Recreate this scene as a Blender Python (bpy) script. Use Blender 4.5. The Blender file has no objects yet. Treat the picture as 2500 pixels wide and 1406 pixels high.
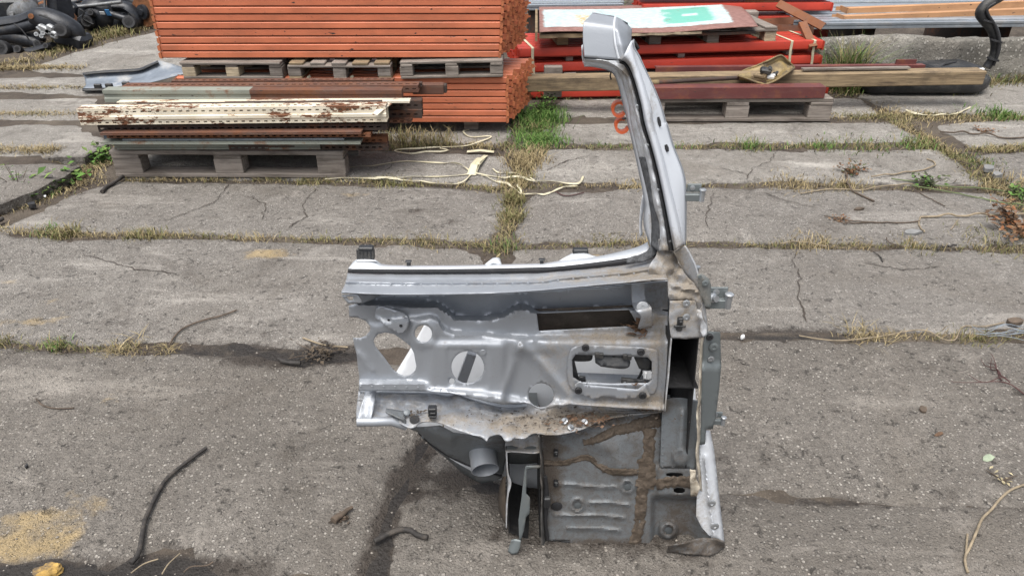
import bpy, bmesh, math, random
import numpy as np
from mathutils import Vector, Matrix, noise as mnoise
from mathutils.geometry import delaunay_2d_cdt
random.seed(7); rng = np.random.default_rng(7)
scene = bpy.context.scene
COL = scene.collection
rad = math.radians

# ------------------------------------------------------------ camera, sky, sun, exposure
CAM_H, PITCH, FOC, CX, CY = 1.40, rad(30.5), 1750.0, 1250.0, 703.0
cam_d = bpy.data.cameras.new('camera'); cam = bpy.data.objects.new('camera', cam_d); COL.objects.link(cam)
cam.location = (0, 0, CAM_H); cam.rotation_euler = (rad(90) - PITCH, 0, 0)
cam_d.sensor_width = 36; cam_d.lens = 36 * FOC / 2500; cam_d.clip_start = 0.05; cam_d.clip_end = 400
scene.camera = cam
world = bpy.data.worlds.new('World'); scene.world = world; world.use_nodes = True
SUN_EL, SUN_ROT = rad(70), rad(-155)
_n = world.node_tree.nodes; _l = world.node_tree.links
_sky = _n.new('ShaderNodeTexSky'); _sky.sky_type = 'NISHITA'; _sky.sun_disc = False
_sky.sun_elevation = SUN_EL; _sky.sun_rotation = SUN_ROT; _sky.air_density = 1.0; _sky.dust_density = 4.0; _sky.ozone_density = 1.0
_hs = _n.new('ShaderNodeHueSaturation'); _hs.inputs['Saturation'].default_value = 0.38     # overcast: the blue washed out by cloud
_l.new(_sky.outputs[0], _hs.inputs['Color']); _l.new(_hs.outputs[0], _n['Background'].inputs['Color'])
_n['Background'].inputs['Strength'].default_value = 0.07
sun_d = bpy.data.lights.new('sun', 'SUN'); sun = bpy.data.objects.new('sun', sun_d); COL.objects.link(sun)
sun_d.energy = 1.5; sun_d.angle = rad(50); sun_d.color = (1.0, 0.965, 0.91)
# veiled sun high behind the camera, a little to the left
sun.rotation_euler = (rad(90) - SUN_EL, 0, rad(-25)); sun.location = (-1, -3, 8)
vs = scene.view_settings; vs.view_transform = 'Standard'; vs.look = 'None'; vs.gamma = 1; vs.use_curve_mapping = False; vs.exposure = 1.5

# ------------------------------------------------------------ picture ray -> place
_ct, _st = math.cos(PITCH), math.sin(PITCH)
def ray(px, py):
    a, b = (px - CX) / FOC, (py - CY) / FOC
    return a, _ct - b * _st, -_st - b * _ct
def P(px, py, z=0.0):
    d = ray(px, py); t = (z - CAM_H) / d[2]
    return Vector((d[0] * t, d[1] * t, z))
def Q(px, py, Y):
    d = ray(px, py); t = Y / d[1]
    return Vector((d[0] * t, Y, CAM_H + d[2] * t))
def zoom(x0, y0, s):
    def f(*pts):
        r = [(x0 + a / s, y0 + b / s) for a, b in pts]
        return r
    return f
ZA = zoom(0, 0, 3.125); ZB = zoom(750, 0, 2.8114); ZC = zoom(1250, 0, 3.8415); ZD = zoom(1850, 0, 3.8415)
ZE = zoom(820, 580, 2.812); ZF = zoom(1280, 580, 2.8115); ZG = zoom(980, 980, 3.516); ZH = zoom(1300, 980, 3.516)
ZI = zoom(1380, 0, 4.0167); ZJ = zoom(1450, 300, 3.3486); ZK = zoom(0, 0, 5.857); ZL = zoom(0, 350, 3.4286)
ZM = zoom(0, 760, 2.1767); ZN = zoom(1750, 280, 3.056); ZO = zoom(1750, 760, 2.176); ZQ = zoom(750, 280, 3.3333)

# ------------------------------------------------------------ tags
def tag(o, label=None, cat=None, group=None, kind=None):
    if label: o['label'] = label
    if cat: o['category'] = cat
    if group: o['group'] = group
    if kind: o['kind'] = kind
    return o
def thing(name, label, cat, loc=(0, 0, 0), rot=(0, 0, 0), group=None):
    o = bpy.data.objects.new(name, None); COL.objects.link(o); o.empty_display_size = .05
    o.location = loc; o.rotation_euler = rot
    return tag(o, label, cat, group)
KIDS = {}
def adopt(o, parent):
    if parent is not None:
        o.parent = parent; KIDS.setdefault(parent.name, []).append(o)
def dup(root, loc=None, rot=None, label=None, group=None, parent=None):
    r = root.copy(); COL.objects.link(r)
    if loc is not None: r.location = loc
    if rot is not None: r.rotation_euler = rot
    if label: r['label'] = label
    if group: r['group'] = group
    if parent is not None: adopt(r, parent)
    for ch in KIDS.get(root.name, []): dup(ch, parent=r)
    return r

# ------------------------------------------------------------ mesh builder
class MB:
    def __init__(s): s.v = []; s.f = []; s.a = {}
    def add(s, vs, fs):
        k = len(s.v); s.v += [tuple(v) for v in vs]; s.f += [tuple(k + i for i in f) for f in fs]; return s
    def box(s, c, d, R=None, bev=0.0):
        x, y, z = d[0] / 2, d[1] / 2, d[2] / 2
        if bev <= 0:
            vs = [Vector((i * x, j * y, k * z)) for i in (-1, 1) for j in (-1, 1) for k in (-1, 1)]
            fs = [(0, 1, 3, 2), (4, 6, 7, 5), (0, 4, 5, 1), (2, 3, 7, 6), (0, 2, 6, 4), (1, 5, 7, 3)]
        else:
            bm = bmesh.new(); bmesh.ops.create_cube(bm, size=1)
            for v in bm.verts: v.co = Vector((v.co.x * d[0], v.co.y * d[1], v.co.z * d[2]))
            bmesh.ops.bevel(bm, geom=list(bm.edges), offset=bev, segments=1, affect='EDGES')
            bm.verts.index_update(); vs = [v.co.copy() for v in bm.verts]; fs = [[v.index for v in f.verts] for f in bm.faces]; bm.free()
        c = Vector(c)
        return s.add([(R @ v if R else v) + c for v in vs], fs)
    def tube(s, pts, r, n=8, cap=True, flat=1.0):
        pts = [Vector(p) for p in pts]; m = len(pts)
        rs = r if isinstance(r, (list, tuple)) else [r] * m
        vs = []; up = None
        for i, p in enumerate(pts):
            t = (pts[min(i + 1, m - 1)] - pts[max(i - 1, 0)]).normalized()
            if up is None: up = Vector((0, 0, 1)) if abs(t.z) < .9 else Vector((0, 1, 0))
            a = t.cross(up)
            if a.length < 1e-4: a = t.cross(Vector((1, 0, 0)))
            a.normalize(); b = a.cross(t).normalized(); up = b
            for k in range(n):
                q = 2 * math.pi * k / n
                vs.append(p + a * (math.cos(q) * rs[i]) + b * (math.sin(q) * rs[i] * flat))
        fs = [(i * n + k, i * n + (k + 1) % n, (i + 1) * n + (k + 1) % n, (i + 1) * n + k) for i in range(m - 1) for k in range(n)]
        if cap: fs += [tuple(range(n))[::-1], tuple((m - 1) * n + k for k in range(n))]
        return s.add(vs, fs)
    def lathe(s, prof, c, axis=(0, 0, 1), n=20):
        """prof: (radius, height) list along axis"""
        ax = Vector(axis).normalized(); a = ax.orthogonal().normalized(); b = ax.cross(a); c = Vector(c); vs = []
        for r, h in prof:
            for k in range(n):
                q = 2 * math.pi * k / n; vs.append(c + ax * h + (a * math.cos(q) + b * math.sin(q)) * r)
        m = len(prof)
        fs = [(i * n + k, i * n + (k + 1) % n, (i + 1) * n + (k + 1) % n, (i + 1) * n + k) for i in range(m - 1) for k in range(n)]
        if prof[0][0] > 1e-5: fs.append(tuple(range(n))[::-1])
        if prof[-1][0] > 1e-5: fs.append(tuple((m - 1) * n + k for k in range(n)))
        return s.add(vs, fs)
    def prism(s, poly, vec):
        """poly of 3d points, extruded along vec"""
        n = len(poly); vec = Vector(vec); poly = [Vector(p) for p in poly]
        vs = poly + [p + vec for p in poly]
        fs = [tuple(range(n))[::-1], tuple(range(n, 2 * n))] + [(i, (i + 1) % n, n + (i + 1) % n, n + i) for i in range(n)]
        return s.add(vs, fs)
    def grid(s, rows, closed=False):
        m, n = len(rows), len(rows[0]); vs = [p for r in rows for p in r]
        fs = [(i * n + k, i * n + (k + 1) % n, (i + 1) * n + (k + 1) % n, (i + 1) * n + k) for i in range(m - 1) for k in range(n if closed else n - 1)]
        return s.add(vs, fs)
    def mesh(s, name):
        me = bpy.data.meshes.new(name); me.from_pydata(s.v, [], s.f)
        return me
    def build(s, name, m, parent=None, smooth=None, solid=0.0, org=None, wn=False, recalc=True, bev=0.0):
        o0 = Vector(org) if org is not None else (parent_org(parent) if parent is not None else Vector((0, 0, 0)))
        if o0.length > 0: s.v = [tuple(Vector(v) - o0) for v in s.v]
        me = s.mesh(name)
        for k, vals in s.a.items():
            at = me.attributes.new(k, 'FLOAT', 'POINT'); at.data.foreach_set('value', np.asarray(vals, dtype=np.float32))
        if recalc:
            bm = bmesh.new(); bm.from_mesh(me); bmesh.ops.recalc_face_normals(bm, faces=bm.faces[:]); bm.to_mesh(me); bm.free()
        me.materials.append(m)
        if smooth is not None:
            me.polygons.foreach_set('use_smooth', [True] * len(me.polygons))
            if smooth < 179: me.set_sharp_from_angle(angle=rad(smooth))
        o = bpy.data.objects.new(name, me); COL.objects.link(o)
        if org is not None and parent is None: o.location = o0
        adopt(o, parent)
        if bev:
            b = o.modifiers.new('bevel', 'BEVEL'); b.width = bev; b.segments = 2; b.limit_method = 'ANGLE'; b.angle_limit = rad(40)
        if solid:
            md = o.modifiers.new('thickness', 'SOLIDIFY'); md.thickness = solid; md.offset = -1
        return o
ORG = {}
def parent_org(p):
    """world place of a thing whose parts are modelled in world space (0 for things modelled locally)"""
    while p is not None:
        if p.name in ORG: return ORG[p.name]
        p = p.parent
    return Vector((0, 0, 0))
def wthing(name, label, cat, loc, group=None):
    o = thing(name, label, cat, loc, group=group); ORG[o.name] = Vector(loc); return o

def resample(pts, n, smooth=True):
    p = np.array([tuple(q) for q in pts], float)
    if smooth and len(p) > 2:
        out = []
        for i in range(len(p) - 1):
            p0 = p[max(i - 1, 0)]; p1 = p[i]; p2 = p[i + 1]; p3 = p[min(i + 2, len(p) - 1)]
            for t in np.linspace(0, 1, 8, endpoint=False):
                out.append(.5 * (2 * p1 + (p2 - p0) * t + (2 * p0 - 5 * p1 + 4 * p2 - p3) * t * t + (3 * p1 - p0 - 3 * p2 + p3) * t ** 3))
        p = np.array(out + [p[-1]])
    d = np.r_[0, np.cumsum(np.linalg.norm(np.diff(p, axis=0), axis=1))]
    s = np.linspace(0, d[-1], n)
    return np.stack([np.interp(s, d, p[:, k]) for k in range(p.shape[1])], 1)
def in_poly(x, y, poly):
    poly = np.asarray(poly, float); ins = np.zeros(np.shape(x), bool); j = len(poly) - 1
    for i in range(len(poly)):
        xi, yi = poly[i]; xj, yj = poly[j]
        c = ((yi > y) != (yj > y)) & (x < (xj - xi) * (y - yi) / (yj - yi + 1e-12) + xi)
        ins ^= c; j = i
    return ins
def densify(poly, step, closed=True):
    out = []; n = len(poly)
    for i in range(n if closed else n - 1):
        a = np.array(poly[i], float); b = np.array(poly[(i + 1) % n], float); k = max(1, int(np.linalg.norm(b - a) / step))
        out += [tuple(a + (b - a) * t / k) for t in range(k)]
    return out
def roundpoly(poly, it=2):
    for _ in range(it):
        q = []
        for i in range(len(poly)):
            a = np.array(poly[i]); b = np.array(poly[(i + 1) % len(poly)])
            q += [tuple(a * .75 + b * .25), tuple(a * .25 + b * .75)]
        poly = q
    return poly
def circ(cx, cy, rx, ry=None, n=20):
    ry = ry or rx
    return [(cx + rx * math.cos(2 * math.pi * k / n), cy + ry * math.sin(2 * math.pi * k / n)) for k in range(n)]
def cdt(outline, holes, step, jit=.18):
    """triangulated region with inner points, 2d"""
    loops = [densify(outline, step)] + [densify(h, step) for h in holes]
    pts, edges = [], []
    for lp in loops:
        k = len(pts); pts += lp; edges += [(k + i, k + (i + 1) % len(lp)) for i in range(len(lp))]
    o = np.array(loops[0]); x0, y0 = o.min(0); x1, y1 = o.max(0)
    gx, gy = np.meshgrid(np.arange(x0 + step / 2, x1, step), np.arange(y0 + step / 2, y1, step))
    gx[1::2] += step * .5
    gx = gx.ravel() + rng.uniform(-jit, jit, gx.size) * step; gy = gy.ravel() + rng.uniform(-jit, jit, gy.size) * step
    ok = in_poly(gx, gy, loops[0])
    for h in loops[1:]: ok &= ~in_poly(gx, gy, h)
    allb = np.array(pts)
    gx, gy = gx[ok], gy[ok]
    if len(gx):
        keep = np.ones(len(gx), bool)
        for c in range(0, len(gx), 2000):
            d = ((gx[c:c + 2000, None] - allb[None, :, 0]) ** 2 + (gy[c:c + 2000, None] - allb[None, :, 1]) ** 2).min(1)
            keep[c:c + 2000] = d > (step * .45) ** 2
        gx, gy = gx[keep], gy[keep]
    pts = pts + list(zip(gx.tolist(), gy.tolist()))
    r = delaunay_2d_cdt([Vector(p) for p in pts], edges, [], 0, 1e-7)
    V = np.array([tuple(v) for v in r[0]]); T = np.array([f for f in r[2] if len(f) == 3])
    c = V[T].mean(1); ok = in_poly(c[:, 0], c[:, 1], loops[0])
    for h in loops[1:]: ok &= ~in_poly(c[:, 0], c[:, 1], h)
    return V, T[ok]
# ------------------------------------------------------------ materials (all procedural)
class NT:
    def __init__(s, name):
        s.m = bpy.data.materials.new(name); s.m.use_nodes = True; s.t = s.m.node_tree; s.n = s.t.nodes; s.b = s.n['Principled BSDF']
        tc = s.n.new('ShaderNodeTexCoord'); oi = s.n.new('ShaderNodeObjectInfo')
        mu = s.n.new('ShaderNodeMath'); mu.operation = 'MULTIPLY'; mu.inputs[1].default_value = 37.0; s.l(oi.outputs['Random'], mu.inputs[0])
        va = s.n.new('ShaderNodeVectorMath'); va.operation = 'ADD'; s.l(tc.outputs['Object'], va.inputs[0]); s.l(mu.outputs[0], va.inputs[1])
        s.co = va.outputs[0]; s.raw = tc.outputs['Object']; s.rnd = oi.outputs['Random']
    def l(s, a, b): s.t.links.new(a, b)
    def val(s, inp, v):
        if hasattr(v, 'is_linked') or isinstance(v, bpy.types.NodeSocket): s.l(v, inp)
        else: inp.default_value = v
    def scale(s, sc):
        if not isinstance(sc, (tuple, list)): return s.co, sc
        m = s.n.new('ShaderNodeVectorMath'); m.operation = 'MULTIPLY'; m.inputs[1].default_value = sc; s.l(s.co, m.inputs[0]); return m.outputs[0], 1.0
    def noise(s, sc, det=4, rough=.6, dist=0.0):
        v, k = s.scale(sc); t = s.n.new('ShaderNodeTexNoise'); t.inputs['Scale'].default_value = k; t.inputs['Detail'].default_value = det
        t.inputs['Roughness'].default_value = rough; t.inputs['Distortion'].default_value = dist; s.l(v, t.inputs['Vector']); return t.outputs['Fac']
    def voro(s, sc, feat='F1', out='Distance', rnd=1.0):
        v, k = s.scale(sc); t = s.n.new('ShaderNodeTexVoronoi'); t.feature = feat; t.inputs['Scale'].default_value = k; t.inputs['Randomness'].default_value = rnd
        s.l(v, t.inputs['Vector']); return t.outputs[out]
    def ramp(s, f, a, b, lo=0.0, hi=1.0):
        r = s.n.new('ShaderNodeMapRange'); r.inputs[1].default_value = a; r.inputs[2].default_value = b; r.inputs[3].default_value = lo; r.inputs[4].default_value = hi
        s.l(f, r.inputs[0]); return r.outputs[0]
    def math(s, op, a, b=0.0):
        m = s.n.new('ShaderNodeMath'); m.operation = op; s.val(m.inputs[0], a); s.val(m.inputs[1], b); return m.outputs[0]
    def mix(s, f, a, b):
        m = s.n.new('ShaderNodeMix'); m.data_type = 'RGBA'
        s.val(m.inputs['Factor'], f)
        for i, c in ((6, a), (7, b)):
            if isinstance(c, tuple): m.inputs[i].default_value = (*c[:3], 1)
            else: s.l(c, m.inputs[i])
        return m.outputs[2]
    def attr(s, name, out='Fac'):
        a = s.n.new('ShaderNodeAttribute'); a.attribute_name = name; return a.outputs[out]
    def bump(s, h, st, dist=.01, prev=None):
        b = s.n.new('ShaderNodeBump'); b.inputs['Strength'].default_value = st; b.inputs['Distance'].default_value = dist; s.l(h, b.inputs['Height'])
        if prev is not None: s.l(prev, b.inputs['Normal'])
        return b.outputs[0]
    def done(s, col, rough=.7, metal=0.0, normal=None, spec=None):
        i = s.b.inputs
        if isinstance(col, tuple): i['Base Color'].default_value = (*col, 1)
        else: s.l(col, i['Base Color'])
        s.val(i['Roughness'], rough); s.val(i['Metallic'], metal)
        if normal is not None: s.l(normal, i['Normal'])
        if spec is not None: i['Specular IOR Level'].default_value = spec
        return s.m

def m_simple(name, col, rough=.6, metal=0.0, var=.25, sc=30, bump=0.15, bs=120, dirt=None, dsc=9, dlo=.52, dhi=.68, spec=None, rv=0.0):
    t = NT(name); c = t.mix(t.ramp(t.noise(sc), .3, .7), tuple(k * (1 - var) for k in col), tuple(min(1, k * (1 + var)) for k in col))
    if rv:   # piece to piece variation
        c = t.mix(t.ramp(t.rnd, 0, 1, 0, rv), c, tuple(k * .45 for k in col))
    r = rough
    if dirt:
        f = t.ramp(t.noise(dsc, 6, .7), dlo, dhi); c = t.mix(f, c, dirt); r = t.ramp(f, 0, 1, rough, .9)
    nb = t.bump(t.noise(bs, 3), bump, .004) if bump else None
    return t.done(c, r, metal, nb, spec)

def m_concrete(name, lo, hi, aggr, pale, ps=(58, 125)):
    """slab concrete: fine grain, exposed pebbles, dark wet dirt ('wet') and yellow spill ('stain') kept per vertex"""
    t = NT(name)

    big = t.ramp(t.noise(1.1, 7, .68, .5), .34, .66); mid = t.ramp(t.noise(9, 6, .7), .3, .72); fine = t.noise(160, 3, .7)
    c = t.mix(big, lo, hi); c = t.mix(t.math('MULTIPLY', mid, .55), c, tuple(k * .62 for k in lo))
    c = t.mix(t.ramp(fine, .34, .66, 0.0, .62), c, tuple(k * .42 for k in lo)); c = t.mix(t.ramp(t.noise(52, 6, .8), .42, .62, 0.0, .62), c, tuple(k * .5 for k in lo)); c = t.mix(t.ramp(t.noise(44, 6, .8), .56, .70, 0.0, .5), c, tuple(min(1, k * 1.25) for k in hi))
    dd = t.voro(ps[0], 'F1', 'Distance'); cc = t.voro(ps[0], 'F1', 'Color')
    sep = t.n.new('ShaderNodeSeparateColor'); t.l(cc, sep.inputs[0])
    size = t.ramp(sep.outputs[0], .55, 1.0, 0.0, .36)
    peb = t.ramp(t.math('SUBTRACT', size, dd), -.02, .06); patch = t.ramp(t.noise(3.2, 4, .6), .35, .6)
    pebf = t.math('MULTIPLY', t.math('MULTIPLY', peb, patch), aggr)
    pc = t.mix(sep.outputs[1], tuple(k * .85 for k in hi), pale); c = t.mix(pebf, c, pc)
    d2 = t.voro(ps[1], 'F1', 'Distance'); c2 = t.voro(ps[1], 'F1', 'Color'); s2 = t.n.new('ShaderNodeSeparateColor'); t.l(c2, s2.inputs[0])
    p2 = t.math('MULTIPLY', t.ramp(t.math('SUBTRACT', t.ramp(s2.outputs[0], .25, 1, 0, .55), d2), -.03, .08), min(1, aggr * 1.25))
    c = t.mix(p2, c, t.mix(s2.outputs[1], tuple(k * .62 for k in lo), tuple(min(1, k * 1.12) for k in pale)))
    ns = t.noise((14, 42, 20), 6, .75); c = t.mix(t.ramp(ns, .52, .74, 0, .30), c, tuple(k * .45 for k in lo)); c = t.mix(t.ramp(t.noise(5.5, 6, .7), .56, .72, 0, .55), c, tuple(min(1, k * 1.18) for k in hi))
    pit = t.ramp(t.noise(34, 5, .75, .4), .60, .68); c = t.mix(t.math('MULTIPLY', pit, .5), c, tuple(k * .3 for k in lo))
    blotch = t.ramp(t.noise(3.7, 7, .72, .6), .54, .70); c = t.mix(t.math('MULTIPLY', blotch, .66), c, (.085, .072, .060))
    c = t.mix(t.ramp(t.rnd, 0, 1, 0, .30), c, tuple(k * .62 for k in lo)); c = t.mix(t.ramp(t.noise(.9, 5, .65, .8), .50, .66, 0, .42), c, (.175, .153, .128)); c = t.mix(t.ramp(t.noise((1.4, 5, 3), 6, .7, .5), .56, .70, 0, .5), c, tuple(min(1, k * 1.25) for k in hi))
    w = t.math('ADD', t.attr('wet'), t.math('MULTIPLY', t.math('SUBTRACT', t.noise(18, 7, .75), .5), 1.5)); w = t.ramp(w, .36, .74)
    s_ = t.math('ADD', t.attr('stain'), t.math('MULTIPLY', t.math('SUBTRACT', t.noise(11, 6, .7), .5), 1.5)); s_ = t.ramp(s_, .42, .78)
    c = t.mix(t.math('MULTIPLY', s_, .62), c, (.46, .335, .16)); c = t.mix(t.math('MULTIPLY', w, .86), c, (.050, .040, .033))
    h = t.math('ADD', t.math('MULTIPLY', peb, .9 * aggr), t.math('ADD', t.math('MULTIPLY', fine, 1.1), t.math('MULTIPLY', p2, .6))); h = t.math('SUBTRACT', h, t.math('MULTIPLY', pit, .9))
    h = t.math('ADD', h, t.math('MULTIPLY', t.noise(40, 4, .6), .9))
    return t.done(c, t.ramp(w, 0, 1, .86, .55), 0, t.bump(h, 1.0, .010), .3)

def m_soil(name):
    t = NT(name); t.co = t.raw
    f = t.noise(14, 7, .75); c = t.mix(t.ramp(f, .3, .7), (.030, .024, .020), (.095, .076, .060)); c = t.mix(t.ramp(t.noise(2.2, 5), .45, .7), c, (.115, .096, .075))
    c = t.mix(t.ramp(t.voro(90), 0, .25, .5, 0), c, (.24, .21, .18))
    w = t.ramp(t.math('ADD', t.attr('wet'), t.math('MULTIPLY', t.math('SUBTRACT', t.noise(18, 6, .7), .5), 1.2)), .3, .7); c = t.mix(t.math('MULTIPLY', w, .85), c, (.016, .0145, .014))
    return t.done(c, t.ramp(w, 0, 1, .9, .5), 0, t.bump(t.math('ADD', f, t.noise(90, 4)), .8, .012), .3)

def m_wood(name, a, b, dark=(.05, .04, .032), ax=0, rv=.35):
    t = NT(name); sc = [28, 28, 28]; sc[ax] = 2.2; s2 = [90, 90, 90]; s2[ax] = 5
    g = t.noise(tuple(sc), 6, .65, 1.2); g2 = t.noise(tuple(s2), 4, .6)
    c = t.mix(t.ramp(g, .32, .68), a, b); c = t.mix(t.ramp(g2, .52, .70, 0, .6), c, dark)
    c = t.mix(t.ramp(t.rnd, 0, 1, 0, rv), c, dark); c = t.mix(t.ramp(t.noise((4, 9, 9), 6, .75), .48, .70, 0, .72), c, dark)
    return t.done(c, .85, 0, t.bump(t.math('ADD', g, g2), .5, .004), .25)

def m_paint(name, col, rust=(.12, .042, .018), lo=.60, hi=.68, rough=.45, dirt=(.20, .10, .06), fade=.25, metal=0.0, rsc=7, rv=.25):
    """painted steel that is worn: dust, chips and rust with shapes of their own"""
    t = NT(name); c = t.mix(t.ramp(t.noise(3.5, 5), .3, .7), tuple(k * (1 - fade) for k in col), tuple(min(.9, k * (1 + fade * .6)) for k in col))
    c = t.mix(t.ramp(t.rnd, 0, 1, 0, rv), c, tuple(k * .6 for k in col))
    c = t.mix(t.ramp(t.noise((5, 30, 30), 6, .7), .5, .75, 0, .45), c, dirt)
    r = t.ramp(t.noise(rsc, 8, .78), lo, hi); c = t.mix(r, c, t.mix(t.noise(60), rust, tuple(k * 2.2 for k in rust)))
    ch = t.ramp(t.noise((22, 60, 60), 3, .5), .69, .71); c = t.mix(ch, c, (.05, .035, .03))
    return t.done(c, t.ramp(r, 0, 1, rough, .88), metal, t.bump(t.math('ADD', t.noise(150, 2), r), .25, .002), .4)

def m_silver(name, col=(.52, .545, .58), dirtcol=(.205, .17, .128), rough=.33, metal=.72, spot=.0):
    """silver metallic paint on pressed steel; 'dirt' kept per vertex says where dust and mud sit"""
    t = NT(name); c = t.mix(t.ramp(t.noise(6, 5), .3, .7), tuple(k * .93 for k in col), tuple(min(1, k * 1.05) for k in col))
    c = t.mix(t.ramp(t.noise(48, 6, .75), .62, .72, 0, .30), c, tuple(k * .5 for k in col))
    n1 = t.noise(42, 8, .78, .5); n2 = t.noise(230, 4, .7)
    a = t.attr('dirt'); d = t.math('ADD', t.math('MULTIPLY', a, 1.0), t.math('MULTIPLY', t.math('SUBTRACT', n1, .5), 1.7)); d = t.ramp(d, .28, .85)
    sp = t.math('ADD', t.math('MULTIPLY', a, .35), t.math('MULTIPLY', t.math('SUBTRACT', n2, .5), 1.6)); sp = t.ramp(sp, .45 - spot, .60 - spot)
    c = t.mix(t.math('MULTIPLY', d, .9), c, t.mix(t.ramp(n2, .35, .65), tuple(k * .72 for k in dirtcol), tuple(min(1, k * 1.25) for k in dirtcol)))
    c = t.mix(t.math('MULTIPLY', sp, .9), c, (.045, .034, .028))
    dd = t.math('MAXIMUM', d, sp)
    nb = t.bump(t.math('ADD', t.math('MULTIPLY', d, .8), t.math('MULTIPLY', n2, .35)), .22, .003)
    return t.done(c, t.ramp(dd, 0, 1, rough, .85), t.ramp(dd, 0, 1, metal, 0), nb, .45)

def m_board():
    """peeling painted plywood: brown edge, pale turquoise field, green patch; uses the board's own u, v"""
    t = NT('peeling_board'); t.co = t.raw
    u, v = t.attr('u'), t.attr('v'); n = t.noise(16, 7, .75); nj = t.math('MULTIPLY', t.math('SUBTRACT', n, .5), .055)
    def band(x, a, b, w=.012):
        return t.math('MULTIPLY', t.ramp(t.math('ADD', x, nj), a, a + w), t.ramp(t.math('ADD', x, nj), b, b + w, 1, 0))
    br = t.mix(t.ramp(t.noise(30, 5), .3, .7), (.17, .085, .07), (.27, .15, .13))
    f = t.math('MULTIPLY', band(u, .015, .89), band(v, .11, .86))
    pale = t.mix(t.ramp(t.noise(22, 6, .7), .35, .65), (.32, .47, .49), (.50, .56, .545))
    vein = t.ramp(t.voro(20, 'DISTANCE_TO_EDGE'), .0, .03, 1, 0); pale = t.mix(t.math('MULTIPLY', vein, t.ramp(t.noise(5), .45, .6)), pale, (.30, .22, .16))
    n3 = t.noise(7, 6, .75)
    g = t.math('MULTIPLY', band(u, .56, .80, .03), band(v, .20, .75)); g = t.math('MULTIPLY', g, t.ramp(t.math('ADD', n3, t.math('MULTIPLY', t.math('SUBTRACT', u, .60), 3.0)), .40, .50))
    wslot = t.math('MULTIPLY', band(u, .665, .745), band(v, .40, .49)); g = t.math('MULTIPLY', g, t.ramp(wslot, 0, 1, 1, 0))
    fld = t.mix(t.math('MULTIPLY', g, .8), pale, (.07, .36, .27))
    o = t.math('MULTIPLY', band(u, .15, .26, .03), band(v, .15, .55, .05)); fld = t.mix(t.math('MULTIPLY', o, t.ramp(t.noise(40, 5, .7), .45, .6)), fld, (.55, .30, .06))
    peel = t.ramp(t.noise(13, 8, .8), .60, .64); c = t.mix(t.math('MULTIPLY', f, t.ramp(peel, 0, 1, 1, .0)), br, fld)
    return t.done(c, .6, 0, t.bump(t.math('ADD', f, n), .25, .003), .3)

M = {}
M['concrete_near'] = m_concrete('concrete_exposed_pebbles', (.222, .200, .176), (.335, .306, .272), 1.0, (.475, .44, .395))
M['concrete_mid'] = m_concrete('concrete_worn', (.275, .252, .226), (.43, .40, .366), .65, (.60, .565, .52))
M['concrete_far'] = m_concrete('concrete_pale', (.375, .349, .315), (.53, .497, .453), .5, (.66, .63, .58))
M['wall'] = m_concrete('rough_wall_concrete', (.25, .235, .205), (.42, .395, .35), 1.0, (.58, .55, .50), (26, 52))
M['soil'] = m_soil('soil')
M['orange'] = m_paint('orange_beam_paint', (.55, .168, .084), rv=.18, lo=.68, hi=.72, rough=.5)
M['orange_end'] = m_paint('orange_connector_paint', (.50, .165, .075), lo=.52, hi=.66, dirt=(.30, .16, .06))
M['red'] = m_paint('red_beam_paint', (.40, .038, .020), lo=.72, hi=.78, rough=.5, dirt=(.28, .03, .02), rust=(.09, .03, .02))
M['maroon'] = m_paint('maroon_steel_paint', (.13, .038, .036), lo=.50, hi=.70, rough=.6, dirt=(.16, .10, .085))
M['rust'] = m_paint('rusty_steel', (.115, .055, .038), lo=.46, hi=.62, rough=.75, rust=(.085, .034, .016), dirt=(.20, .17, .14))
M['rust_dark'] = m_paint('dark_rusty_steel', (.050, .034, .028), lo=.5, hi=.64, rough=.75, rust=(.07, .028, .014), dirt=(.09, .075, .06))
M['rust_orange'] = m_paint('orange_rust_steel', (.20, .085, .045), lo=.46, hi=.62, rough=.8, rust=(.12, .045, .018))
M['greygreen'] = m_paint('grey_green_steel', (.235, .25, .215), lo=.52, hi=.64, rough=.6, rust=(.10, .045, .022), dirt=(.15, .13, .10))
M['bluedark'] = m_paint('dark_blue_worn_steel', (.075, .095, .125), lo=.50, hi=.60, rough=.6, rust=(.075, .032, .018), dirt=(.06, .045, .038))
M['cream'] = m_paint('cream_rusting_paint', (.68, .62, .50), lo=.535, hi=.55, rough=.5, rust=(.085, .036, .018), dirt=(.55, .33, .13), rsc=(3.2, 9, 9), rv=0)
M['wood_grey'] = m_wood('grey_weathered_wood', (.17, .145, .125), (.34, .30, .265))
M['wood_brown'] = m_wood('brown_weathered_wood', (.17, .12, .075), (.40, .30, .18))
M['wood_pale'] = m_wood('pale_pallet_wood', (.42, .33, .22), (.62, .52, .37))
M['galv'] = m_simple('galvanised_steel', (.40, .44, .48), .40, .6, .2, 14, .1, 60, dirt=(.30, .30, .30), dsc=5, rv=.45)
M['orange_pale'] = m_paint('faded_orange_paint', (.46, .245, .12), lo=.62, hi=.7, rough=.55)
M['black_plastic'] = m_simple('black_plastic', (.018, .019, .021), .42, 0, .3, 40, .2, 200, dirt=(.085, .08, .072), dsc=12, dlo=.50, dhi=.75)
M['black_metal'] = m_simple('black_oily_metal', (.020, .022, .027), .38, .25, .4, 22, .4, 90, dirt=(.052, .046, .040), dsc=14, dlo=.55, dhi=.75)
M['rubber'] = m_simple('black_rubber', (.017, .017, .019), .62, 0, .3, 60, .3, 240, dirt=(.06, .055, .05), dsc=30, dlo=.58, dhi=.8)
M['grey_cast'] = m_simple('grey_cast_metal', (.20, .205, .21), .5, .5, .3, 30, .3, 120, dirt=(.10, .08, .06), dsc=14)
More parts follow.
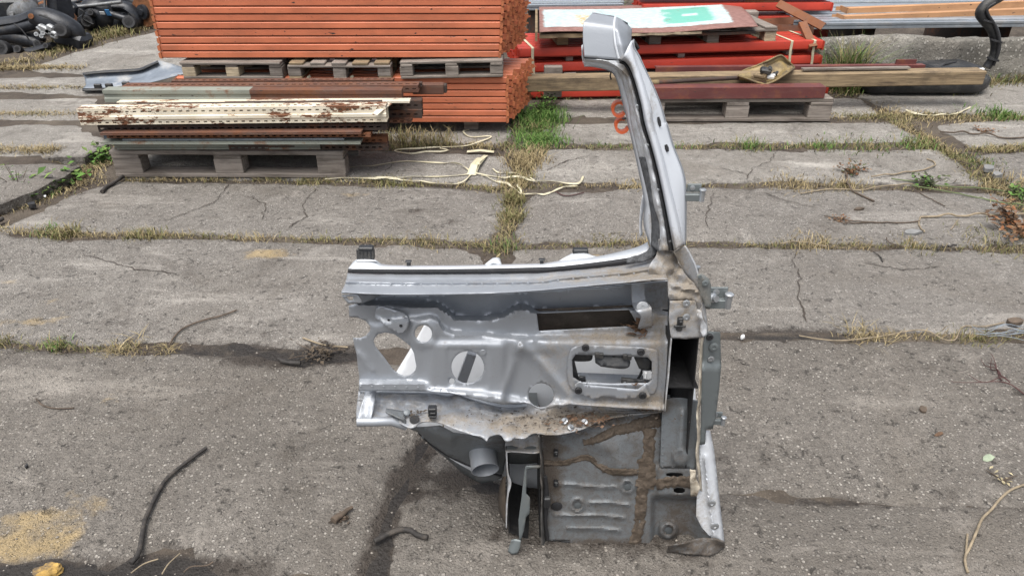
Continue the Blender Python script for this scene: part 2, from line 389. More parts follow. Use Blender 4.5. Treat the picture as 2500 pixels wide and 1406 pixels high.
M['alloy'] = m_simple('bare_alloy', (.30, .31, .32), .5, .5, .4, 40, .2, 120, dirt=(.12, .11, .1), dsc=20)
M['disc_rust'] = m_simple('rusty_disc', (.17, .066, .024), .8, .1, .4, 30, .3, 160)
M['bumper'] = m_simple('blue_grey_bumper_plastic', (.16, .185, .22), .42, .15, .2, 8, .1, 120, dirt=(.40, .39, .37), dsc=7, dlo=.52, dhi=.75)
M['strap'] = m_simple('cream_strap', (.50, .46, .33), .6, 0, .15, 20, .2, 200, dirt=(.40, .35, .22), dsc=12)
M['shovel'] = m_simple('yellowed_plastic', (.23, .165, .065), .55, 0, .3, 12, .2, 90, dirt=(.11, .085, .055), dsc=9, dlo=.42, dhi=.6)
M['silver'] = m_silver('silver_paint', (.335, .355, .385), rough=.46, metal=.48)
M['silver_lit'] = m_silver('silver_paint_lit', (.58, .605, .64), rough=.46, metal=.25)  # lighter copy of the silver paint, its sky sheen put into the colour
M['skin_inside'] = m_simple('white_inner_skin', (.72, .74, .77), .5, .1, .05, 12, .08, 120, dirt=(.5, .5, .5), dsc=9, dlo=.6, dhi=.8)
M['pillar_lit'] = m_silver('pillar_paint_lit', (.58, .61, .655), rough=.48, metal=.12)  # pillar copy of the silver paint, lightened for the sky it reflects
M['primer'] = m_silver('grey_primer', (.155, .17, .182), (.072, .055, .040), rough=.5, metal=.25, spot=.13)
M['primer_dark'] = m_silver('dark_primer', (.10, .11, .115), (.08, .07, .06), rough=.55, metal=.2, spot=.08)
M['flange'] = m_silver('grey_green_primer', (.15, .168, .172), (.2, .19, .17), rough=.48, metal=.25)
M['sealer'] = m_simple('brown_seam_sealer', (.078, .059, .043), .75, 0, .35, 60, .8, 160, dirt=(.07, .052, .036), dsc=30, dlo=.45, dhi=.7)
M['foam'] = m_simple('grey_foam_strip', (.085, .088, .094), .9, 0, .4, 90, .8, 260, dirt=(.22, .21, .20), dsc=40, dlo=.58, dhi=.75)
M['cavity'] = m_simple('cavity_shade_black', (.012, .012, .013), .75, 0, .4, 40, .5, 120, dirt=(.05, .045, .04), dsc=20, dlo=.6, dhi=.8)  # near-black colour stands in for the shade inside hollows and holes
M['orange_clip'] = m_simple('orange_plastic_clip', (.62, .115, .035), .42, 0, .12, 30, .05)
M['zinc'] = m_simple('zinc_plated_steel', (.42, .44, .46), .38, .75, .15, 60, .15, 200, dirt=(.22, .20, .18), dsc=40, dlo=.58, dhi=.75)
M['white_bit'] = m_simple('white_plastic', (.62, .63, .64), .45, 0, .1, 50, .05)
M['twig'] = m_simple('dry_twig_bark', (.085, .063, .046), .85, 0, .4, 40, .5, 160)
M['twig_pale'] = m_simple('pale_dry_stalk', (.23, .185, .125), .8, 0, .3, 40, .3, 160)
M['twig_red'] = m_simple('red_twig', (.06, .024, .022), .7, 0, .3, 40, .2)
M['cable'] = m_simple('old_black_cable', (.026, .023, .021), .75, 0, .4, 60, .5, 160, dirt=(.085, .072, .06), dsc=26, dlo=.48, dhi=.7)
M['stone'] = m_simple('pebble', (.25, .225, .195), .8, 0, .35, 12, .3, 120, rv=.6)
M['leaf_dead'] = m_simple('dead_leaf', (.115, .066, .038), .8, 0, .4, 60, .4, 160)
def m_blade(name):
    t = NT(name); c = t.attr('col', 'Color'); return t.done(c, .75, 0, None, .2)
M['blade'] = m_blade('grass_blade')
# ------------------------------------------------------------ ground: soil sheet and cast slabs with soil-filled joints
def blob(px, py, rx, ry, amt, rot=0.0):
    c = P(px, py); return (c.x, c.y, rx, ry, amt, rot)
WET_DARK = [blob(700, 880, .22, .05, .95), blob(590, 850, .20, .035, .9), blob(800, 872, .16, .05, 1.0), blob(1110, 1165, .13, .04, 1.0), blob(1010, 1120, .03, .10, .9),
       blob(940, 1190, .04, .06, .45), blob(400, 1375, .10, .03, 1.0), blob(1000, 1225, .09, .02, .8), blob(2000, 1222, .26, .017, .72), blob(2150, 1240, .16, .014, .6),
       blob(600, 800, .28, .09, .42), blob(330, 790, .2, .05, .45), blob(700, 700, .4, .08, .35), blob(1900, 555, .5, .06, .30), blob(1400, 520, .35, .12, .32), blob(1250, 530, .06, .25, .6),
       blob(1860, 430, .25, .05, .35), blob(1830, 640, .10, .04, .3), blob(900, 540, .45, .06, .25), blob(1010, 512, .06, .02, .8), blob(1090, 540, .05, .03, .75), blob(850, 530, .05, .02, .6),
       blob(2050, 1330, .3, .1, .25), blob(1500, 1330, .35, .05, .75), blob(1250, 1290, .10, .10, .6), blob(1700, 1345, .12, .04, .7), blob(840, 1255, .03, .02, .8), blob(630, 720, .03, .015, .9), blob(1950, 495, .35, .05, .3),  # spots along the car part's foot just darken the slabs there
       blob(1760, 1150, .05, .2, .45), blob(150, 655, .08, .02, .55), blob(1740, 640, .08, .02, .5)]
WET_DARK += [blob(1022, 1110, .035, .06, 1.5), blob(985, 1180, .035, .07, 1.5), blob(942, 1280, .030, .09, 1.5), blob(912, 1380, .028, .07, 1.5), blob(400, 1400, .22, .05, 1.4), blob(100, 1400, .25, .03, 1.2), blob(1250, 1200, .2, .03, 1.2), blob(720, 872, .25, .035, 1.4), blob(790, 862, .11, .045, 1.8), blob(590, 848, .06, .03, 1.5), blob(480, 860, .2, .02, .8), blob(1900, 814, .3, .02, 1.2)]
STAIN = [blob(60, 1330, .13, .07, .95), blob(140, 1320, .06, .04, 1.0), blob(100, 1270, .16, .06, .75, .3), blob(20, 1390, .1, .06, .5), blob(180, 1180, .05, .03, .6), blob(40, 790, .28, .06, .6), blob(20, 690, .25, .04, .35),
         blob(650, 620, .13, .045, .9), blob(900, 545, .06, .03, .75), blob(860, 475, .10, .03, .65), blob(1490, 622, .10, .035, .75), blob(240, 980, .12, .05, .45), blob(60, 740, .2, .05, .5),
         blob(2050, 870, .12, .04, .3), blob(2200, 1280, .08, .03, .3), blob(1915, 870, .06, .03, .45)]
def blobs(lst, x, y):
    r = np.zeros(len(x))
    for cx, cy, rx, ry, a, rot in lst:
        dx, dy = x - cx, y - cy
        if rot: dx, dy = dx * math.cos(rot) + dy * math.sin(rot), -dx * math.sin(rot) + dy * math.cos(rot)
        r = np.maximum(r, a * np.exp(-((dx / rx) ** 2 + (dy / ry) ** 2) * .8))
    return r
SOIL_Z = -0.009
_ja, _jb = P(-60, 515), P(320, 352)
def soil_lift(x, y):
    s = (_jb.x - _ja.x) * (y - _ja.y) - (_jb.y - _ja.y) * (x - _ja.x)     # above the line: the raised slabs on the left
    return .058 * min(1, max(0, (s - .06) / .12)) * (1 if x < -1.2 else max(0, 1 - (x + 1.2) / .3))
gm = MB()
gx = [-60, -20, -8] + list(np.arange(-5, 5.01, .05)) + [8, 20, 60]; gy = [-40, -12, -3] + list(np.arange(0, 7.01, .05)) + [9, 15, 40, 90]
rows = []
for y in gy:
    rows.append([(x, y, SOIL_Z + soil_lift(x, y) + (.005 * mnoise.fractal(Vector((x * 3, y * 3, 0)), 1, 2, 4) if abs(x) < 5.1 and -.1 < y < 7.1 else 0)) for x in gx])
gm.grid(rows); gm.a['wet'] = blobs(WET_DARK, np.array([v[0] for v in gm.v]), np.array([v[1] for v in gm.v]))
ground = gm.build('ground', M['soil'], smooth=180); ground['kind'] = 'structure'
pav = bpy.data.objects.new('pavement', None); COL.objects.link(pav); pav['kind'] = 'structure'

def slab(poly_w, mat, z=0.0, step=.06, thick=.09, edge_wet=.25, name='concrete_slab', rough_edge=.017, mats=None):
    poly = densify([(p[0], p[1]) for p in poly_w], .035)
    area = sum(poly[i][0] * poly[(i + 1) % len(poly)][1] - poly[(i + 1) % len(poly)][0] * poly[i][1] for i in range(len(poly)))
    if area < 0: poly = poly[::-1]
    out = []
    for i, (x, y) in enumerate(poly):
        a = np.array(poly[i - 1]); b = np.array(poly[(i + 1) % len(poly)]); t = b - a; t /= (np.linalg.norm(t) + 1e-9); nrm = np.array((t[1], -t[0]))
        k = .017 + rough_edge * (mnoise.fractal(Vector((x * 9, y * 9, z * 5)), .9, 2, 4) * 1.3 - .4)
        out.append((x + nrm[0] * k, y + nrm[1] * k))
    V, T = cdt(out, [], step)
    nb = len(densify(out, step)); x, y = V[:, 0], V[:, 1]
    ob = np.array(out); dist = np.full(len(x), 9.0)
    for c in range(0, len(x), 3000):
        dist[c:c + 3000] = np.sqrt(((x[c:c + 3000, None] - ob[None, :, 0]) ** 2 + (y[c:c + 3000, None] - ob[None, :, 1]) ** 2).min(1))
    zz = np.array([z + .004 * mnoise.fractal(Vector((a * 2.5, b * 2.5, z * 9)), 1, 2, 3) for a, b in zip(x, y)]) - .010 * np.exp(-dist / .008)
    m = MB(); m.add([(a, b, c) for a, b, c in zip(x, y, zz)], [tuple(int(q) for q in t) for t in T])
    n0 = len(m.v); kk = len(out)
    # side walls
    edge_count = {}
    for t in T:
        for a, b in ((t[0], t[1]), (t[1], t[2]), (t[2], t[0])): edge_count[(int(a), int(b))] = 1
    bnd = [(a, b) for (a, b) in edge_count if (b, a) not in edge_count]; low = {}
    for a, b in bnd:
        for q in (a, b):
            if q not in low: low[q] = len(m.v); m.v.append((m.v[q][0], m.v[q][1], z - thick))
        m.f.append((b, a, low[a], low[b]))
    allx = np.array([v[0] for v in m.v]); ally = np.array([v[1] for v in m.v]); dd = np.r_[dist, np.zeros(len(m.v) - n0)]
    m.a['wet'] = np.clip(np.maximum(blobs(WET_DARK, allx, ally), edge_wet * 2.2 * np.exp(-dd / .030)), 0, 1.2)
    m.a['stain'] = blobs(STAIN, allx, ally)
    o = m.build(name, mat, pav, smooth=35, recalc=False)
    return o
def pxslab(pts, mat, z=0.0, step=.06, **k): return slab([P(x, y, z) for x, y in pts], mat, z, step, **k)

# between the left and the centre joint, from the camera away
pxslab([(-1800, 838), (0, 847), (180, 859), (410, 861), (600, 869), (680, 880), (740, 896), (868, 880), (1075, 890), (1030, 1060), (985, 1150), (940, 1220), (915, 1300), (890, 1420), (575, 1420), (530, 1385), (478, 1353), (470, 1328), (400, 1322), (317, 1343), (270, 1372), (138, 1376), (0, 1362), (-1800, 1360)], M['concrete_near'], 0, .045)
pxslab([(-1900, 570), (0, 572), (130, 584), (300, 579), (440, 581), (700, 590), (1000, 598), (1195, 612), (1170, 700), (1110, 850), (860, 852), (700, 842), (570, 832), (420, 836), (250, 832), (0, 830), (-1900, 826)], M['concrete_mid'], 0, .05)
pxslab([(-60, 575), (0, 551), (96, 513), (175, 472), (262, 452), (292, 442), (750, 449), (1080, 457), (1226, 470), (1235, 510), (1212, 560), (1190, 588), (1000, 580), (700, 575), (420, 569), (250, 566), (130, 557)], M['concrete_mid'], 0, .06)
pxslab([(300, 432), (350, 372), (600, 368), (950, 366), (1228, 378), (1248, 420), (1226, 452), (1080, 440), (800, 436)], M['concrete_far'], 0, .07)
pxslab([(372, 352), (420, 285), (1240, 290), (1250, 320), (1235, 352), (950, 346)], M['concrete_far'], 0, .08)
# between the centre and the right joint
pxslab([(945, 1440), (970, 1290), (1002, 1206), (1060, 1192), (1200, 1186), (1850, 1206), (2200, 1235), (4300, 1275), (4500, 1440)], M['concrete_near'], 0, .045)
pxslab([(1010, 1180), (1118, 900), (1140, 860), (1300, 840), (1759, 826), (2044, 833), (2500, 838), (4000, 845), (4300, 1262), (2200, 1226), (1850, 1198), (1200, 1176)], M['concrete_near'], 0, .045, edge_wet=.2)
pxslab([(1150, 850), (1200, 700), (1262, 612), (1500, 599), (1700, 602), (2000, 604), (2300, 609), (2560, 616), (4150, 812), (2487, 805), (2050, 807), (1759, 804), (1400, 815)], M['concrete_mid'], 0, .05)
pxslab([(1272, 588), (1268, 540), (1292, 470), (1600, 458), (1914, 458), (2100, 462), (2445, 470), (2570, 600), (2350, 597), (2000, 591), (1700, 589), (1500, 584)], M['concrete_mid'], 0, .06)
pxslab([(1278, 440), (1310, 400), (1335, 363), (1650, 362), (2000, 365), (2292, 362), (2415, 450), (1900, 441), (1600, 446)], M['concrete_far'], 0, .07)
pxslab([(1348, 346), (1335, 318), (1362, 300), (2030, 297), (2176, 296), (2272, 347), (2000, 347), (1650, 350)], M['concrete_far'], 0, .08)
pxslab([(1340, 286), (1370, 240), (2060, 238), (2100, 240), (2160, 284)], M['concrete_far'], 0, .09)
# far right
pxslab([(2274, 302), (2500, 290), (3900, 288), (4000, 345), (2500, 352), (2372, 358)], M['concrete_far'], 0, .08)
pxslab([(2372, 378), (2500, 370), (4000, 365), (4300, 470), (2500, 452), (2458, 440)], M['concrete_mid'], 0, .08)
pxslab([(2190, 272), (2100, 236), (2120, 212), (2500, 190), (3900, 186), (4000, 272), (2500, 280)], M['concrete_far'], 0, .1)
# raised slabs on the left
RZ = .055
pxslab([(-1800, 400), (0, 398), (120, 397), (186, 403), (150, 428), (90, 456), (0, 492), (-300, 600)], M['concrete_mid'], RZ, .07, thick=.13)
pxslab([(-1800, 305), (0, 304), (196, 303), (262, 345), (200, 378), (0, 386), (-1800, 388)], M['concrete_far'], RZ, .08, thick=.13)
pxslab([(-1800, 240), (0, 237), (250, 238), (300, 300), (200, 294), (0, 296), (-1800, 297)], M['concrete_far'], RZ, .09, thick=.13)
pxslab([(-1800, 192), (0, 188), (200, 186), (330, 186), (380, 230), (260, 231), (0, 231), (-1800, 233)], M['concrete_far'], RZ, .1, thick=.13)
pxslab([(60, 172), (140, 140), (270, 100), (390, 76), (520, 70), (520, 180), (330, 182), (200, 181)], M['concrete_far'], RZ, .1, thick=.13)
pxslab([(-1800, 170), (-300, 60), (200, -20), (560, -60), (560, 30), (360, 60), (200, 112), (60, 148), (0, 158)], M['concrete_mid'], RZ - .01, .15, thick=.13)
# paving goes on where the camera does not look
for i in range(-5, 5):
    for j in range(6):
        y1 = .955 - j * 1.0
        slab([(i * 2.4 + .03, y1 - .97), (i * 2.4 + 2.37, y1 - .97), (i * 2.4 + 2.37, y1), (i * 2.4 + .03, y1)], M['concrete_near'], 0, .35)

# cracks: thin open seams that run over the slabs
def crack(pts, w=.0035, z=.0):
    m = MB(); pp = resample([P(*p) for p in pts], 40, False); L, R = [], []
    for i, p in enumerate(pp):
        t = pp[min(i + 1, 39)] - pp[max(i - 1, 0)]; t /= np.linalg.norm(t); nn = np.array((-t[1], t[0], 0))
        j = .014 * mnoise.noise(Vector((p[0] * 20, p[1] * 20, 3))) + .01 * mnoise.noise(Vector((p[0] * 60, p[1] * 60, 8))); ww = w * (.35 + .9 * abs(mnoise.noise(Vector((p[0] * 9, p[1] * 9, 1))))) * min(1, i / 4 + .2, (39 - i) / 4 + .2)
        zz = .0045 + .004 * mnoise.fractal(Vector((p[0] * 2.5, p[1] * 2.5, 0)), 1, 2, 3)
        L.append((p[0] + nn[0] * (j + ww), p[1] + nn[1] * (j + ww), zz)); R.append((p[0] + nn[0] * (j - ww), p[1] + nn[1] * (j - ww), zz))
    m.grid([L, R]); m.build('crack', M['crack'], pav)
M['crack'] = m_simple('crack_dirt', (.045, .036, .029), .95, 0, .4, 60, .4)
for pts in ([(560, 450), (530, 490), (480, 510), (420, 535), (370, 545)], [(770, 460), (740, 500), (750, 530), (700, 560)], [(1900, 365), (1880, 395), (1840, 410), (1820, 440)], [(1760, 412), (1800, 420), (1830, 430)],
            [(1740, 470), (1735, 500), (1720, 530), (1728, 560)], [(1945, 605), (1935, 640), (1955, 680), (1950, 730), (1970, 790)], [(200, 620), (330, 660), (440, 670)], [(1860, 470), (1920, 490), (2000, 510)], [(0, 215), (100, 210), (200, 200)],
            [(40, 285), (150, 262), (260, 245)], [(1330, 420), (1380, 395), (1440, 380)], [(2100, 640), (2200, 660), (2300, 652)], [(940, 420), (960, 400), (950, 385)], [(600, 480), (650, 500), (640, 540)]):
    crack(pts)

# ------------------------------------------------------------ grass and gravel in the joints
STRAW = [(.29, .235, .13), (.34, .275, .155), (.24, .185, .10), (.19, .155, .085)]
OLIVE = [(.15, .145, .06), (.19, .17, .075), (.115, .12, .045), (.25, .21, .11), (.17, .13, .07)]
GREEN = [(.075, .15, .03), (.10, .19, .045), (.06, .12, .028), (.14, .20, .06)]
def blades(m, cols, x, y, z, h, lean, w, pal):
    a = random.uniform(0, 6.283); ca, sa = math.cos(a), math.sin(a); k = len(m.v); l = h * lean
    w *= 1 + max(0, y - 2) * .3; px, py = -sa * w / 2, ca * w / 2
    if z < .5: z = SOIL_Z + soil_lift(x, y) - .003
    m.v += [(x - px, y - py, z), (x + px, y + py, z), (x + ca * l * .4 - px * .7, y + sa * l * .4 - py * .7, z + h * .6), (x + ca * l * .4 + px * .7, y + sa * l * .4 + py * .7, z + h * .6), (x + ca * l, y + sa * l, z + h * .85)]
    m.f += [(k, k + 1, k + 3, k + 2), (k + 2, k + 3, k + 4)]
    c = random.choice(pal); b = random.uniform(.7, 1.2); cols += [(c[0] * b, c[1] * b, c[2] * b, 1)] * 5
class Grass:
    def __init__(s): s.m = MB(); s.c = []
    def line(s, pts, n, w, h, pal, lean=1.2, z=SOIL_Z, clump=.85):
        pp = resample([P(x, y) for x, y in pts], 60)
        for _ in range(int(n * .95)):
            i = random.random() * 59; a = pp[int(i)] + (pp[min(int(i) + 1, 59)] - pp[int(i)]) * (i % 1)
            if mnoise.noise(Vector((a[0] * 4.5, a[1] * 4.5, 2))) < random.uniform(-.5, .3) * clump * 2 - .1: continue
            x = a[0] + random.gauss(0, w); y = a[1] + random.gauss(0, w)
            p = pal if not isinstance(pal, dict) else (pal['a'] if mnoise.noise(Vector((x * 2.7, y * 2.7, 9))) + random.gauss(0, .18) > pal.get('t', 0) else pal['b'])
            blades(s.m, s.c, x, y, z, .8 * h * random.uniform(.3, 1.15), lean * random.uniform(.3, 1.5), random.uniform(.0016, .004), p)
    def tuft(s, px, py, n, r, h, pal, lean=.9, z=SOIL_Z):
        c = P(px, py)
        for _ in range(n): blades(s.m, s.c, c.x + random.gauss(0, r), c.y + random.gauss(0, r), z, h * random.uniform(.4, 1.15), lean * random.uniform(.2, 1.5), random.uniform(.0016, .004), pal)
    def build(s, name, lab, cat):
        o = s.m.build(name, M['blade'], recalc=False)
        at = o.data.color_attributes.new('col', 'FLOAT_COLOR', 'POINT'); at.data.foreach_set('color', np.array(s.c, np.float32).ravel())
        o['kind'] = 'stuff'; return tag(o, lab, cat)
g = Grass(); MIX = {'a': OLIVE, 'b': STRAW, 't': -.05}; MIXG = {'a': GREEN, 'b': OLIVE, 't': .1}
J = g.line
J([(-50, 565), (0, 560), (170, 572), (420, 574), (700, 582), (1000, 588), (1200, 600)], 2600, .018, .035, MIX)
g.tuft(160, 570, 260, .035, .05, OLIVE); g.tuft(120, 563, 120, .03, .045, GREEN + OLIVE); g.tuft(370, 573, 160, .035, .045, OLIVE); g.tuft(330, 574, 90, .03, .04, OLIVE)
J([(1200, 620), (1225, 590), (1245, 530), (1250, 490), (1255, 465)], 1100, .03, .045, MIX); g.tuft(1250, 530, 220, .035, .05, OLIVE); g.tuft(1255, 490, 200, .03, .06, OLIVE); g.tuft(1235, 600, 130, .04, .04, OLIVE + GREEN); g.tuft(1030, 588, 200, .05, .03, OLIVE + STRAW)
J([(1255, 460), (1275, 420), (1290, 380), (1300, 360)], 1500, .05, .05, STRAW); g.tuft(1285, 395, 500, .06, .06, STRAW); g.tuft(1270, 440, 200, .05, .05, OLIVE)
J([(1290, 360), (1310, 320), (1320, 290), (1340, 270)], 1500, .07, .07, GREEN); g.tuft(1335, 345, 420, .07, .05, GREEN); g.tuft(1320, 290, 500, .08, .09, GREEN); g.tuft(1300, 315, 350, .07, .06, GREEN + OLIVE)
J([(1260, 600), (1500, 592), (1700, 596), (2000, 597), (2300, 602), (2560, 610)], 1500, .014, .025, MIX); g.tuft(1960, 592, 170, .05, .035, STRAW); g.tuft(2010, 591, 140, .04, .035, STRAW); g.tuft(2100, 596, 110, .04, .03, STRAW); g.tuft(2230, 600, 160, .04, .04, OLIVE + STRAW); g.tuft(2440, 600, 380, .09, .04, OLIVE); g.tuft(1480, 590, 160, .05, .03, OLIVE); g.tuft(1560, 590, 120, .05, .03, STRAW)
J([(1275, 455), (1500, 452), (1700, 452), (1914, 450), (2150, 456), (2430, 462)], 1200, .016, .03, MIX); g.tuft(1940, 450, 380, .07, .035, STRAW); g.tuft(2060, 452, 300, .06, .035, STRAW); g.tuft(1550, 452, 140, .05, .03, STRAW)
J([(720, 440), (850, 440), (1000, 448), (1100, 450), (1235, 462)], 1300, .02, .03, MIX); g.tuft(760, 446, 200, .05, .03, OLIVE); g.tuft(950, 446, 240, .06, .03, OLIVE)
J([(1290, 358), (1500, 356), (1700, 356), (2000, 356), (2290, 356)], 2200, .026, .035, {'a': GREEN + OLIVE, 'b': OLIVE + STRAW, 't': 0}); g.tuft(1830, 354, 240, .06, .045, GREEN + OLIVE); g.tuft(2010, 356, 200, .07, .04, GREEN + OLIVE); g.tuft(2120, 355, 260, .09, .04, OLIVE + GREEN); g.tuft(2240, 352, 260, .06, .05, GREEN + OLIVE)
J([(940, 360), (1080, 352), (1250, 358)], 1200, .03, .04, {'a': OLIVE, 'b': STRAW, 't': -.1}); g.tuft(985, 345, 240, .07, .09, OLIVE + STRAW); g.tuft(1060, 345, 200, .07, .08, OLIVE + STRAW)
J([(2180, 290), (2230, 320), (2290, 356), (2350, 395), (2430, 455), (2520, 520)], 3600, .045, .035, {'a': OLIVE, 'b': STRAW, 't': .05}); g.tuft(2400, 395, 260, .06, .03, OLIVE + GREEN); g.tuft(2470, 455, 300, .08, .05, STRAW)
J([(2030, 284), (2180, 284), (2320, 286), (2500, 282)], 2800, .05, .035, {'a': OLIVE, 'b': STRAW, 't': .1}); g.tuft(2435, 280, 280, .07, .06, GREEN); g.tuft(2200, 280, 300, .1, .04, STRAW)
J([(2372, 366), (2500, 360), (2600, 358)], 1300, .03, .04, MIX)
J([(1380, 235), (1700, 232), (2060, 230), (2120, 210), (2420, 215)], 1200, .05, .04, MIX); g.tuft(2330, 222, 200, .06, .05, OLIVE)
# along the wall foot
for x in range(2040, 2560, 22): g.tuft(x, 211 - (x - 2040) * .03, 130, .07, random.choice((.05, .08, .11)), random.choice((OLIVE, GREEN + OLIVE, STRAW)))
g.tuft(2062, 219, 520, .05, .40, GREEN + OLIVE, .7); g.tuft(2037, 217, 160, .05, .26, OLIVE + STRAW, .7); g.tuft(2100, 216, 150, .05, .16, OLIVE)
# left joint beside the pallet, below the raised slabs
J([(-40, 510), (60, 480), (140, 445), (220, 410), (290, 372)], 2600, .06, .04, {'a': GREEN + OLIVE, 'b': STRAW, 't': .1}); J([(-60, 530), (40, 505), (150, 465), (250, 430)], 1100, .04, .03, STRAW)
J([(-100, 391), (60, 390), (190, 392)], 2600, .03, .04, STRAW, z=.042); J([(-100, 300), (60, 299), (200, 300)], 2400, .03, .03, {'a': OLIVE, 'b': STRAW, 't': .1}, z=.042); J([(-100, 234), (100, 233), (260, 234)], 2400, .03, .03, {'a': OLIVE, 'b': STRAW, 't': .1}, z=.042)
J([(-60, 182), (40, 172), (120, 150), (210, 118), (300, 95), (390, 70), (450, 55)], 3600, .07, .06, {'a': OLIVE, 'b': STRAW, 't': .1}, z=.042); g.tuft(180, 122, 300, .12, .08, OLIVE, z=.042); g.tuft(290, 98, 250, .12, .07, OLIVE, z=.042); g.tuft(360, 62, 260, .12, .12, GREEN + OLIVE, z=.042)
J([(-60, 185), (100, 184), (200, 184)], 2400, .04, .04, STRAW, z=.042)
J([(300, 438), (450, 438), (700, 438)], 900, .018, .03, MIX)
# front joint left of the panel, and right of it
J([(-40, 838), (130, 845), (340, 850), (430, 856)], 420, .016, .03, MIX); g.tuft(140, 838, 160, .022, .03, GREEN + OLIVE); g.tuft(10, 832, 120, .025, .03, OLIVE); g.tuft(290, 847, 80, .03, .03, STRAW, 1.6); g.tuft(330, 846, 60, .03, .035, STRAW, 1.8); g.tuft(400, 852, 40, .02, .03, STRAW, 1.8)
J([(2060, 815), (2250, 818), (2500, 822)], 620, .014, .03, {'a': OLIVE, 'b': STRAW, 't': .1}); g.tuft(2110, 816, 120, .04, .04, STRAW, 1.6); g.tuft(2380, 826, 130, .04, .03, OLIVE)
g.build('grass', 'short dry and green grass growing in the joints between the slabs', 'grass')

gr = MB()
for _ in range(1300):
    px, py = random.uniform(-100, 2600), 200 + 1250 * random.random() ** .8
    p = P(px, py); r = random.choice((.0015, .002, .0025, .003, .0035)) * random.uniform(.7, 1.3)
    if random.random() < .003: r *= 1.6
    z = .002 + r * .2; k = len(gr.v); a = random.uniform(0, 3)
    ring = [(p.x + r * math.cos(a + q) * random.uniform(.7, 1.3), p.y + r * math.sin(a + q) * random.uniform(.7, 1.2), z) for q in (0, 1.25, 2.5, 3.75, 5)]
    gr.v += ring + [(p.x, p.y, z + r * .7)]; gr.f += [(k + i, k + (i + 1) % 5, k + 5) for i in range(5)]
o = gr.build('gravel', M['stone'], recalc=False); o['kind'] = 'stuff'; tag(o, 'loose small pebbles and grit strewn over the slabs', 'gravel')
# ------------------------------------------------------------ orange rack beams
ORD = ['bottom', 'second', 'third', 'fourth', 'fifth', 'sixth', 'seventh', 'eighth', 'ninth', 'tenth', 'eleventh', 'twelfth']
CNT = ['front', 'second', 'third', 'fourth', 'fifth', 'sixth', 'seventh']
def extrude_profile(m, prof, x0, x1, cap=True):
    n = len(prof); k = len(m.v)
    m.v += [(x0, y, z) for y, z in prof] + [(x1, y, z) for y, z in prof]
    m.f += [(k + i, k + (i + 1) % n, k + n + (i + 1) % n, k + n + i) for i in range(n)]
    if cap: m.f += [tuple(k + i for i in range(n))[::-1], tuple(k + n + i for i in range(n))]
def rack_beam(name, label, L, H, D, mat, mat_end, group, flap=.028):
    t = thing(name, label, 'beam', group=group)
    m = MB(); s = H / .038
    extrude_profile(m, [(.020, 0), (.020, .0048 * s), (.0, .0072 * s), (0, .0345 * s), (.003, .0375 * s), (.007, .038 * s), (D, .038 * s), (D, 0)], 0, L)
    m.build('beam_tube', mat, t, smooth=30, org=(0, 0, 0))
    for sx, x in ((-1, 0), (1, L)):
        m = MB(); z0, z1 = .001, H - .0015
        m.box((x + sx * .0025, D * .5 + .004, (z0 + z1) / 2), (.004, D + .02, z1 - z0))
        # bent flanges with hooks
        m.prism([(x + sx * .0045, D + .013, z0), (x + sx * flap, D + .030, z0 + .008), (x + sx * flap, D + .030, z1 - .002), (x + sx * .0045, D + .013, z1)], (0, .003, 0))
        m.prism([(x + sx * .0045, -.005, z0), (x + sx * (flap * .55), -.006, z0 + .006), (x + sx * (flap * .55), -.006, z1 - .006), (x + sx * .0045, -.005, z1)], (0, .003, 0))
        m.box((x + sx * (flap + .006), D + .030, (z0 + z1) / 2), (.016, .003, .010))
        m.build('end_connector', mat_end, t, org=(0, 0, 0))
    return t
def beam_stack(proto, org, yaw, rows, cols, pitch, dcol, skew, where, grp, lean=0.0, what='orange rack beam', used=[]):
    R = Matrix.Rotation(yaw, 3, 'Z'); n = rows
    for j in range(cols):
        for i in range(rows):
            if j > 0 and random.random() < .04: continue
            lp = Vector((skew * j + lean * i + random.uniform(-.006, .006) + (.012 if (i + j) % 2 else 0), dcol * j + random.uniform(-.003, .003), pitch * i))
            if j == 0: lp.x = lean * i + random.uniform(-.004, .004)
            w = Vector(org) + R @ lp
            row = ('bottom row' if i == 0 else ORD[i] + ' row up')
            lab = f'{what} in the front face of the {where}, {row}' if j == 0 else f'{what} in the {CNT[j]} column behind the face of the {where}, {row}'
            b = proto if (proto.name not in USED) else dup(proto)
            USED.add(proto.name)
            b['label'] = lab; b['group'] = grp; b.location = w; b.rotation_euler = (0, 0, yaw + random.uniform(-.001, .001))
USED = set()
bA = rack_beam('rack_beam', 'x', 1.93, .0385, .05, M['orange'], M['orange_end'], 'orange beams of the upper stack')
YS = 4.22
beam_stack(bA, (-2.005, YS, .443), rad(.4), 9, 7, .0400, .072, .022, 'upper orange stack', 'orange beams of the upper stack', lean=.002)
bB = rack_beam('rack_beam', 'x', 1.92, .0375, .05, M['orange'], M['orange_end'], 'orange beams of the lower stack')
beam_stack(bB, (-1.955, YS, .067), rad(-.2), 7, 7, .0388, .072, .022, 'lower orange stack', 'orange beams of the lower stack')

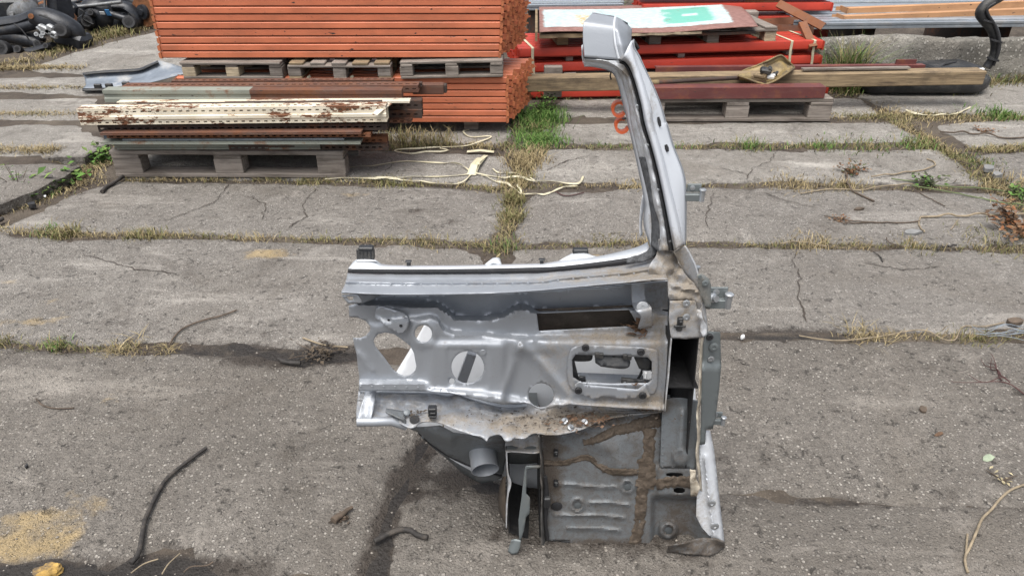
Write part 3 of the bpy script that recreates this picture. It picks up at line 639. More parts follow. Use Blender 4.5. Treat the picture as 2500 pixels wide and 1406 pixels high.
# ------------------------------------------------------------ pallets
def pallet(name, label, W, D, wood, style=1, bw=.1, h=(.022, .078, .022, .022), group=None, foot=.0):
    """style 1: deck boards run along x over cross boards; style 2: deck boards run along y over a front stringer.
    bottom board, block, stringer, deck; every board and block is its own part"""
    t = thing(name, label, 'pallet', group=group); hb, hk, hs, hd = h
    def bd(nm, c, d):
        m = MB(); m.box(c, d, None, .003); m.build(nm, wood[random.randrange(len(wood))], t, org=(0, 0, 0))
    j = lambda a: random.uniform(-a, a)
    ys = (0.05, D / 2, D - .05); xs = (bw / 2, W / 2, W - bw / 2)
    if style == 1:
        for y in ys: bd('bottom_board', (W / 2, y, hb / 2), (W, .1, hb))
        for y in ys:
            for x in xs: bd('block', (x + j(.004), y + j(.003) + .002, hb + hk / 2), (bw, .092 + j(.004), hk))
        for x in xs: bd('cross_board', (x, D / 2, hb + hk + hs / 2), (bw - .006, D - .006, hs))
        k = 5
        for i in range(k): bd('deck_board', (W / 2 + j(.006), .06 + i * (D - .12) / (k - 1), hb + hk + hs + hd / 2), (W, .115 + j(.01), hd))
    else:
        for x in xs: bd('bottom_board', (x, D / 2, hb / 2), (bw, D, hb))
        for y in ys:
            for x in xs: bd('block', (x + j(.004), y + j(.003) + .003, hb + hk / 2), (bw, .09, hk))
        for y in ys: bd('stringer_board', (W / 2, y, hb + hk + hs / 2), (W, .098, hs))
        for i in range(5): bd('deck_board', (.05 + i * (W - .1) / 4, D / 2 + j(.004), hb + hk + hs + hd / 2), (.085 + j(.008), D - .004, hd))
    return t
for (pl, pr, yl, yr, lab, wd, yy) in ((447, 690, 186, 186, 'pale stamped pallet under the left end of the upper orange stack', ('wood_pale', 'wood_grey'), 4.175), (705, 955, 188, 188, 'brown pallet with board ends showing under the middle of the upper orange stack', ('wood_brown', 'wood_grey'), 4.165),
                            (978, 1228, 183, 178, 'grey pallet tilting up under the right end of the upper orange stack', ('wood_grey', 'wood_grey'), 4.175)):
    a = Q(pl, yl, yy); b = Q(pr, yr, yy); W = (b - a).length
    p = pallet('wooden_pallet', lab, W, .54, [M[q] for q in wd], 2 if pl == 705 else 1, .074, (.014, .052, .014, .015), 'pallets between the orange stacks')
    p.location = (a.x, yy, .338); p.rotation_euler = (0, -math.atan2(b.z - a.z, b.x - a.x) if yl != yr else 0, 0)
for i, x in enumerate((-1.7, -1.0, -.25)):      # timbers that carry the lower stack off the ground
    m = MB(); m.box((0, 0, 0), (.09, .36, .060), None, .004); o = m.build('bearer', M['wood_grey'], org=None); o.location = (x, YS + .24, .033)
    tag(o, ['left', 'middle', 'right'][i] + ' timber bearer on the ground under the lower orange stack', 'bearer', 'bearers under the lower orange stack')
# straps round the lower stack
def ribbon(m, pts, w, up=(0, 0, 1), th=.0012):
    pts = [Vector(p) for p in pts]; A, B = [], []
    for i, p in enumerate(pts):
        t = (pts[min(i + 1, len(pts) - 1)] - pts[max(i - 1, 0)]).normalized(); s = t.cross(Vector(up))
        if s.length < 1e-4: s = Vector((1, 0, 0))
        s.normalize(); A.append(p + s * w / 2); B.append(p - s * w / 2)
    m.grid([A, B])
for i, px in enumerate((750, 855)):
    c = Q(px, 200, YS - .012); m = MB()
    ribbon(m, [(c.x, c.y - .003, .11), (c.x + .004, c.y - .004, .22), (c.x + .003, c.y - .003, .325), (c.x + .008, c.y + .005, .3395), (c.x + .02, c.y + .012, .345)], .014, (0, -1, 0))
    o = m.build('strap', M['strap'], solid=.0015); tag(o, ('left' if i == 0 else 'right') + ' cream packing strap bent over the front edge of the lower orange stack', 'strap', 'straps on the lower orange stack')

# ------------------------------------------------------------ scrap uprights on the left pallet
def holes_strip(m, x0, x1, f, a0, a1, h0, h1, per, hole):
    """strip between a0 and a1 (in the direction f) with a row of slots between h0 and h1"""
    def quad(xa, xb, p, q): m.add([f(xa, p), f(xb, p), f(xb, q), f(xa, q)], [(0, 1, 2, 3)])
    quad(x0, x1, a0, h0); quad(x0, x1, h1, a1); x = x0 + per * .3
    xa = x0
    while x + hole < x1:
        quad(xa, x, h0, h1); xa = x + hole; x += per
    quad(xa, x1, h0, h1)
def upright(name, label, pL, pR, H, D, mat, slots=2, top_slots=True, group='scrap uprights on the left pallet', per=.037, hole=.017, split=None, flat=False, cat='rack upright'):
    """perforated channel whose front lower edge runs from pL to pR (world points)"""
    pL, pR = Vector(pL), Vector(pR); L = (pR - pL).length; d = (pR - pL).normalized()
    rz = math.atan2(d.y, d.x); ry = -math.asin(d.z)
    t = thing(name, label, cat, pL, (0, ry, rz), group)
    secs = [(0, L, mat)] if not split else [(0, L * split[0], mat), (L * split[0], L, split[1])]
    for x0, x1, mt in secs:
        m = MB()
        if slots == 0:
            g_ = H * .12
            extrude_profile(m, [(0, 0), (0, H * .30), (g_, H * .38), (g_, H * .62), (0, H * .70), (0, H), (D, H), (D, 0)], x0, x1)
        else:
            fr = lambda x, a: (x, 0.0, a)
            def frg(x, a): return (x, .0, a)
            hs = .007
            if slots == 2:
                holes_strip(m, x0, x1, fr, H * .56, H, H * .80 - hs / 2, H * .80 + hs / 2, per, hole)
                holes_strip(m, x0, x1, fr, 0, H * .30, H * .13 - hs / 2, H * .13 + hs / 2, per, hole)
                m.add([(x0, 0, H * .30), (x1, 0, H * .30), (x1, -.006, H * .34), (x0, -.006, H * .34)], [(0, 1, 2, 3)])
                m.add([(x0, -.006, H * .34), (x1, -.006, H * .34), (x1, -.006, H * .52), (x0, -.006, H * .52)], [(0, 1, 2, 3)])
                m.add([(x0, -.006, H * .52), (x1, -.006, H * .52), (x1, 0, H * .56), (x0, 0, H * .56)], [(0, 1, 2, 3)])
            else:
                holes_strip(m, x0, x1, fr, 0, H, H * .5 - hs / 2, H * .5 + hs / 2, per, hole)
            tp = lambda x, a: (x, a, H)
            if top_slots: holes_strip(m, x0, x1, tp, 0, D, D * .45 - .006, D * .45 + .006, per, hole)
            else: m.add([(x0, 0, H), (x1, 0, H), (x1, D, H), (x0, D, H)], [(0, 1, 2, 3)])
            m.add([(x0, D, H), (x1, D, H), (x1, D, 0), (x0, D, 0)], [(0, 1, 2, 3)])
        o = m.build('channel' if not split else ('painted_channel' if x0 == 0 else 'rusted_channel'), mt, t, org=(0, 0, 0), solid=.0016 if slots else 0, recalc=bool(slots == 0))
    m = MB()   # folded lip along the lower edge
    m.box((L / 2, D * .5, .0015), (L - .002, D * .9, .003)); m.build('lip', mat, t, org=(0, 0, 0))
    return t
lp = pallet('wooden_pallet', 'grey long pallet on the ground under the pile of rusty uprights', 1.2, .8, [M['wood_grey']], 1, .145, (.022, .078, .022, .022))
a = P(284, 433); lp.location = (a.x, a.y, 0); lp.rotation_euler = (0, 0, rad(-.6))
U = upright
U('rack_upright', 'cream painted upright with big rust patches, longest in the pile', Q(198, 306, 3.44), Q(945, 298, 3.46), .080, .07, M['cream'])
U('rack_upright', 'dark brown slotted upright directly under the cream upright', Q(242, 323, 3.47), Q(946, 318, 3.49), .034, .06, M['rust_dark'], 1, False, hole=.022)
U('rack_upright', 'thin rust streaked rail below the dark slotted upright', Q(245, 331, 3.42), Q(882, 328, 3.42), .011, .07, M['rust'], 0, False)
U('rack_upright', 'dark blue worn upright with pale slots low in the pile', Q(258, 350, 3.49), Q(880, 347, 3.50), .052, .07, M['bluedark'], 1, False, per=.034, hole=.016)
U('rack_upright', 'pale thin rail sticking out left near the pallet top', Q(246, 353, 3.43), Q(880, 353, 3.43), .010, .08, M['greygreen'], 0, False)
U('rack_upright', 'mossy grey green channel lying on the pallet deck', Q(280, 366, 3.50), Q(782, 365, 3.51), .030, .08, M['greygreen'], 0, False)
U('rack_upright', 'orange rusted square slotted upright end at lower right of the pile', Q(560, 353, 3.53), Q(946, 352, 3.56), .040, .05, M['rust_orange'], 1, True, per=.034, hole=.018)
U('rack_upright', 'rusted slotted upright lying lowest at the right of the pile', Q(560, 369, 3.50), Q(949, 367, 3.53), .032, .05, M['rust_dark'], 1, True, per=.034, hole=.018)
U('rack_upright', 'grey green channel turning rusty brown towards its right end', Q(257, 250, 3.60), Q(982, 250, 3.62), .060, .07, M['greygreen'], 0, False, split=(.49, M['rust']))
U('rack_upright', 'brown upright with slotted top flange behind the grey green channel', Q(300, 229, 3.70), Q(1022, 226, 3.74), .035, .08, M['rust'], 1, True, hole=.022)
U('rack_upright', 'dark slotted upright end sticking out right, upper of two', Q(620, 268, 3.66), Q(1030, 268, 3.68), .045, .07, M['rust_dark'], 1, False, hole=.02)
U('rack_upright', 'dark slotted upright end sticking out right, lower of two', Q(620, 290, 3.64), Q(1031, 289, 3.66), .042, .07, M['rust_dark'], 1, False, hole=.02)
U('rack_upright', 'thin dark rail lying at the back top of the pile', Q(386, 217, 3.80), Q(1030, 212, 3.83), .018, .04, M['rust_dark'], 0, False)
U('rack_upright', 'brown steel rail filling the middle of the pile behind the cream upright', Q(330, 305, 3.60), Q(930, 303, 3.60), .06, .1, M['rust_dark'], 0, False)
U('rack_upright', 'brown steel rail at the back of the pile over the pallet', Q(330, 320, 3.80), Q(930, 318, 3.80), .09, .1, M['rust_dark'], 0, False)
for k, (lab, l, r, Y, H, D, mt, sl) in enumerate((
    ('thin rusty strip of upright lying on top of the cream upright', (330, 262), (930, 256), 3.52, .010, .05, 'rust_dark', 0), ('thin pale rusty rail edge between the cream and the grey green uprights', (285, 254), (1000, 252), 3.56, .008, .06, 'cream', 0),
    ('slotted rusty rail just below the thin rust streaked rail', (262, 338), (905, 335), 3.46, .016, .06, 'rust_orange', 1), ('narrow brown rail end below the two dark slotted ends', (640, 302), (1005, 300), 3.62, .016, .05, 'rust', 1),
    ('narrow dark rail on the very top of the pile, behind the slotted flange', (420, 208), (960, 205), 3.88, .020, .05, 'rust', 1), ('grey strip of rail between the dark blue and the pale rails', (300, 344), (840, 342), 3.46, .008, .05, 'galv', 0))):
    U('rack_upright', lab, Q(*l, Y), Q(*r, Y), H, D, M[mt], sl, bool(sl), hole=.02)
t = thing('square_tube', 'square dark tube with capped end sticking out right of the pile', 'tube', group='scrap uprights on the left pallet')
ORG[t.name] = Vector((0, 0, 0)); aL, aR = Q(520, 224, 3.90), Q(1092, 224, 3.92)
m = MB(); m.box(((aL.x + aR.x) / 2, 3.91, aR.z + .022), (aR.x - aL.x, .045, .045), None, .004); m.build('tube_body', M['rust_dark'], t)
m = MB(); m.box((aR.x - .10, 3.905, aR.z + .022), (.17, .056, .054), None, .004); m.build('sleeve', M['rust'], t)
for lab, p0, p1, mt in (('pale flat bar slanting up at the right end of the cream upright', Q(914, 280, 3.40), Q(950, 252, 3.55), 'cream'), ('pale sheet strip resting across the top of the cream upright', Q(360, 264, 3.50), Q(500, 254, 3.58), 'cream'), ('thin rusty strip lying loosely on the cream upright', Q(316, 270, 3.46), Q(420, 262, 3.52), 'rust')):
    m = MB(); ribbon(m, [p0, (p0 + p1) / 2 + Vector((0, 0, .004)), p1], .03, (0, -.4, 1)); o = m.build('flat_bar', M[mt], solid=.004)
    tag(o, lab, 'flat bar', 'loose flat bars on the pile')

# ------------------------------------------------------------ plastic bumper on the ground, left
t = wthing('car_bumper', 'blue grey plastic car bumper lying hollow side up on the slabs', 'bumper', tuple(P(300, 218)))
def lofted(curves, n=48, m=None):
    """curves: list of (px points, Y or function of t)"""
    rows = []
    for pts, Y in curves:
        r = resample(pts, n); rows.append([Q(r[i][0], r[i][1], Y(i / (n - 1)) if callable(Y) else Y) for i in range(n)])
    (m or MB()).grid(rows); return rows
top = ZK((1175, 1050), (1400, 1022), (1700, 1005), (1980, 985), (2120, 930), (2250, 872), (2420, 905), (2600, 960)); bot = ZK((1178, 1290), (1500, 1280), (1800, 1250), (2200, 1170), (2460, 1100), (2640, 1050))
mid = ZK((1212, 1120), (1450, 1090), (1750, 1075), (2000, 1050), (2180, 985), (2300, 940), (2450, 950), (2620, 990)); mid2 = ZK((1228, 1215), (1480, 1190), (1780, 1165), (2100, 1110), (2350, 1045), (2620, 1020))
m = MB(); lofted([(top, 5.15), (mid, 5.14), (mid2, 5.06), (bot, 4.93)], m=m); m.build('shell', M['bumper'], t, smooth=60, solid=.004)
m = MB(); lofted([([(x, y - 1) for x, y in top[:6]], 5.155), ([(x + 2, y + 4) for x, y in top[:6]], 5.12)], m=m); m.build('upper_lip', M['black_plastic'], t, smooth=60, solid=.004)
m = MB(); lofted([([(x, y - 4) for x, y in bot[:3]], 4.925), ([(x, y + 2) for x, y in bot[:3]], 4.905)], m=m); m.build('lower_lip', M['black_plastic'], t, smooth=60, solid=.006)
for k, (x, y) in enumerate(ZK((1400, 1235), (1560, 1228), (1800, 1205))):
    c = Q(x, y, 4.93); m = MB(); m.box(c, (.05, .02, .03), None, .004); m.build('clip', M['black_plastic'], t)

# ------------------------------------------------------------ old axles and suspension parts, upper left
def kq(pts, Y): return [Q(x, y, Y) for x, y in ZK(*pts)]
def ksm(pts, Y, n=16): return [Vector(p) for p in resample(kq(pts, Y), n)]
def ringpart(c, r, w, axis=(.25, -1, .35), mat='rubber', name='bushing', par=None, hole=.6):
    r *= .66
    m = MB(); m.lathe([(r * hole, w), (r * hole, -w * .6), (r * .7, -w), (r * .96, -w), (r, -w * .8), (r, w * .8), (r * .9, w)], c, axis, 18); m.lathe([(0, -w * .2), (r * .2, -w * .2), (r * .2, w), (0, w)], c, axis, 10); m.lathe([(0, w * .3), (r * hole * 1.02, w * .3)], c, axis, 12)
    return m.build(name, M[mat], par, smooth=40)
S = 'scrap axles and suspension parts'
t = wthing('axle_beam', 'black rear axle beam with ring bushing, nearest in the scrap heap', 'axle', tuple(P(60, 120)), S)
m = MB(); m.tube(ksm([(-300, 380), (0, 345), (300, 300), (470, 235)], 6.45), .075, 8, flat=.7); m.tube(ksm([(-300, 480), (0, 455), (350, 385), (660, 300)], 6.40), .045, 8); m.build('beam', M['black_metal'], t, smooth=50)
m = MB(); m.tube(ksm([(450, 250), (600, 260), (760, 330), (950, 400), (1080, 460), (1130, 540)], 6.40), [.06 + .05 * math.sin(math.pi * min(1, i / 15)) for i in range(16)], 10); m.build('trailing_arm', M['black_metal'], t, smooth=60)
ringpart(kq([(890, 445)], 6.27)[0], .085, .05, par=t); ringpart(kq([(475, 250)], 6.36)[0], .035, .05, par=t, mat='disc_rust')
m = MB(); m.box(kq([(1050, 560)], 6.42)[0], (.26, .2, .13), Matrix.Rotation(.3, 3, 'Y'), .03); m.build('hub_carrier', M['black_metal'], t)
t = wthing('control_arm', 'black stamped control arm lying lowest at left edge of the heap', 'control arm', tuple(P(60, 132)), S)
m = MB(); m.tube(ksm([(100, 690), (200, 730), (330, 745), (520, 715), (640, 680), (760, 655)], 6.25), [.05, .06, .065, .055, .05, .045, .05, .05, .05, .05, .05, .05, .05, .05, .05, .05], 8, flat=.6); m.build('arm', M['black_metal'], t, smooth=60)
ringpart(kq([(30, 700)], 6.15)[0], .10, .05, par=t); ringpart(kq([(680, 665)], 6.17)[0], .035, .05, par=t); ringpart(kq([(265, 708)], 6.18)[0], .045, .03, par=t)
m = MB(); m.tube(ksm([(-60, 800), (60, 790), (170, 750)], 6.2), .05, 8, flat=.6); m.build('arm_end', M['black_metal'], t, smooth=60)
t = wthing('control_arm', 'black bent arm in shadow behind the lowest control arm', 'control arm', tuple(P(50, 120)), S)
m = MB(); m.tube(ksm([(-50, 560), (120, 520), (320, 560), (480, 600), (560, 640)], 6.42), .06, 8); m.build('arm', M['black_metal'], t, smooth=60); ringpart(kq([(560, 640)], 6.36)[0], .05, .05, par=t)
t = wthing('caliper', 'pale alloy brake caliper lying among the black axle parts', 'caliper', tuple(P(118, 100)), S)
for (x, y, w, h) in ((640, 415, .10, .05), (720, 415, .06, .07), (745, 470, .09, .05), (780, 510, .06, .05), (690, 455, .05, .05)):
    m = MB(); m.box(kq([(x, y)], 6.22)[0], (w, .05, h), Matrix.Rotation(.5, 3, 'Y'), .012); m.build('casting', M['alloy'], t)
m = MB(); m.tube(ksm([(520, 390), (570, 430), (600, 470)], 6.2), .010, 6); m.build('pin', M['alloy'], t)
for q in ((525, 495), (600, 520), (620, 480)): ringpart(kq([q], 6.2)[0], .028, .012, mat='alloy', par=t, name='washer')
t = wthing('transmission_box', 'square black gearbox case at the left edge behind the axle beam', 'gearbox', tuple(P(25, 60)), S)
c = kq([(150, 140)], 6.9)[0]; m = MB(); m.box(c, (.36, .30, .22), Matrix.Rotation(.25, 3, 'Z'), .03); m.build('case', M['black_metal'], t); ringpart(kq([(172, 205)], 6.72)[0], .03, .02, par=t, mat='grey_cast', name='plug')
m = MB(); m.lathe([(.09, -.12), (.09, .1), (.06, .12), (0, .12)], kq([(340, 165)], 6.8)[0], (1, -.4, .2), 16); m.build('output_flange', M['grey_cast'], t, smooth=40)
t = wthing('strut', 'tall flat black strut standing upright in the heap', 'strut', tuple(P(150, 60)), S)
a_, b_ = kq([(820, -150), (880, 250)], 6.75); m = MB(); m.tube([a_, (a_ + b_) / 2, b_], [.10, .11, .12], 4, flat=.4); m.build('strut_body', M['black_metal'], t); m = MB(); m.tube([a_ + Vector((-.1, -.02, 0)), b_ + Vector((-.12, -.02, .05))], .012, 6); m.build('rod', M['grey_cast'], t)
t = wthing('shock_absorber', 'grey shock absorber leaning back at the left of the heap', 'shock absorber', tuple(P(82, 50)), S)
a_, b_ = kq([(430, -60), (500, 180)], 6.9); m = MB(); m.tube([a_, b_], .045, 12); m.build('tube', M['grey_cast'], t, smooth=50); m = MB(); m.tube([b_, b_ + (b_ - a_) * .25], .02, 8); m.build('rod', M['grey_cast'], t, smooth=50)
def disc(lab, c, r, axis):
    t = wthing('brake_disc', lab, 'brake disc', tuple(c), S)
    m = MB(); m.lathe([(r * .5, .02), (r, .02), (r, -.005), (r * .5, -.005), (r * .5, .02)], c, axis, 32); m.build('rotor', M['disc_rust'], t, smooth=30)
    m = MB(); m.lathe([(0, -.05), (r * .2, -.05), (r * .22, -.035), (r * .48, -.03), (r * .52, 0), (r * .52, .02)], c, axis, 24); m.build('hub', M['black_metal'], t, smooth=30)
disc('rusty brake disc standing on edge at the right end of the heap', kq([(2060, 175)], 7.2)[0], .135, (.35, 1, -.05))
disc('rusty brake disc lying tilted above the ring bushing', kq([(870, 320)], 6.75)[0], .14, (.2, .5, -1))
disc('rust brown brake disc half hidden high in the middle of the heap', kq([(620, 165)], 7.0)[0], .13, (.2, .8, -1))
t = wthing('rear_axle', 'black rear axle with differential and white paint marks, right of the heap', 'axle', tuple(P(240, 66)), S)
m = MB(); m.tube(kq([(1090, 105), (1400, 72), (1740, 32)], 7.1), .016, 8); m.build('stabiliser_bar', M['grey_cast'], t, smooth=50)
c = kq([(1440, 235)], 7.25)[0]; m = MB(); m.lathe([(0, -.17), (.10, -.16), (.17, -.09), (.19, 0), (.16, .1), (.08, .16), (0, .17)], c, (.4, -1, .3), 20); m.build('differential_case', M['black_metal'], t, smooth=50)
m = MB(); m.box(kq([(1462, 192)], 7.02)[0], (.045, .004, .028), Matrix.Rotation(.4, 3, 'X')); m.build('white_tag', M['white_bit'], t)
m = MB(); m.box(kq([(1545, 185)], 7.04)[0], (.04, .004, .06), Matrix.Rotation(.4, 3, 'X')); m.build('blue_tag', m_simple('blue_tag_plastic', (.05, .20, .45), .5), t)
m = MB(); m.tube(ksm([(1070, 370), (1200, 275), (1330, 190)], 7.05), .038, 8); m.build('trailing_arm', M['black_metal'], t, smooth=50)
m = MB(); m.tube(ksm([(1580, 205), (1720, 250), (1890, 300)], 7.1), .035, 8); m.build('trailing_arm', M['black_metal'], t, smooth=50)
m = MB(); m.tube(ksm([(1640, 90), (1790, 100), (1900, 170), (1970, 270), (1960, 350)], 7.2), .075, 8, flat=.7); m.build('subframe', M['black_metal'], t, smooth=60)
m = MB(); m.tube(ksm([(1100, 130), (1250, 150), (1380, 120), (1620, 100)], 7.35), .07, 8); m.build('subframe', M['black_metal'], t, smooth=60)
ringpart(kq([(1260, 320)], 7.0)[0], .08, .04, par=t); ringpart(kq([(1860, 330)], 7.0)[0], .09, .05, par=t); ringpart(kq([(1310, 195)], 7.0)[0], .04, .04, par=t)
m = MB(); m.lathe([(.05, -.1), (.1, -.08), (.1, .06), (.05, .1), (0, .1)], kq([(1750, 340)], 7.25)[0], (1, -.3, 0), 14); m.build('drive_flange', M['black_metal'], t, smooth=40)
for k, (lab, pts, Y, r, mt) in enumerate((('dark driveshaft lying across the back of the heap, left part', [(450, 40), (620, 60), (790, 30)], 7.3, .06, 'black_metal'), ('thick black crossmember at the back of the heap behind the rear axle', [(1000, 20), (1300, 60), (1700, -10)], 7.7, .10, 'black_metal'),
        ('rust brown pipe poking up at the back of the heap', [(1190, 60), (1260, 10), (1330, -60)], 7.5, .07, 'disc_rust'), ('black axle tube behind the right brake disc', [(1800, -30), (1950, 50), (2150, 60)], 7.6, .10, 'black_metal'), ('black axle tube in the far left corner of the heap', [(-100, 60), (100, 20), (400, -40)], 7.6, .12, 'black_metal'), ('grey suspension tube beside the tall strut', [(930, 30), (1080, 50), (1180, 30)], 7.6, .08, 'grey_cast'), ('black suspension link lying low under the rear axle', [(1120, 380), (1300, 360), (1500, 370), (1580, 350)], 7.2, .05, 'black_metal'), ('black crossmember lying behind the axle beam at left', [(540, 210), (700, 200), (800, 230)], 6.9, .035, 'black_metal'))):
    t = wthing('suspension_part', lab, 'car part', tuple(Q(*ZK(pts[0])[0], Y)), S); m = MB(); m.tube(ksm(pts, Y), r, 10); m.build('tube', M[mt], t, smooth=50)
    e = ksm(pts, Y)[-1]; ringpart(e, r * 1.25, r * .5, par=t, mat='black_metal', name='flange', axis=(1, -.2, .2))
t = wthing('cable', 'thin black brake cable trailing over the scrap axle', 'cable', tuple(P(50, 110)), S); m = MB(); m.tube(ksm([(200, 345), (300, 420), (380, 520), (430, 600)], 6.2), .006, 5); m.build('cable_line', M['rubber'], t)

def kbracket(lab, pts, Y, th=.05, mt='black_metal', cat='car part'):
    pp = kq(pts, Y); t = wthing('suspension_part', lab, cat, tuple(pp[0]), S); m = MB(); m.prism(pp, (0, th, 0)); m.build('bracket', M[mt], t, bev=.008)
    for q in (pp[0].lerp(pp[2], .3), pp[0].lerp(pp[2], .7)):
        m = MB(); m.lathe([(.014, -.006), (.014, 0), (.008, .001), (0, .001)], q, (0, -1, .1), 10); m.build('bolt_head', M['grey_cast'], t)
kbracket('black triangular bracket plate standing in the middle of the heap', [(930, 60), (1010, 30), (1090, 120), (1060, 260), (960, 240)], 7.0)
kbracket('black hanger plate between the axle beam and the brake disc', [(560, 330), (700, 300), (760, 380), (680, 400), (600, 390)], 6.45)
kbracket('small rust brown plate lying on the grey tube at the top', [(1200, 20), (1300, 5), (1340, 60), (1250, 75)], 7.2, .03, 'disc_rust')
kbracket('black spring seat plate at the right of the differential', [(1560, 110), (1680, 90), (1760, 160), (1740, 260), (1640, 250)], 7.3)
kbracket('black skid plate under the front control arm', [(330, 560), (520, 520), (640, 560), (620, 640), (400, 640)], 6.5, .04)
for lab, pts, Y in (('thin cable looped over the rear axle', [(1130, 130), (1200, 180), (1180, 260), (1290, 330), (1340, 350)], 6.95), ('black wire curling at the right end of the heap', [(1830, 200), (1870, 270), (1850, 340), (1900, 380)], 7.0), ('grey brake pipe running along the axle beam', [(560, 215), (680, 255), (820, 330), (960, 380)], 6.28), ('black hose hanging from the gearbox case', [(290, 200), (380, 240), (420, 330), (380, 400)], 6.5)):
    t = wthing('cable', lab, 'cable', tuple(kq([pts[0]], Y)[0]), S); m = MB(); m.tube(ksm(pts, Y, 24), .008, 6); m.build('cable_line', M['rubber'], t, smooth=50)
t = wthing('coil_spring', 'rusty coil spring half hidden behind the rear axle', 'spring', tuple(kq([(1180, 110)], 7.45)[0]), S); c = kq([(1180, 170)], 7.4)[0]
m = MB(); m.tube([c + Vector((.07 * math.cos(q), .07 * math.sin(q), .018 * q - .1)) for q in np.linspace(0, 6 * 2 * math.pi / 1.5, 90)], .010, 6); m.build('coil', M['black_metal'], t, smooth=50)
# ------------------------------------------------------------ red beams, right
YAW = rad(7.0)
rb = rack_beam('red_beam', 'x', 2.17, .066, .06, M['red'], M['red'], 'red beams in the strapped bundle', flap=.02)
RO = Vector((.055, 4.99, 0))
def red_rows(proto, org, zs, names, cols, where, grp, yaw, what='red beam'):
    R = Matrix.Rotation(yaw, 3, 'Z')
    for z, nm in zip(zs, names):
        for j in range(cols):
            b = proto if proto.name not in USED else dup(proto); USED.add(proto.name)
            b.location = Vector(org) + R @ Vector((random.uniform(-.008, .008), .074 * j, z)); b.rotation_euler = (0, 0, yaw)
            b['label'] = (f'{what} at the front of the {nm} of the {where}' if j == 0 else f'{what} in the {nm} of the {where}, {CNT[j]} back from the front'); b['group'] = grp
red_rows(rb, RO, (.166, .268), ('lower layer', 'top layer'), 7, 'strapped red bundle', 'red beams in the strapped bundle', YAW)
b = dup(rb, RO + Vector((.0, -.03, .0)), (0, 0, rad(3)), 'red beam lying on the ground under the long timber', 'red beams in the strapped bundle')
rb2 = rack_beam('red_beam', 'x', 1.5, .066, .06, M['red'], M['red'], 'red beams in the rear stack', flap=.02)
red_rows(rb2, (1.02, 5.92, 0), (.10, .20, .305, .405, .505), ('bottom layer', 'second layer', 'third layer', 'fourth layer', 'fifth layer'), 3, 'rear red stack', 'red beams in the rear stack', rad(3))
for i in range(2):
    m = MB(); m.box((0, 0, 0), (.08, .6, .08), None, .004); o = m.build('bearer', M['wood_grey']); o.location = (1.25 + i * 1.0, 6.2, .05)
    tag(o, ('left' if i == 0 else 'right') + ' timber bearer under the rear red stack', 'bearer', 'bearers under the red stacks')
R7 = Matrix.Rotation(YAW, 3, 'Z')
for i, x in enumerate((.35, 1.15, 1.95)):
    m = MB(); m.box((0, 0, 0), (.09, .5, .16), None, .004); o = m.build('bearer', M['wood_grey']); o.location = RO + R7 @ Vector((x, .25, .083)); o.rotation_euler = (0, 0, YAW)
    tag(o, ['left', 'middle', 'right'][i] + ' timber bearer under the strapped red bundle', 'bearer', 'bearers under the red stacks')
    m = MB(); m.box((0, 0, 0), (.05, .46, .032), None, .003); o = m.build('spacer', M['wood_grey']); o.location = RO + R7 @ Vector((x, .27, .249)); o.rotation_euler = (0, 0, YAW)
    tag(o, ['left', 'middle', 'right'][i] + ' thin wooden spacer between the two red layers', 'spacer', 'spacers in the red bundle')
for i, (x, l) in enumerate(((.085, 'left'), (1.93, 'second from right'), (2.10, 'rightmost'))):
    m = MB(); pts = [(x + .012, -.004, .10), (x + .008, -.004, .2), (x, -.004, .262), (x, -.004, .334), (x + .002, .0, .3375), (x - .02, .25, .339), (x - .05, .5, .339)]
    pts = [RO + R7 @ Vector(p) for p in pts]; A = [p + R7 @ Vector((-.009, 0, 0)) for p in pts]; B = [p + R7 @ Vector((.009, 0, 0)) for p in pts]; m.grid([A, B]); o = m.build('strap', M['strap'], solid=.0015)
    tag(o, f'cream packing strap round the red bundle, {l} of three', 'strap', 'straps round the red bundle')
# rusty angle bars thrown over the red stacks
for i, (a, b, Y0, Y1, lab) in enumerate((((190, 30), (615, 250), 5.75, 5.45, 'rusty channel slanting down to the right across the red stack'), ((420, 205), (525, 435), 5.45, 5.22, 'rusty channel hanging steeply down in front of the red beam ends'), ((-60, 222), (425, 190), 5.75, 5.80, 'rusty channel lying level between the red stacks, upper one'), ((70, 262), (525, 285), 5.55, 5.60, 'brown channel lying level between the red stacks, lower one'), ((-120, 35), (240, 30), 6.0, 6.0, 'rusty channel lying on top of the rear red stack'))):
    p, q = Q(*ZD(a)[0], Y0), Q(*ZD(b)[0], Y1); d = (q - p).normalized(); L = (q - p).length; s = d.cross(Vector((0, -1, .2))).normalized(); n_ = s.cross(d)
    m = MB(); w, h, th = .055, .03, .004
    prof = [(-w / 2, -h), (-w / 2, 0), (w / 2, 0), (w / 2, -h), (w / 2 - th, -h), (w / 2 - th, -th), (-w / 2 + th, -th), (-w / 2 + th, -h)]
    poly = [p + s * u_ + n_ * v_ for u_, v_ in prof]; m.prism(poly, d * L); o = m.build('steel_channel', M['rust_orange'] if i != 3 else M['rust'])
    tag(o, lab, 'channel', 'rusty channels over the red stacks')

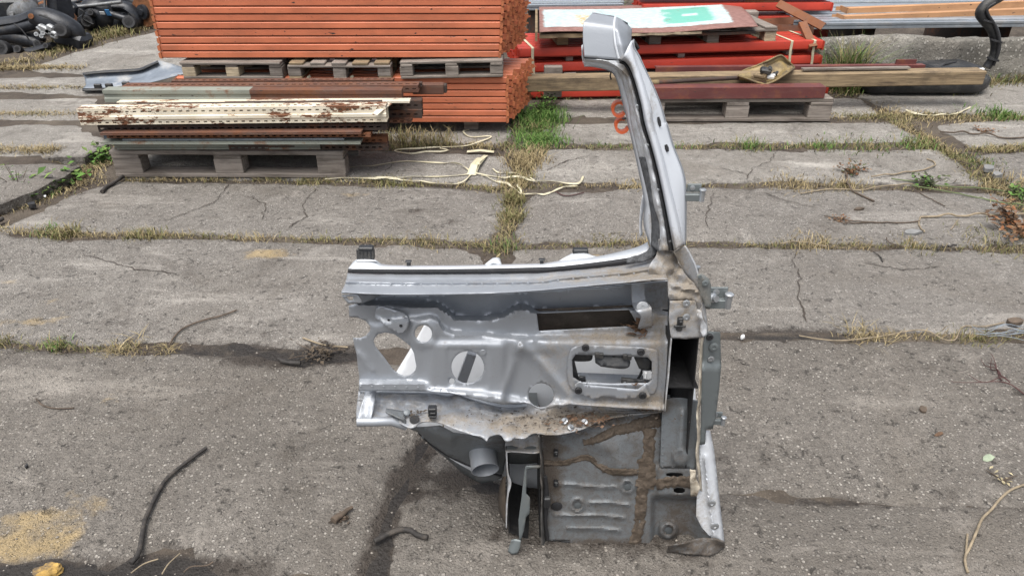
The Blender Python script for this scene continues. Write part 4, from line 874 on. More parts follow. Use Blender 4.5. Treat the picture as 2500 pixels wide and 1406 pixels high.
# ------------------------------------------------------------ peeling painted board on a pallet
t = wthing('painted_board', 'large brown plywood board with peeling pale turquoise and green paint', 'board', (1.0, 5.4, .44))
NL, NR, FR, FL = Q(1317, 82, 4.93), Q(1850, 69, 5.13), P(1800, -6, .475), P(1316, 17, .475)
NU, NV = 60, 34; rows = []; us, vs_ = [], []
for j in range(NV + 1):
    r = []
    for i in range(NU + 1):
        u, v = i / NU, j / NV; p = (NL * (1 - u) + NR * u) * (1 - v) + (FL * (1 - u) + FR * u) * v
        p = p + Vector((0, 0, .012 * math.sin(u * 7 + 1) * (1 - v) + .014 * math.sin(u * 4.2 + 2.5) * v - .03 * max(0, u - .9) / .1 * v + .01 * math.sin(v * 5)))
        r.append(p); us.append(u); vs_.append(v)
    rows.append(r)
m = MB(); m.grid(rows); m.a['u'] = us; m.a['v'] = vs_; m.build('painted_sheet', m_board(), t, smooth=180, solid=.006)
def edge_board(lab, u0, u1, dz, mt, th=.02, dy=.0):
    m = MB(); a = NL.lerp(NR, u0) + Vector((0, dy, dz)); b = NL.lerp(NR, u1) + Vector((0, dy, dz)); pp = [a.lerp(b, i / 10) + Vector((0, random.uniform(-.006, .006), random.uniform(-.003, .003))) for i in range(11)]
    back = [p + Vector((.01, .22, -.012)) for p in pp]; m.grid([pp, back]); return m.build('underlay_sheet', M[mt], t, solid=th)
edge_board('', .0, .47, -.034, 'wood_brown', .026, .012); edge_board('', .40, .74, -.030, 'wood_pale', .016, .0); edge_board('', .45, 1.0, -.046, 'rust_dark', .018, .03)
m = MB(); m.box(NL + Vector((-.008, .42, -.018)), (.016, .86, .062), Matrix.Rotation(-.03, 3, 'Z')); m.build('edge_batten', M['wood_brown'], t)
pp = pallet('wooden_pallet', 'weathered pallet on the red bundle carrying the painted board', .92, .55, [M['wood_grey'], M['wood_pale']], 2, .085, (.002, .062, .016, .016))
pp.location = RO + R7 @ Vector((.90, .02, .336)); pp.rotation_euler = (0, 0, YAW)
m = MB(); m.box((0, 0, 0), (.08, .3, .09), None, .004); o = m.build('wood_block', M['wood_brown']); o.location = RO + R7 @ Vector((.3, .2, .383)); o.rotation_euler = (0, 0, YAW); tag(o, 'brown wood block under the left half of the painted board', 'block')
m = MB(); m.box((0, 0, 0), (.10, .09, .055), None, .004); o = m.build('wood_block', M['wood_grey']); o.location = Q(1832, 36, 5.75); tag(o, 'grey wood block behind the right corner of the painted board', 'block')
# ------------------------------------------------------------ long timber, planks and maroon steel
a, b = Q(1277, 226, 4.60), Q(2400, 208, 4.78)
m = MB(); d = (b - a); L = d.length; m.box((L / 2, .055, .045), (L, .11, .09), None, .006); o = m.build('timber', M['wood_brown']); o.location = a + Vector((0, 0, .0)); o.rotation_euler = (0, -math.asin(d.z / L), math.atan2(d.y, d.x))
tag(o, 'long square weathered timber running from the orange stack to the black tank', 'timber')
c = Q(1350, 190, 4.80); m = MB(); m.box((c.x, c.y, .165), (.12, .06, .20), None, .004); o = m.build('wood_block', M['wood_grey']); tag(o, 'short grey wood block standing behind the left part of the long timber', 'block')
rp = pallet('wooden_pallet', 'grey pallet on the ground carrying the maroon steel channel', 1.2, .8, [M['wood_grey']], 1, .145, (.022, .078, .022, .024))
a = P(2027, 298); rp.location = (a.x - 1.2, a.y, 0); rp.rotation_euler = (0, 0, rad(.3))
def steel(name, lab, pa, pb, w, h, mt, th=.006, cat='steel channel'):
    d = pb - pa; L = d.length; m = MB()
    extrude_profile(m, [(0, 0), (0, h), (w, h), (w, h - th), (w * .3, h - th), (w * .3, th), (w, th), (w, 0)], 0, L); o = m.build(name, M[mt]); o.location = pa; o.rotation_euler = (0, -math.asin(d.z / L), math.atan2(d.y, d.x)); return tag(o, lab, cat)
za = .149
steel('steel_channel', 'maroon painted steel channel lying along the front of the right pallet', P(1572, 243, za), P(2012, 240, za), .10, .068, 'maroon')
steel('steel_channel', 'long maroon channel behind the timber, end near the black tank', Q(1600, 184, 4.80), Q(2255, 178, 4.92), .05, .05, 'maroon')
c = Q(2208, 166, 4.945); m = MB(); m.box((c.x, c.y, c.z + .012), (.14, .012, .085), Matrix.Rotation(rad(4), 3, 'Z')); o = m.build('end_plate', M['maroon']); tag(o, 'maroon steel plate standing up at the end of the long channel', 'steel plate')
m = MB(); p = Q(1960, 190, 4.73); m.box((p.x + .36, 4.79, .252), (.72, .04, .010), Matrix.Rotation(rad(3.2), 3, 'Z')); o = m.build('flat_bar', M['wood_grey']); tag(o, 'thin pale lath lying on top of the long timber at right', 'lath')

# ------------------------------------------------------------ shovel
t = wthing('shovel', 'yellowed plastic scoop shovel with dark handle lying on the planks', 'shovel', tuple(Q(1800, 195, 4.58)))
fr = ZC((2118, 712), (2200, 738), (2290, 772), (2380, 795)) + ZD((60, 797), (150, 765), (250, 705), (330, 650), (346, 640))
bk = ZC((2122, 700), (2190, 655), (2290, 620), (2390, 575)) + ZD((90, 575), (150, 545), (200, 524), (235, 528), (300, 590), (344, 636))
r0, r1 = resample(fr, 30), resample(bk, 30); rows = []
for k in range(9):
    f = k / 8; r = []
    for i in range(30):
        p = r0[i] * (1 - f) + r1[i] * f; sag = math.sin(math.pi * f) * (15 if 3 < i < 27 else 4) * min(1, i / 8, (29 - i) / 5 + .15); rib = .013 * math.sin(f * 30) * (1 if i > 12 else 0) * min(1, (29 - i) / 4)
        r.append(Q(p[0], p[1] + sag, 4.54 + .28 * f + .05 * math.sin(math.pi * f) + rib))
    rows.append(r)
m = MB(); m.grid(rows); m.build('scoop', M['shovel'], t, smooth=70, solid=.005); m = MB(); m.grid([[rows[k][q] + Vector((0, -.006, .003)) + Vector((0, 0, .004 * mnoise.noise(Vector((q, k, 0)) * .7))) for q in range(5 + abs(k - 3), 19 - abs(k - 3))][:10] for k in range(1, 6)]); m.build('bowl_dirt', M['rust_dark'], t, smooth=80); m = MB(); m.grid([[rows[0][q] for q in range(3, 27)], [rows[0][q] + Vector((0, .02, -.030 * math.sin(math.pi * (q - 3) / 23))) for q in range(3, 27)], [rows[0][q] + Vector((0, .09, -.05 * math.sin(math.pi * (q - 3) / 23))) for q in range(3, 27)]]); m.build('bowl_underside', M['shovel'], t, smooth=80); m = MB(); m.tube(rows[0], .007, 6); m.build('rim', M['shovel'], t, smooth=50); m = MB(); m.tube(rows[-1], .006, 6); m.build('rim', M['shovel'], t, smooth=50)
m = MB(); m.tube([Q(1825, 189, 4.60), Q(1700, 196, 4.565), Q(1606, 202, 4.54)], .0135, 10); m.build('handle', M['rust_dark'], t, smooth=50)
m = MB(); m.tube([Q(1608, 202, 4.54), Q(1586, 203.5, 4.535)], .018, 10); m.build('grip', M['shovel'], t, smooth=50)
m = MB(); m.tube([Q(1830, 189, 4.60), Q(1803, 189, 4.595)], [.03, .018], 10); m.build('socket', M['shovel'], t, smooth=50)
for nm, lab, (x, y), sz, mt in (('plastic_scrap', 'small black plastic clip lying in the scoop of the shovel', (75, 665), (.07, .05, .035), 'black_plastic'), ('plastic_scrap', 'small white plastic cap lying in the scoop of the shovel', (120, 720), (.05, .04, .03), 'white_bit'), ('plastic_scrap', 'short brown stub lying in the scoop of the shovel', (20, 715), (.08, .03, .03), 'wood_brown'), ('plastic_scrap', 'dark crumpled scrap beside the white cap in the shovel', (160, 700), (.03, .03, .03), 'black_plastic')):
    m = MB(); m.box((0, 0, 0), sz, None, .009); m.box((sz[0] * .3, 0, sz[2] * .4), (sz[0] * .4, sz[1] * .8, sz[2] * .8), Matrix.Rotation(.6, 3, 'Y'), .006); o = m.build(nm, M[mt]); o.location = Q(*ZD((x, y))[0], 4.63); o.rotation_euler = (.2, .1, random.uniform(-1, 1)); tag(o, lab, 'scrap', 'scraps in the shovel')

# ------------------------------------------------------------ rough concrete wall
x0, x1, yF, zT, dW = 2.27, 6.5, 5.40, .315, .16
def nz(p, s=1): return Vector((mnoise.noise(p * 3 + Vector((7, 0, 0))), mnoise.noise(p * 3 + Vector((0, 9, 0))), mnoise.noise(p * 3))) * .030 + Vector((mnoise.noise(p * 16), mnoise.noise(p * 16 + Vector((3, 1, 0))), mnoise.noise(p * 16 + Vector((0, 0, 5))))) * .010
prof = [(0.0, -.05), (0, .06), (0, .12), (0, .18), (0, .24), (.005, .29), (.02, zT), (.06, zT + .006), (.12, zT), (dW, zT - .01), (dW, -.05)]
rows = []
for i in range(141):
    x = x0 + (x1 - x0) * i / 140; yy = yF + (x - x0) * .035
    rows.append([Vector((x, yy + a, b - (.012 if x > 3.2 else 0))) + nz(Vector((x, a, b))) for a, b in prof])
m = MB(); m.grid(rows); m.f.append(tuple(range(len(prof)))); m.f.append(tuple(140 * len(prof) + k for k in range(len(prof)))[::-1]); o = m.build('concrete_wall', M['wall'], smooth=60, org=(x0, yF, 0)); tag(o, 'low rough concrete wall with exposed pebbles behind the black tank', 'wall')
# ------------------------------------------------------------ galvanised rails and faded orange beams behind the wall
gp = MB(); w, h, th = .060, .040, .003
extrude_profile(gp, [(0, 0), (0, h * .34), (.008, h * .4), (.008, h * .6), (0, h * .66), (0, h), (w, h), (w, h - th), (w * .5, h - th), (w * .5, th), (w, th), (w, 0)], 0, 4.4)
proto = gp.build('galvanised_rail', M['galv'], smooth=30, org=(0, 0, 0), recalc=True)
GY = rad(3.2)
def rails(n, org, pitch, lab, grp, zjit=.003, xs=1.0):
    global proto
    for i in range(n):
        r = proto if 'gal' not in USED else proto.copy()
        if 'gal' in USED: COL.objects.link(r)
        USED.add('gal'); r.location = Vector(org) + Vector((random.uniform(-.05, .05), pitch * i, random.uniform(0, zjit) + (.006 if i % 3 == 1 else 0))); r.rotation_euler = (0, 0, GY + random.uniform(-.004, .004)); r.scale.x = xs
        tag(r, (f'galvanised steel rail at the front edge, {lab}' if i == 0 else f'galvanised steel rail, {CARD[i]} back from the front, {lab}'), 'rail', grp)
CARD = ['first', 'second', 'third', 'fourth', 'fifth', 'sixth', 'seventh', 'eighth', 'ninth', 'tenth', 'eleventh', 'twelfth', 'thirteenth', 'fourteenth', 'fifteenth', 'sixteenth', 'seventeenth', 'eighteenth', 'nineteenth', 'twentieth']
rails(17, (2.20, 5.64, .335), .0685, 'pile behind the rough wall', 'galvanised rails behind the wall')
rails(12, (.04, 6.30, .36), .0685, 'pile behind the painted board', 'galvanised rails behind the board', xs=.20)
for i, x in enumerate((2.9, 4.0, 5.1)):
    m = MB(); m.box((0, 0, 0), (.10, 1.1, .345), None, .004); o = m.build('bearer', M['rust_dark']); o.location = (x, 6.62, .16); tag(o, ['left', 'middle', 'right'][i] + ' timber support in the gap under the galvanised rails', 'bearer', 'supports under the galvanised rails')  # supports coloured dark so the gap under the rails looks shaded
m = MB(); m.box((0, 0, 0), (.7, .8, .37), None, .004); o = m.build('crate', M['rust_dark']); o.location = (.5, 6.75, .17); tag(o, 'dark low crate under the rails behind the painted board', 'crate')
def orange_timber(lab, a, b, h, d_):
    L = (b - a).length; t = thing('orange_beam', lab, 'beam', a, (0, -math.asin((b - a).z / L), math.atan2((b - a).y, (b - a).x)), 'faded orange beams on the galvanised rails')
    m = MB(); extrude_profile(m, [(.004, 0), (0, .004), (0, h - .004), (.004, h), (d_ * .6, h), (d_ * .62, h - .012), (d_, h - .012), (d_, 0)], .004, L); m.build('beam_tube', M['orange_pale'], t, smooth=30, org=(0, 0, 0))
    m = MB(); m.box((0, d_ * .5, h * .45), (.006, d_ + .05, h * 1.25)); m.box((-.02, d_ + .02, h * .45), (.04, .004, h)); m.build('end_connector', M['orange_pale'], t, org=(0, 0, 0))
orange_timber('faded orange beam with end plate, front of two on the rails', Q(2055, 58, 5.82), Q(2640, 34, 6.04), .055, .075)
orange_timber('reddish orange beam behind the faded one on the rails', Q(2064, 38, 6.08), Q(2640, 15, 6.30), .055, .075)
# ------------------------------------------------------------ black fuel tank with filler neck
t = wthing('fuel_tank', 'black plastic fuel tank lying flat behind the long timber', 'fuel tank', (3.0, 5.3, 0), )
rows = []; xa, xb = 2.50, 3.42
for i in range(33):
    f = i / 32; x = xa + (xb - xa) * f; e = min(1, (max(0, 1 - f) / .22)) ; s = math.sqrt(max(0, 1 - (1 - e) ** 2)) if e < 1 else 1; s = max(s, .04); e0 = min(1, f / .08 + .5)
    r = []
    for k in range(24):
        q = 2 * math.pi * k / 24; c_, s_ = math.cos(q), math.sin(q); ex = .55
        r.append(Vector((x, 5.22 + .20 * s * e0 * abs(c_) ** ex * (1 if c_ > 0 else -1), .080 + .080 * s * abs(s_) ** ex * (1 if s_ > 0 else -1) + (.010 * math.sin(x * 22) if s_ > .3 else 0))))
    rows.append(r)
m = MB(); m.grid(rows, closed=True); m.f.append(tuple(range(24))); m.build('tank_shell', M['black_plastic'], t, smooth=60)
m = MB(); m.box((3.12, 5.22, .165), (.36, .24, .036), Matrix.Rotation(.2, 3, 'Z'), .012); m.build('raised_pad', M['black_plastic'], t)
m = MB(); m.tube([(2.98, 5.10, .17), (3.05, 5.16, .19), (3.17, 5.24, .187), (3.25, 5.34, .17)], .007, 6); m.build('hose', M['rubber'], t)
for p_, r_ in (((2.86, 5.18, .16), .035), ((2.94, 5.24, .162), .045), ((3.30, 5.14, .155), .03)):
    m = MB(); m.lathe([(r_, 0), (r_, .012), (r_ * .8, .016), (0, .016)], p_, (0, 0, 1), 14); m.build('cap', M['white_bit'] if r_ < .044 else M['black_plastic'], t, smooth=40)
m = MB(); m.tube([Vector(p) for p in resample([Q(2408, 165, 5.28), Q(2423, 145, 5.28), Q(2431, 118, 5.28), Q(2429, 90, 5.28), Q(2420, 68, 5.28), Q(2403, 48, 5.28), Q(2394, 33, 5.28), Q(2404, 16, 5.28), Q(2425, 2, 5.28), Q(2450, -12, 5.28)], 40)], [.030 + .006 * min(1, i / 20) for i in range(40)], 12); m.build('filler_neck', M['black_plastic'], t, smooth=50)
m = MB(); m.tube([Vector(p) for p in resample([Q(2425, 160, 5.25), Q(2436, 130, 5.24), Q(2438, 95, 5.24), Q(2428, 62, 5.24), Q(2414, 40, 5.24), Q(2410, 22, 5.24), Q(2430, 8, 5.24)], 30)], .011, 8); m.build('vent_hose', M['rubber'], t, smooth=50)
for x, y in ((2432, 100), (2424, 145), (2412, 52)):
    m = MB(); c = Q(x, y, 5.26); m.lathe([(.043, -.006), (.043, .006)], c, (.25, 0, 1), 14); m.build('clamp', M['rubber'], t)
# ------------------------------------------------------------ cut out rear quarter of a silver car, standing on the slabs
ROOT = P(1490, 1335)
car = wthing('car_body_section', 'cut out silver rear quarter of a car body standing upright on the slabs', 'car part', (ROOT.x, 1.20, 0))
def sm(x): x = np.clip(x, 0, 1); return x * x * (3 - 2 * x)
def ex(u): return (u - 820) * 2.812
def ey(v): return (v - 580) * 2.812
def lin(x, pts): p = np.array(pts, float); return np.interp(x, p[:, 0], p[:, 1])
def seg(x, y, pts):
    d = np.full(np.shape(x), 1e9)
    for (ax, ay), (bx, by) in zip(pts[:-1], pts[1:]):
        t = np.clip(((x - ax) * (bx - ax) + (y - ay) * (by - ay)) / ((bx - ax) ** 2 + (by - ay) ** 2), 0, 1)
        d = np.minimum(d, np.hypot(x - ax - t * (bx - ax), y - ay - t * (by - ay)))
    return d
# where dust, mud and scrapes sit on the part: (x, y, rx, ry, how much)
DIRT = [(1560, 670, 150, 26, .85), (1400, 680, 160, 16, .6), (1220, 690, 130, 12, .35), (1640, 640, 45, 70, .95), (1680, 720, 60, 60, .9), (1675, 780, 55, 45, .8), (1500, 825, 150, 26, .85), (1600, 820, 40, 110, .75), (1350, 870, 45, 60, .55),
        (1390, 930, 30, 60, .5), (1500, 985, 130, 22, .75), (1590, 985, 60, 35, .9), (1300, 850, 60, 25, .35), (1120, 1025, 170, 24, .72), (1300, 1035, 150, 36, .95), (1450, 1020, 130, 30, .95), (970, 1005, 80, 18, .45), (1590, 300, 12, 250, .45), (1600, 560, 14, 90, .8), (1525, 170, 22, 26, .9), (1545, 215, 14, 30, .7),
        (1340, 1140, 46, 170, .95), (1480, 1325, 150, 16, .9), (1420, 1230, 60, 40, .6), (1660, 1260, 70, 90, .75), (1420, 1060, 120, 30, .6), (1640, 1160, 40, 120, .5), (1660, 1290, 60, 60, .8), (1500, 1320, 160, 18, .45), (1600, 1240, 40, 80, .6), (1500, 1200, 160, 120, .30), (1450, 1100, 140, 50, .32), (1660, 1100, 45, 130, .42), (1735, 1240, 22, 60, .5), (1280, 780, 60, 12, .3), (1590, 760, 30, 60, .5), (1250, 775, 50, 8, .45), (1370, 1010, 60, 30, .9), (1210, 1080, 70, 26, .5), (1270, 1090, 60, 26, .7)]
def dirtf(u, v, base=.06):
    r = np.full(np.shape(u), base)
    for cx, cy, rx, ry, a in DIRT: r = np.maximum(r, a * np.exp(-(((u - cx) / rx) ** 2 + ((v - cy) / ry) ** 2) * .7))
    return r
def sheet(name, outline, Yf, mat, parent=None, holes=(), step=9, thick=.0016, smooth=50, dirt=.06, crum=0.0, label=None):
    V, T = cdt(outline, list(holes), step); u, v = V[:, 0], V[:, 1]
    Y = np.broadcast_to(Yf(u, v) if callable(Yf) else np.full(len(u), Yf), (len(u),)).copy()
    if crum: Y += np.array([crum * mnoise.fractal(Vector((a * .03, b * .03, 3)), .9, 2, 4) for a, b in zip(u, v)])
    vs = [Q(a, b, c) for a, b, c in zip(u, v, Y)]
    a, b, c = (vs[i] for i in T[0]); camv = Vector((0, 0, CAM_H)) - a
    if (b - a).cross(c - a).dot(camv) < 0: T = T[:, ::-1]
    m = MB(); m.add(vs, [tuple(int(q) for q in t) for t in T]); m.a['dirt'] = dirtf(u, v, dirt)
    o = m.build(name, M[mat], parent or car, smooth=smooth, recalc=False, solid=thick)
    if label: o['label'] = label
    return o
def loft(name, curves, mat, parent=None, n=50, sub=2, thick=.0014, smooth=60, dirt=.06, crum=0.0, label=None, closed=False):
    """curves: [(px points, Y number or f(u, v))]"""
    P2 = [(resample(c, n), Y) for c, Y in curves]; rows, UV = [], []
    def pt(q, Y):
        yy = Y(q[0], q[1]) if callable(Y) else Y
        return np.array([q[0], q[1], yy])
    raw = np.array([[pt(q, Y) for q in c] for c, Y in P2])
    if sub > 1:
        k = len(raw); out = []
        for j in range(n): out.append(resample([tuple(r) for r in raw[:, j]], 2, True) if False else None)
        rr = []
        for i in range(k - 1):
            p0, p1, p2, p3 = raw[max(i - 1, 0)], raw[i], raw[i + 1], raw[min(i + 2, k - 1)]
            for s in range(sub):
                t = s / sub
                lin_ = p1 * (1 - t) + p2 * t; cat = .5 * (2 * p1 + (p2 - p0) * t + (2 * p0 - 5 * p1 + 4 * p2 - p3) * t * t + (3 * p1 - p0 - 3 * p2 + p3) * t ** 3)
                rr.append(lin_ * .35 + cat * .65)
        rr.append(raw[-1]); raw = np.array(rr)
    m = MB(); pts = []
    for r in raw:
        row = []
        for q in r:
            y = q[2] + (crum * mnoise.fractal(Vector((q[0] * .035, q[1] * .035, 7)), .9, 2, 4) if crum else 0)
            row.append(Q(q[0], q[1], y))
        pts.append(row)
    m.grid(pts); uv = raw.reshape(-1, 3); m.a['dirt'] = dirtf(uv[:, 0], uv[:, 1], dirt)
    f = m.f[len(m.f) // 2]; a, b, c = (Vector(m.v[i]) for i in f[:3])
    if (b - a).cross(c - a).dot(Vector((0, 0, CAM_H)) - a) < 0: m.f = [q[::-1] for q in m.f]
    o = m.build(name, M[mat], parent or car, smooth=smooth, recalc=False, solid=thick)
    if label: o['label'] = label
    return o
def dialp(name, px, py, Y, rpx, mat, parent=None, prof=((1, 0), (1, .35), (.8, .5), (0, .5)), axis=(0, -1, .05), n=16, label=None):
    """small round part facing the camera side; profile in units of its radius"""
    c = Q(px, py, Y); r = rpx * (c - Vector((0, 0, CAM_H))).length / FOC
    m = MB(); m.lathe([(a * r, b * r) for a, b in prof], c, axis, n); o = m.build(name, M[mat], parent or car, smooth=40)
    if label: o['label'] = label
    return o
def quad3(name, pts, mat, parent=None, thick=.0016):
    m = MB(); m.add(pts, [tuple(range(len(pts)))]); m.a['dirt'] = [.25] * len(pts); return m.build(name, M[mat], parent or car, solid=thick, recalc=False)
BOLT = ((1, 0), (1, .18), (.62, .22), (.62, .75), (.5, .85), (0, .85)); WASH = ((1, 0), (1, .2), (.85, .28), (.42, .28), (.36, .12), (0, .12)); GROM = ((1, 0), (1, .45), (.85, .62), (.45, .62), (.38, .3), (.3, .3), (.28, .6), (0, .6))

# --- main pressed inner panel
def Ymain(u, v):
    x, y = ex(np.asarray(u, float)), ey(np.asarray(v, float))
    ya = lin(x, [(90, 430), (330, 452), (420, 452), (700, 462), (760, 500), (820, 548), (1000, 556), (1150, 532), (1210, 492), (1270, 470), (1330, 488), (1400, 512), (1700, 505), (2020, 480), (2280, 520)])
    D = -.04 + .095 * sm((y - ya + 22) / 44)
    yb = lin(x, [(90, 560), (280, 600), (420, 560), (560, 552), (650, 540), (700, 560), (740, 625), (800, 650), (1000, 660), (1200, 682), (1400, 690), (1600, 690), (2280, 690)])
    am = lin(x, [(90, .008), (400, .014), (600, .028), (760, .035), (1350, .036), (1450, .05), (2280, .05)]); w = lin(x, [(90, 44), (1350, 46), (1450, 70), (2280, 70)])
    D = D + am * sm((y - yb + w * .5) / w)
    D = D + .018 * sm((x - 590) / 90) * sm((y - 690) / 60) * (1 - sm((x - 1130) / 60) * .8)
    xc = lin(y, [(700, 1260), (800, 1225), (900, 1215), (1000, 1190), (1110, 1160)])
    D = D - .012 * sm((x - xc + 20) / 40) * sm((y - 760) / 60) * (1 - sm((x - 1400) / 200))
    d = seg(x, y, [(1270, 745), (1400, 850), (1490, 960), (1610, 1095)]); D = D + .016 * np.exp(-(d / 34) ** 2)
    d = seg(x, y, [(1270, 745), (1230, 850), (1180, 1000), (1130, 1100)]); D = D + .010 * np.exp(-(d / 30) ** 2)
    D = D + .030 * sm((y - lin(x, [(90, 985), (600, 992), (700, 1010)]) + 16) / 32) * (1 - sm((x - 590) / 80)) + .030 * sm((y - lin(x, [(600, 1035), (1000, 1060), (1300, 1110), (2280, 1150)]) + 20) / 50) * sm((x - 590) / 80)
    d = seg(x, y, [(150, 795), (190, 830), (215, 880), (245, 915)]); D = D + .009 * np.exp(-(d / 22) ** 2)
    d = np.hypot(x - 600, y - 665); D = D + .010 * (1 - sm((d - 75) / 40))
    D = D - .006 * (1 - sm((np.maximum(np.abs(x - 905) / 1.05, np.abs(y - 890)) - 130) / 14)) * sm((x - 700) / 60)
    D = D + .035 * sm((x - 2215) / 60) * sm((y - 480) / 200)
    d = seg(x, y, [(1480, 640), (1600, 640)]); D = D + .004 * np.exp(-(d / 20) ** 2)
    return 1.252 - .52 * D
out = ZE((88, 470), (92, 545), (150, 550), (205, 572), (236, 610), (236, 640), (205, 676), (165, 691), (118, 690), (125, 735), (142, 800), (150, 880), (160, 950), (158, 1052), (280, 1052), (640, 1054), (780, 1062), (900, 1092), (1060, 1130), (1150, 1146), (1300, 1130)) + ZF((120, 1185), (310, 1140), (640, 1165), (955, 1185), (970, 1000), (985, 700), (985, 330), (985, 300), (480, 345), (0, 372)) + ZE((700, 388), (150, 395), (170, 440))
HD = ZE((266, 690), (290, 662), (340, 651), (400, 662), (450, 697), (510, 742), (535, 790), (552, 880), (545, 912), (512, 943), (470, 952), (430, 937), (390, 905), (330, 822), (272, 752), (258, 715))
HC = circ(*ZE((600, 660))[0], 60 / 2.812); HB = circ(*ZE((905, 890))[0], 112 / 2.812, n=32); HS = circ(*ZE((797, 986))[0], 7, 8, 12); HT = circ(*ZE((1266, 734))[0], 4, n=10)
HE = circ(*ZF((115, 1082))[0], 31, 30, 20); HW = ZF((85, 516), (720, 490), (760, 570), (790, 606), (100, 641)); HV = ZF((345, 795), (500, 800), (850, 815), (884, 845), (884, 985), (855, 1010), (600, 1015), (380, 1005), (325, 970), (318, 830))
sheet('inner_panel', out, Ymain, 'silver', holes=[HD, HC, HB, HS, HT, HE, HW, HV], step=6.2, smooth=62, thick=.0018, dirt=.13)
def Yp(px, py, off=0.0): return float(Ymain(np.array([px]), np.array([py]))[0]) - off
# outer skin behind, seen through the openings
sk = [(1095, 700), (1035, 794), (1017, 826), (968, 907), (945, 960), (985, 1010), (1040, 1062), (1100, 1120), (1160, 1155), (1222, 1172), (1330, 1200), (1500, 1210), (1690, 1210), (1700, 1000), (1690, 800), (1640, 690), (1400, 690), (1200, 695)]
sheet('outer_skin', sk, lambda u, v: 1.45 - .10 * sm((v - 690) / 420) + .02 * sm((1100 - u) / 120), 'skin_inside', step=22, dirt=.02, thick=.0016)
sheet('mud_flap', ZG((150, 262), (240, 372), (400, 500), (520, 610), (600, 660), (690, 705), (770, 690), (862, 655), (860, 600), (600, 470), (400, 380), (250, 290)), lambda u, v: 1.33 + .0004 * (1230 - u), 'primer_dark', step=12, dirt=.45)
quad3('brace', [Q(*p, 1.318) for p in ZE((905, 775), (965, 790), (890, 1005), (825, 985))], 'silver', thick=.012)
# slot opening: brown lining behind it
sheet('slot_lining', ZF((70, 500), (740, 470), (800, 560), (800, 640), (90, 655)), lambda u, v: 1.275 + .0 * u, 'lining' if 'lining' in M else 'sealer', step=20, dirt=.5) if False else None
M['lining'] = m_simple('brown_sound_lining', (.075, .060, .048), .9, 0, .3, 24, .5, 120, dirt=(.13, .11, .09), dsc=14)
sheet('slot_lining', ZF((60, 490), (745, 462), (812, 560), (812, 650), (80, 668)), lambda u, v: 1.262 + .03 * (v - 760) / 50, 'lining', step=20)
# --- window rail under the window opening
RA = ZE((118, 166), (150, 148), (270, 152), (350, 186), (760, 190), (1100, 184), (1406, 176)) + ZF((250, 158), (500, 128), (700, 86), (800, 55), (845, 28))
RB = ZE((84, 214), (400, 217), (760, 216), (1100, 211), (1406, 203)) + ZF((250, 196), (500, 168), (700, 140), (800, 118), (862, 84))
RC = ZE((80, 241), (400, 248), (760, 248), (1100, 245), (1406, 240)) + ZF((250, 228), (500, 207), (700, 182), (850, 155), (915, 112))
RD = ZE((72, 285), (400, 290), (760, 292), (1100, 292), (1406, 285)) + ZF((250, 262), (500, 240), (700, 222), (870, 190), (940, 165))
RE = ZE((62, 322), (400, 330), (760, 328), (1100, 326), (1406, 318)) + ZF((250, 300), (500, 278), (700, 262), (880, 235), (960, 225))
RF = ZE((38, 370), (150, 378), (400, 386), (700, 384), (1100, 376), (1406, 358)) + ZF((250, 345), (500, 322), (700, 305), (880, 285), (985, 285))
RG = [(x, y + 3.2) for x, y in RF]
loft('window_flange', [(RA, 1.300), (RB, 1.268)], 'silver_lit', n=70, sub=2, dirt=.0)
loft('rubber_seal', [(RB, 1.264), ([((a[0] + b[0]) / 2, (a[1] + b[1]) / 2) for a, b in zip(RB, RC)], 1.256), (RC, 1.257)], 'rubber', n=70, sub=2, thick=.004)
loft('window_rail', [(RC, 1.262), ([((a[0] + b[0]) / 2, a[1] * .45 + b[1] * .55) for a, b in zip(RC, RD)], 1.243), (RD, 1.232), ([((a[0] + b[0]) / 2, (a[1] + b[1]) / 2) for a, b in zip(RD, RE)], 1.212), (RE, 1.212), (RF, 1.168), (RG, 1.170)], 'silver', n=90, sub=4, dirt=.10, crum=.004, smooth=70)
quad3('rail_underside', [Q(*p, y) for p, y in ((RG[0], 1.172), (RG[3], 1.172), (RG[6], 1.172), (RG[-1], 1.19), (RG[-1], 1.27), (RG[6], 1.285), (RG[3], 1.285), (RG[0], 1.285))], 'silver')
t = sheet('end_bracket', ZE((36, 398), (140, 388), (152, 395), (186, 448), (150, 452), (85, 455)), 1.175, 'silver', holes=[ZE((72, 405), (120, 405), (118, 432), (88, 432))], step=8)
sheet('bracket_wing', ZE((140, 388), (320, 392), (240, 430), (186, 448)), lambda u, v: 1.18 + .0009 * (u - 870), 'silver', step=8)
# tabs and clips along the window rail
loft('tab', [(ZE((150, 148), (160, 138), (235, 140), (275, 152)), 1.305), (ZE((140, 160), (200, 158), (260, 160), (285, 164)), 1.29)], 'silver_lit', n=12)
c = Q(*ZE((205, 112))[0], 1.305); m = MB(); m.box(c, (.036, .014, .022), Matrix.Rotation(-.25, 3, 'X'), .002); m.box(c + Vector((.002, .002, .013)), (.030, .016, .008), None, .002); m.build('black_clip', M['black_plastic'], car)
for k in range(4): m = MB(); m.box(c + Vector((-.012 + k * .008, -.008, -.001)), (.0025, .002, .020)); m.build('clip_rib', M['black_plastic'], car)
for (x, y) in ZE((500, 172)) + ZF((120, 160)):
    c = Q(x, y + 3, 1.298); m = MB(); m.box(c, (.0075, .006, .011), None, .001); m.box(c + Vector((0, 0, .006)), (.013, .009, .003), None, .001); m.build('black_clip', M['black_plastic'], car)
loft('tab', [(ZE((1075, 140), (1100, 136), (1125, 142), (1132, 160)), 1.318), (ZE((1020, 186), (1060, 160), (1120, 172), (1140, 184)), 1.30)], 'silver_lit', n=12, thick=.01)
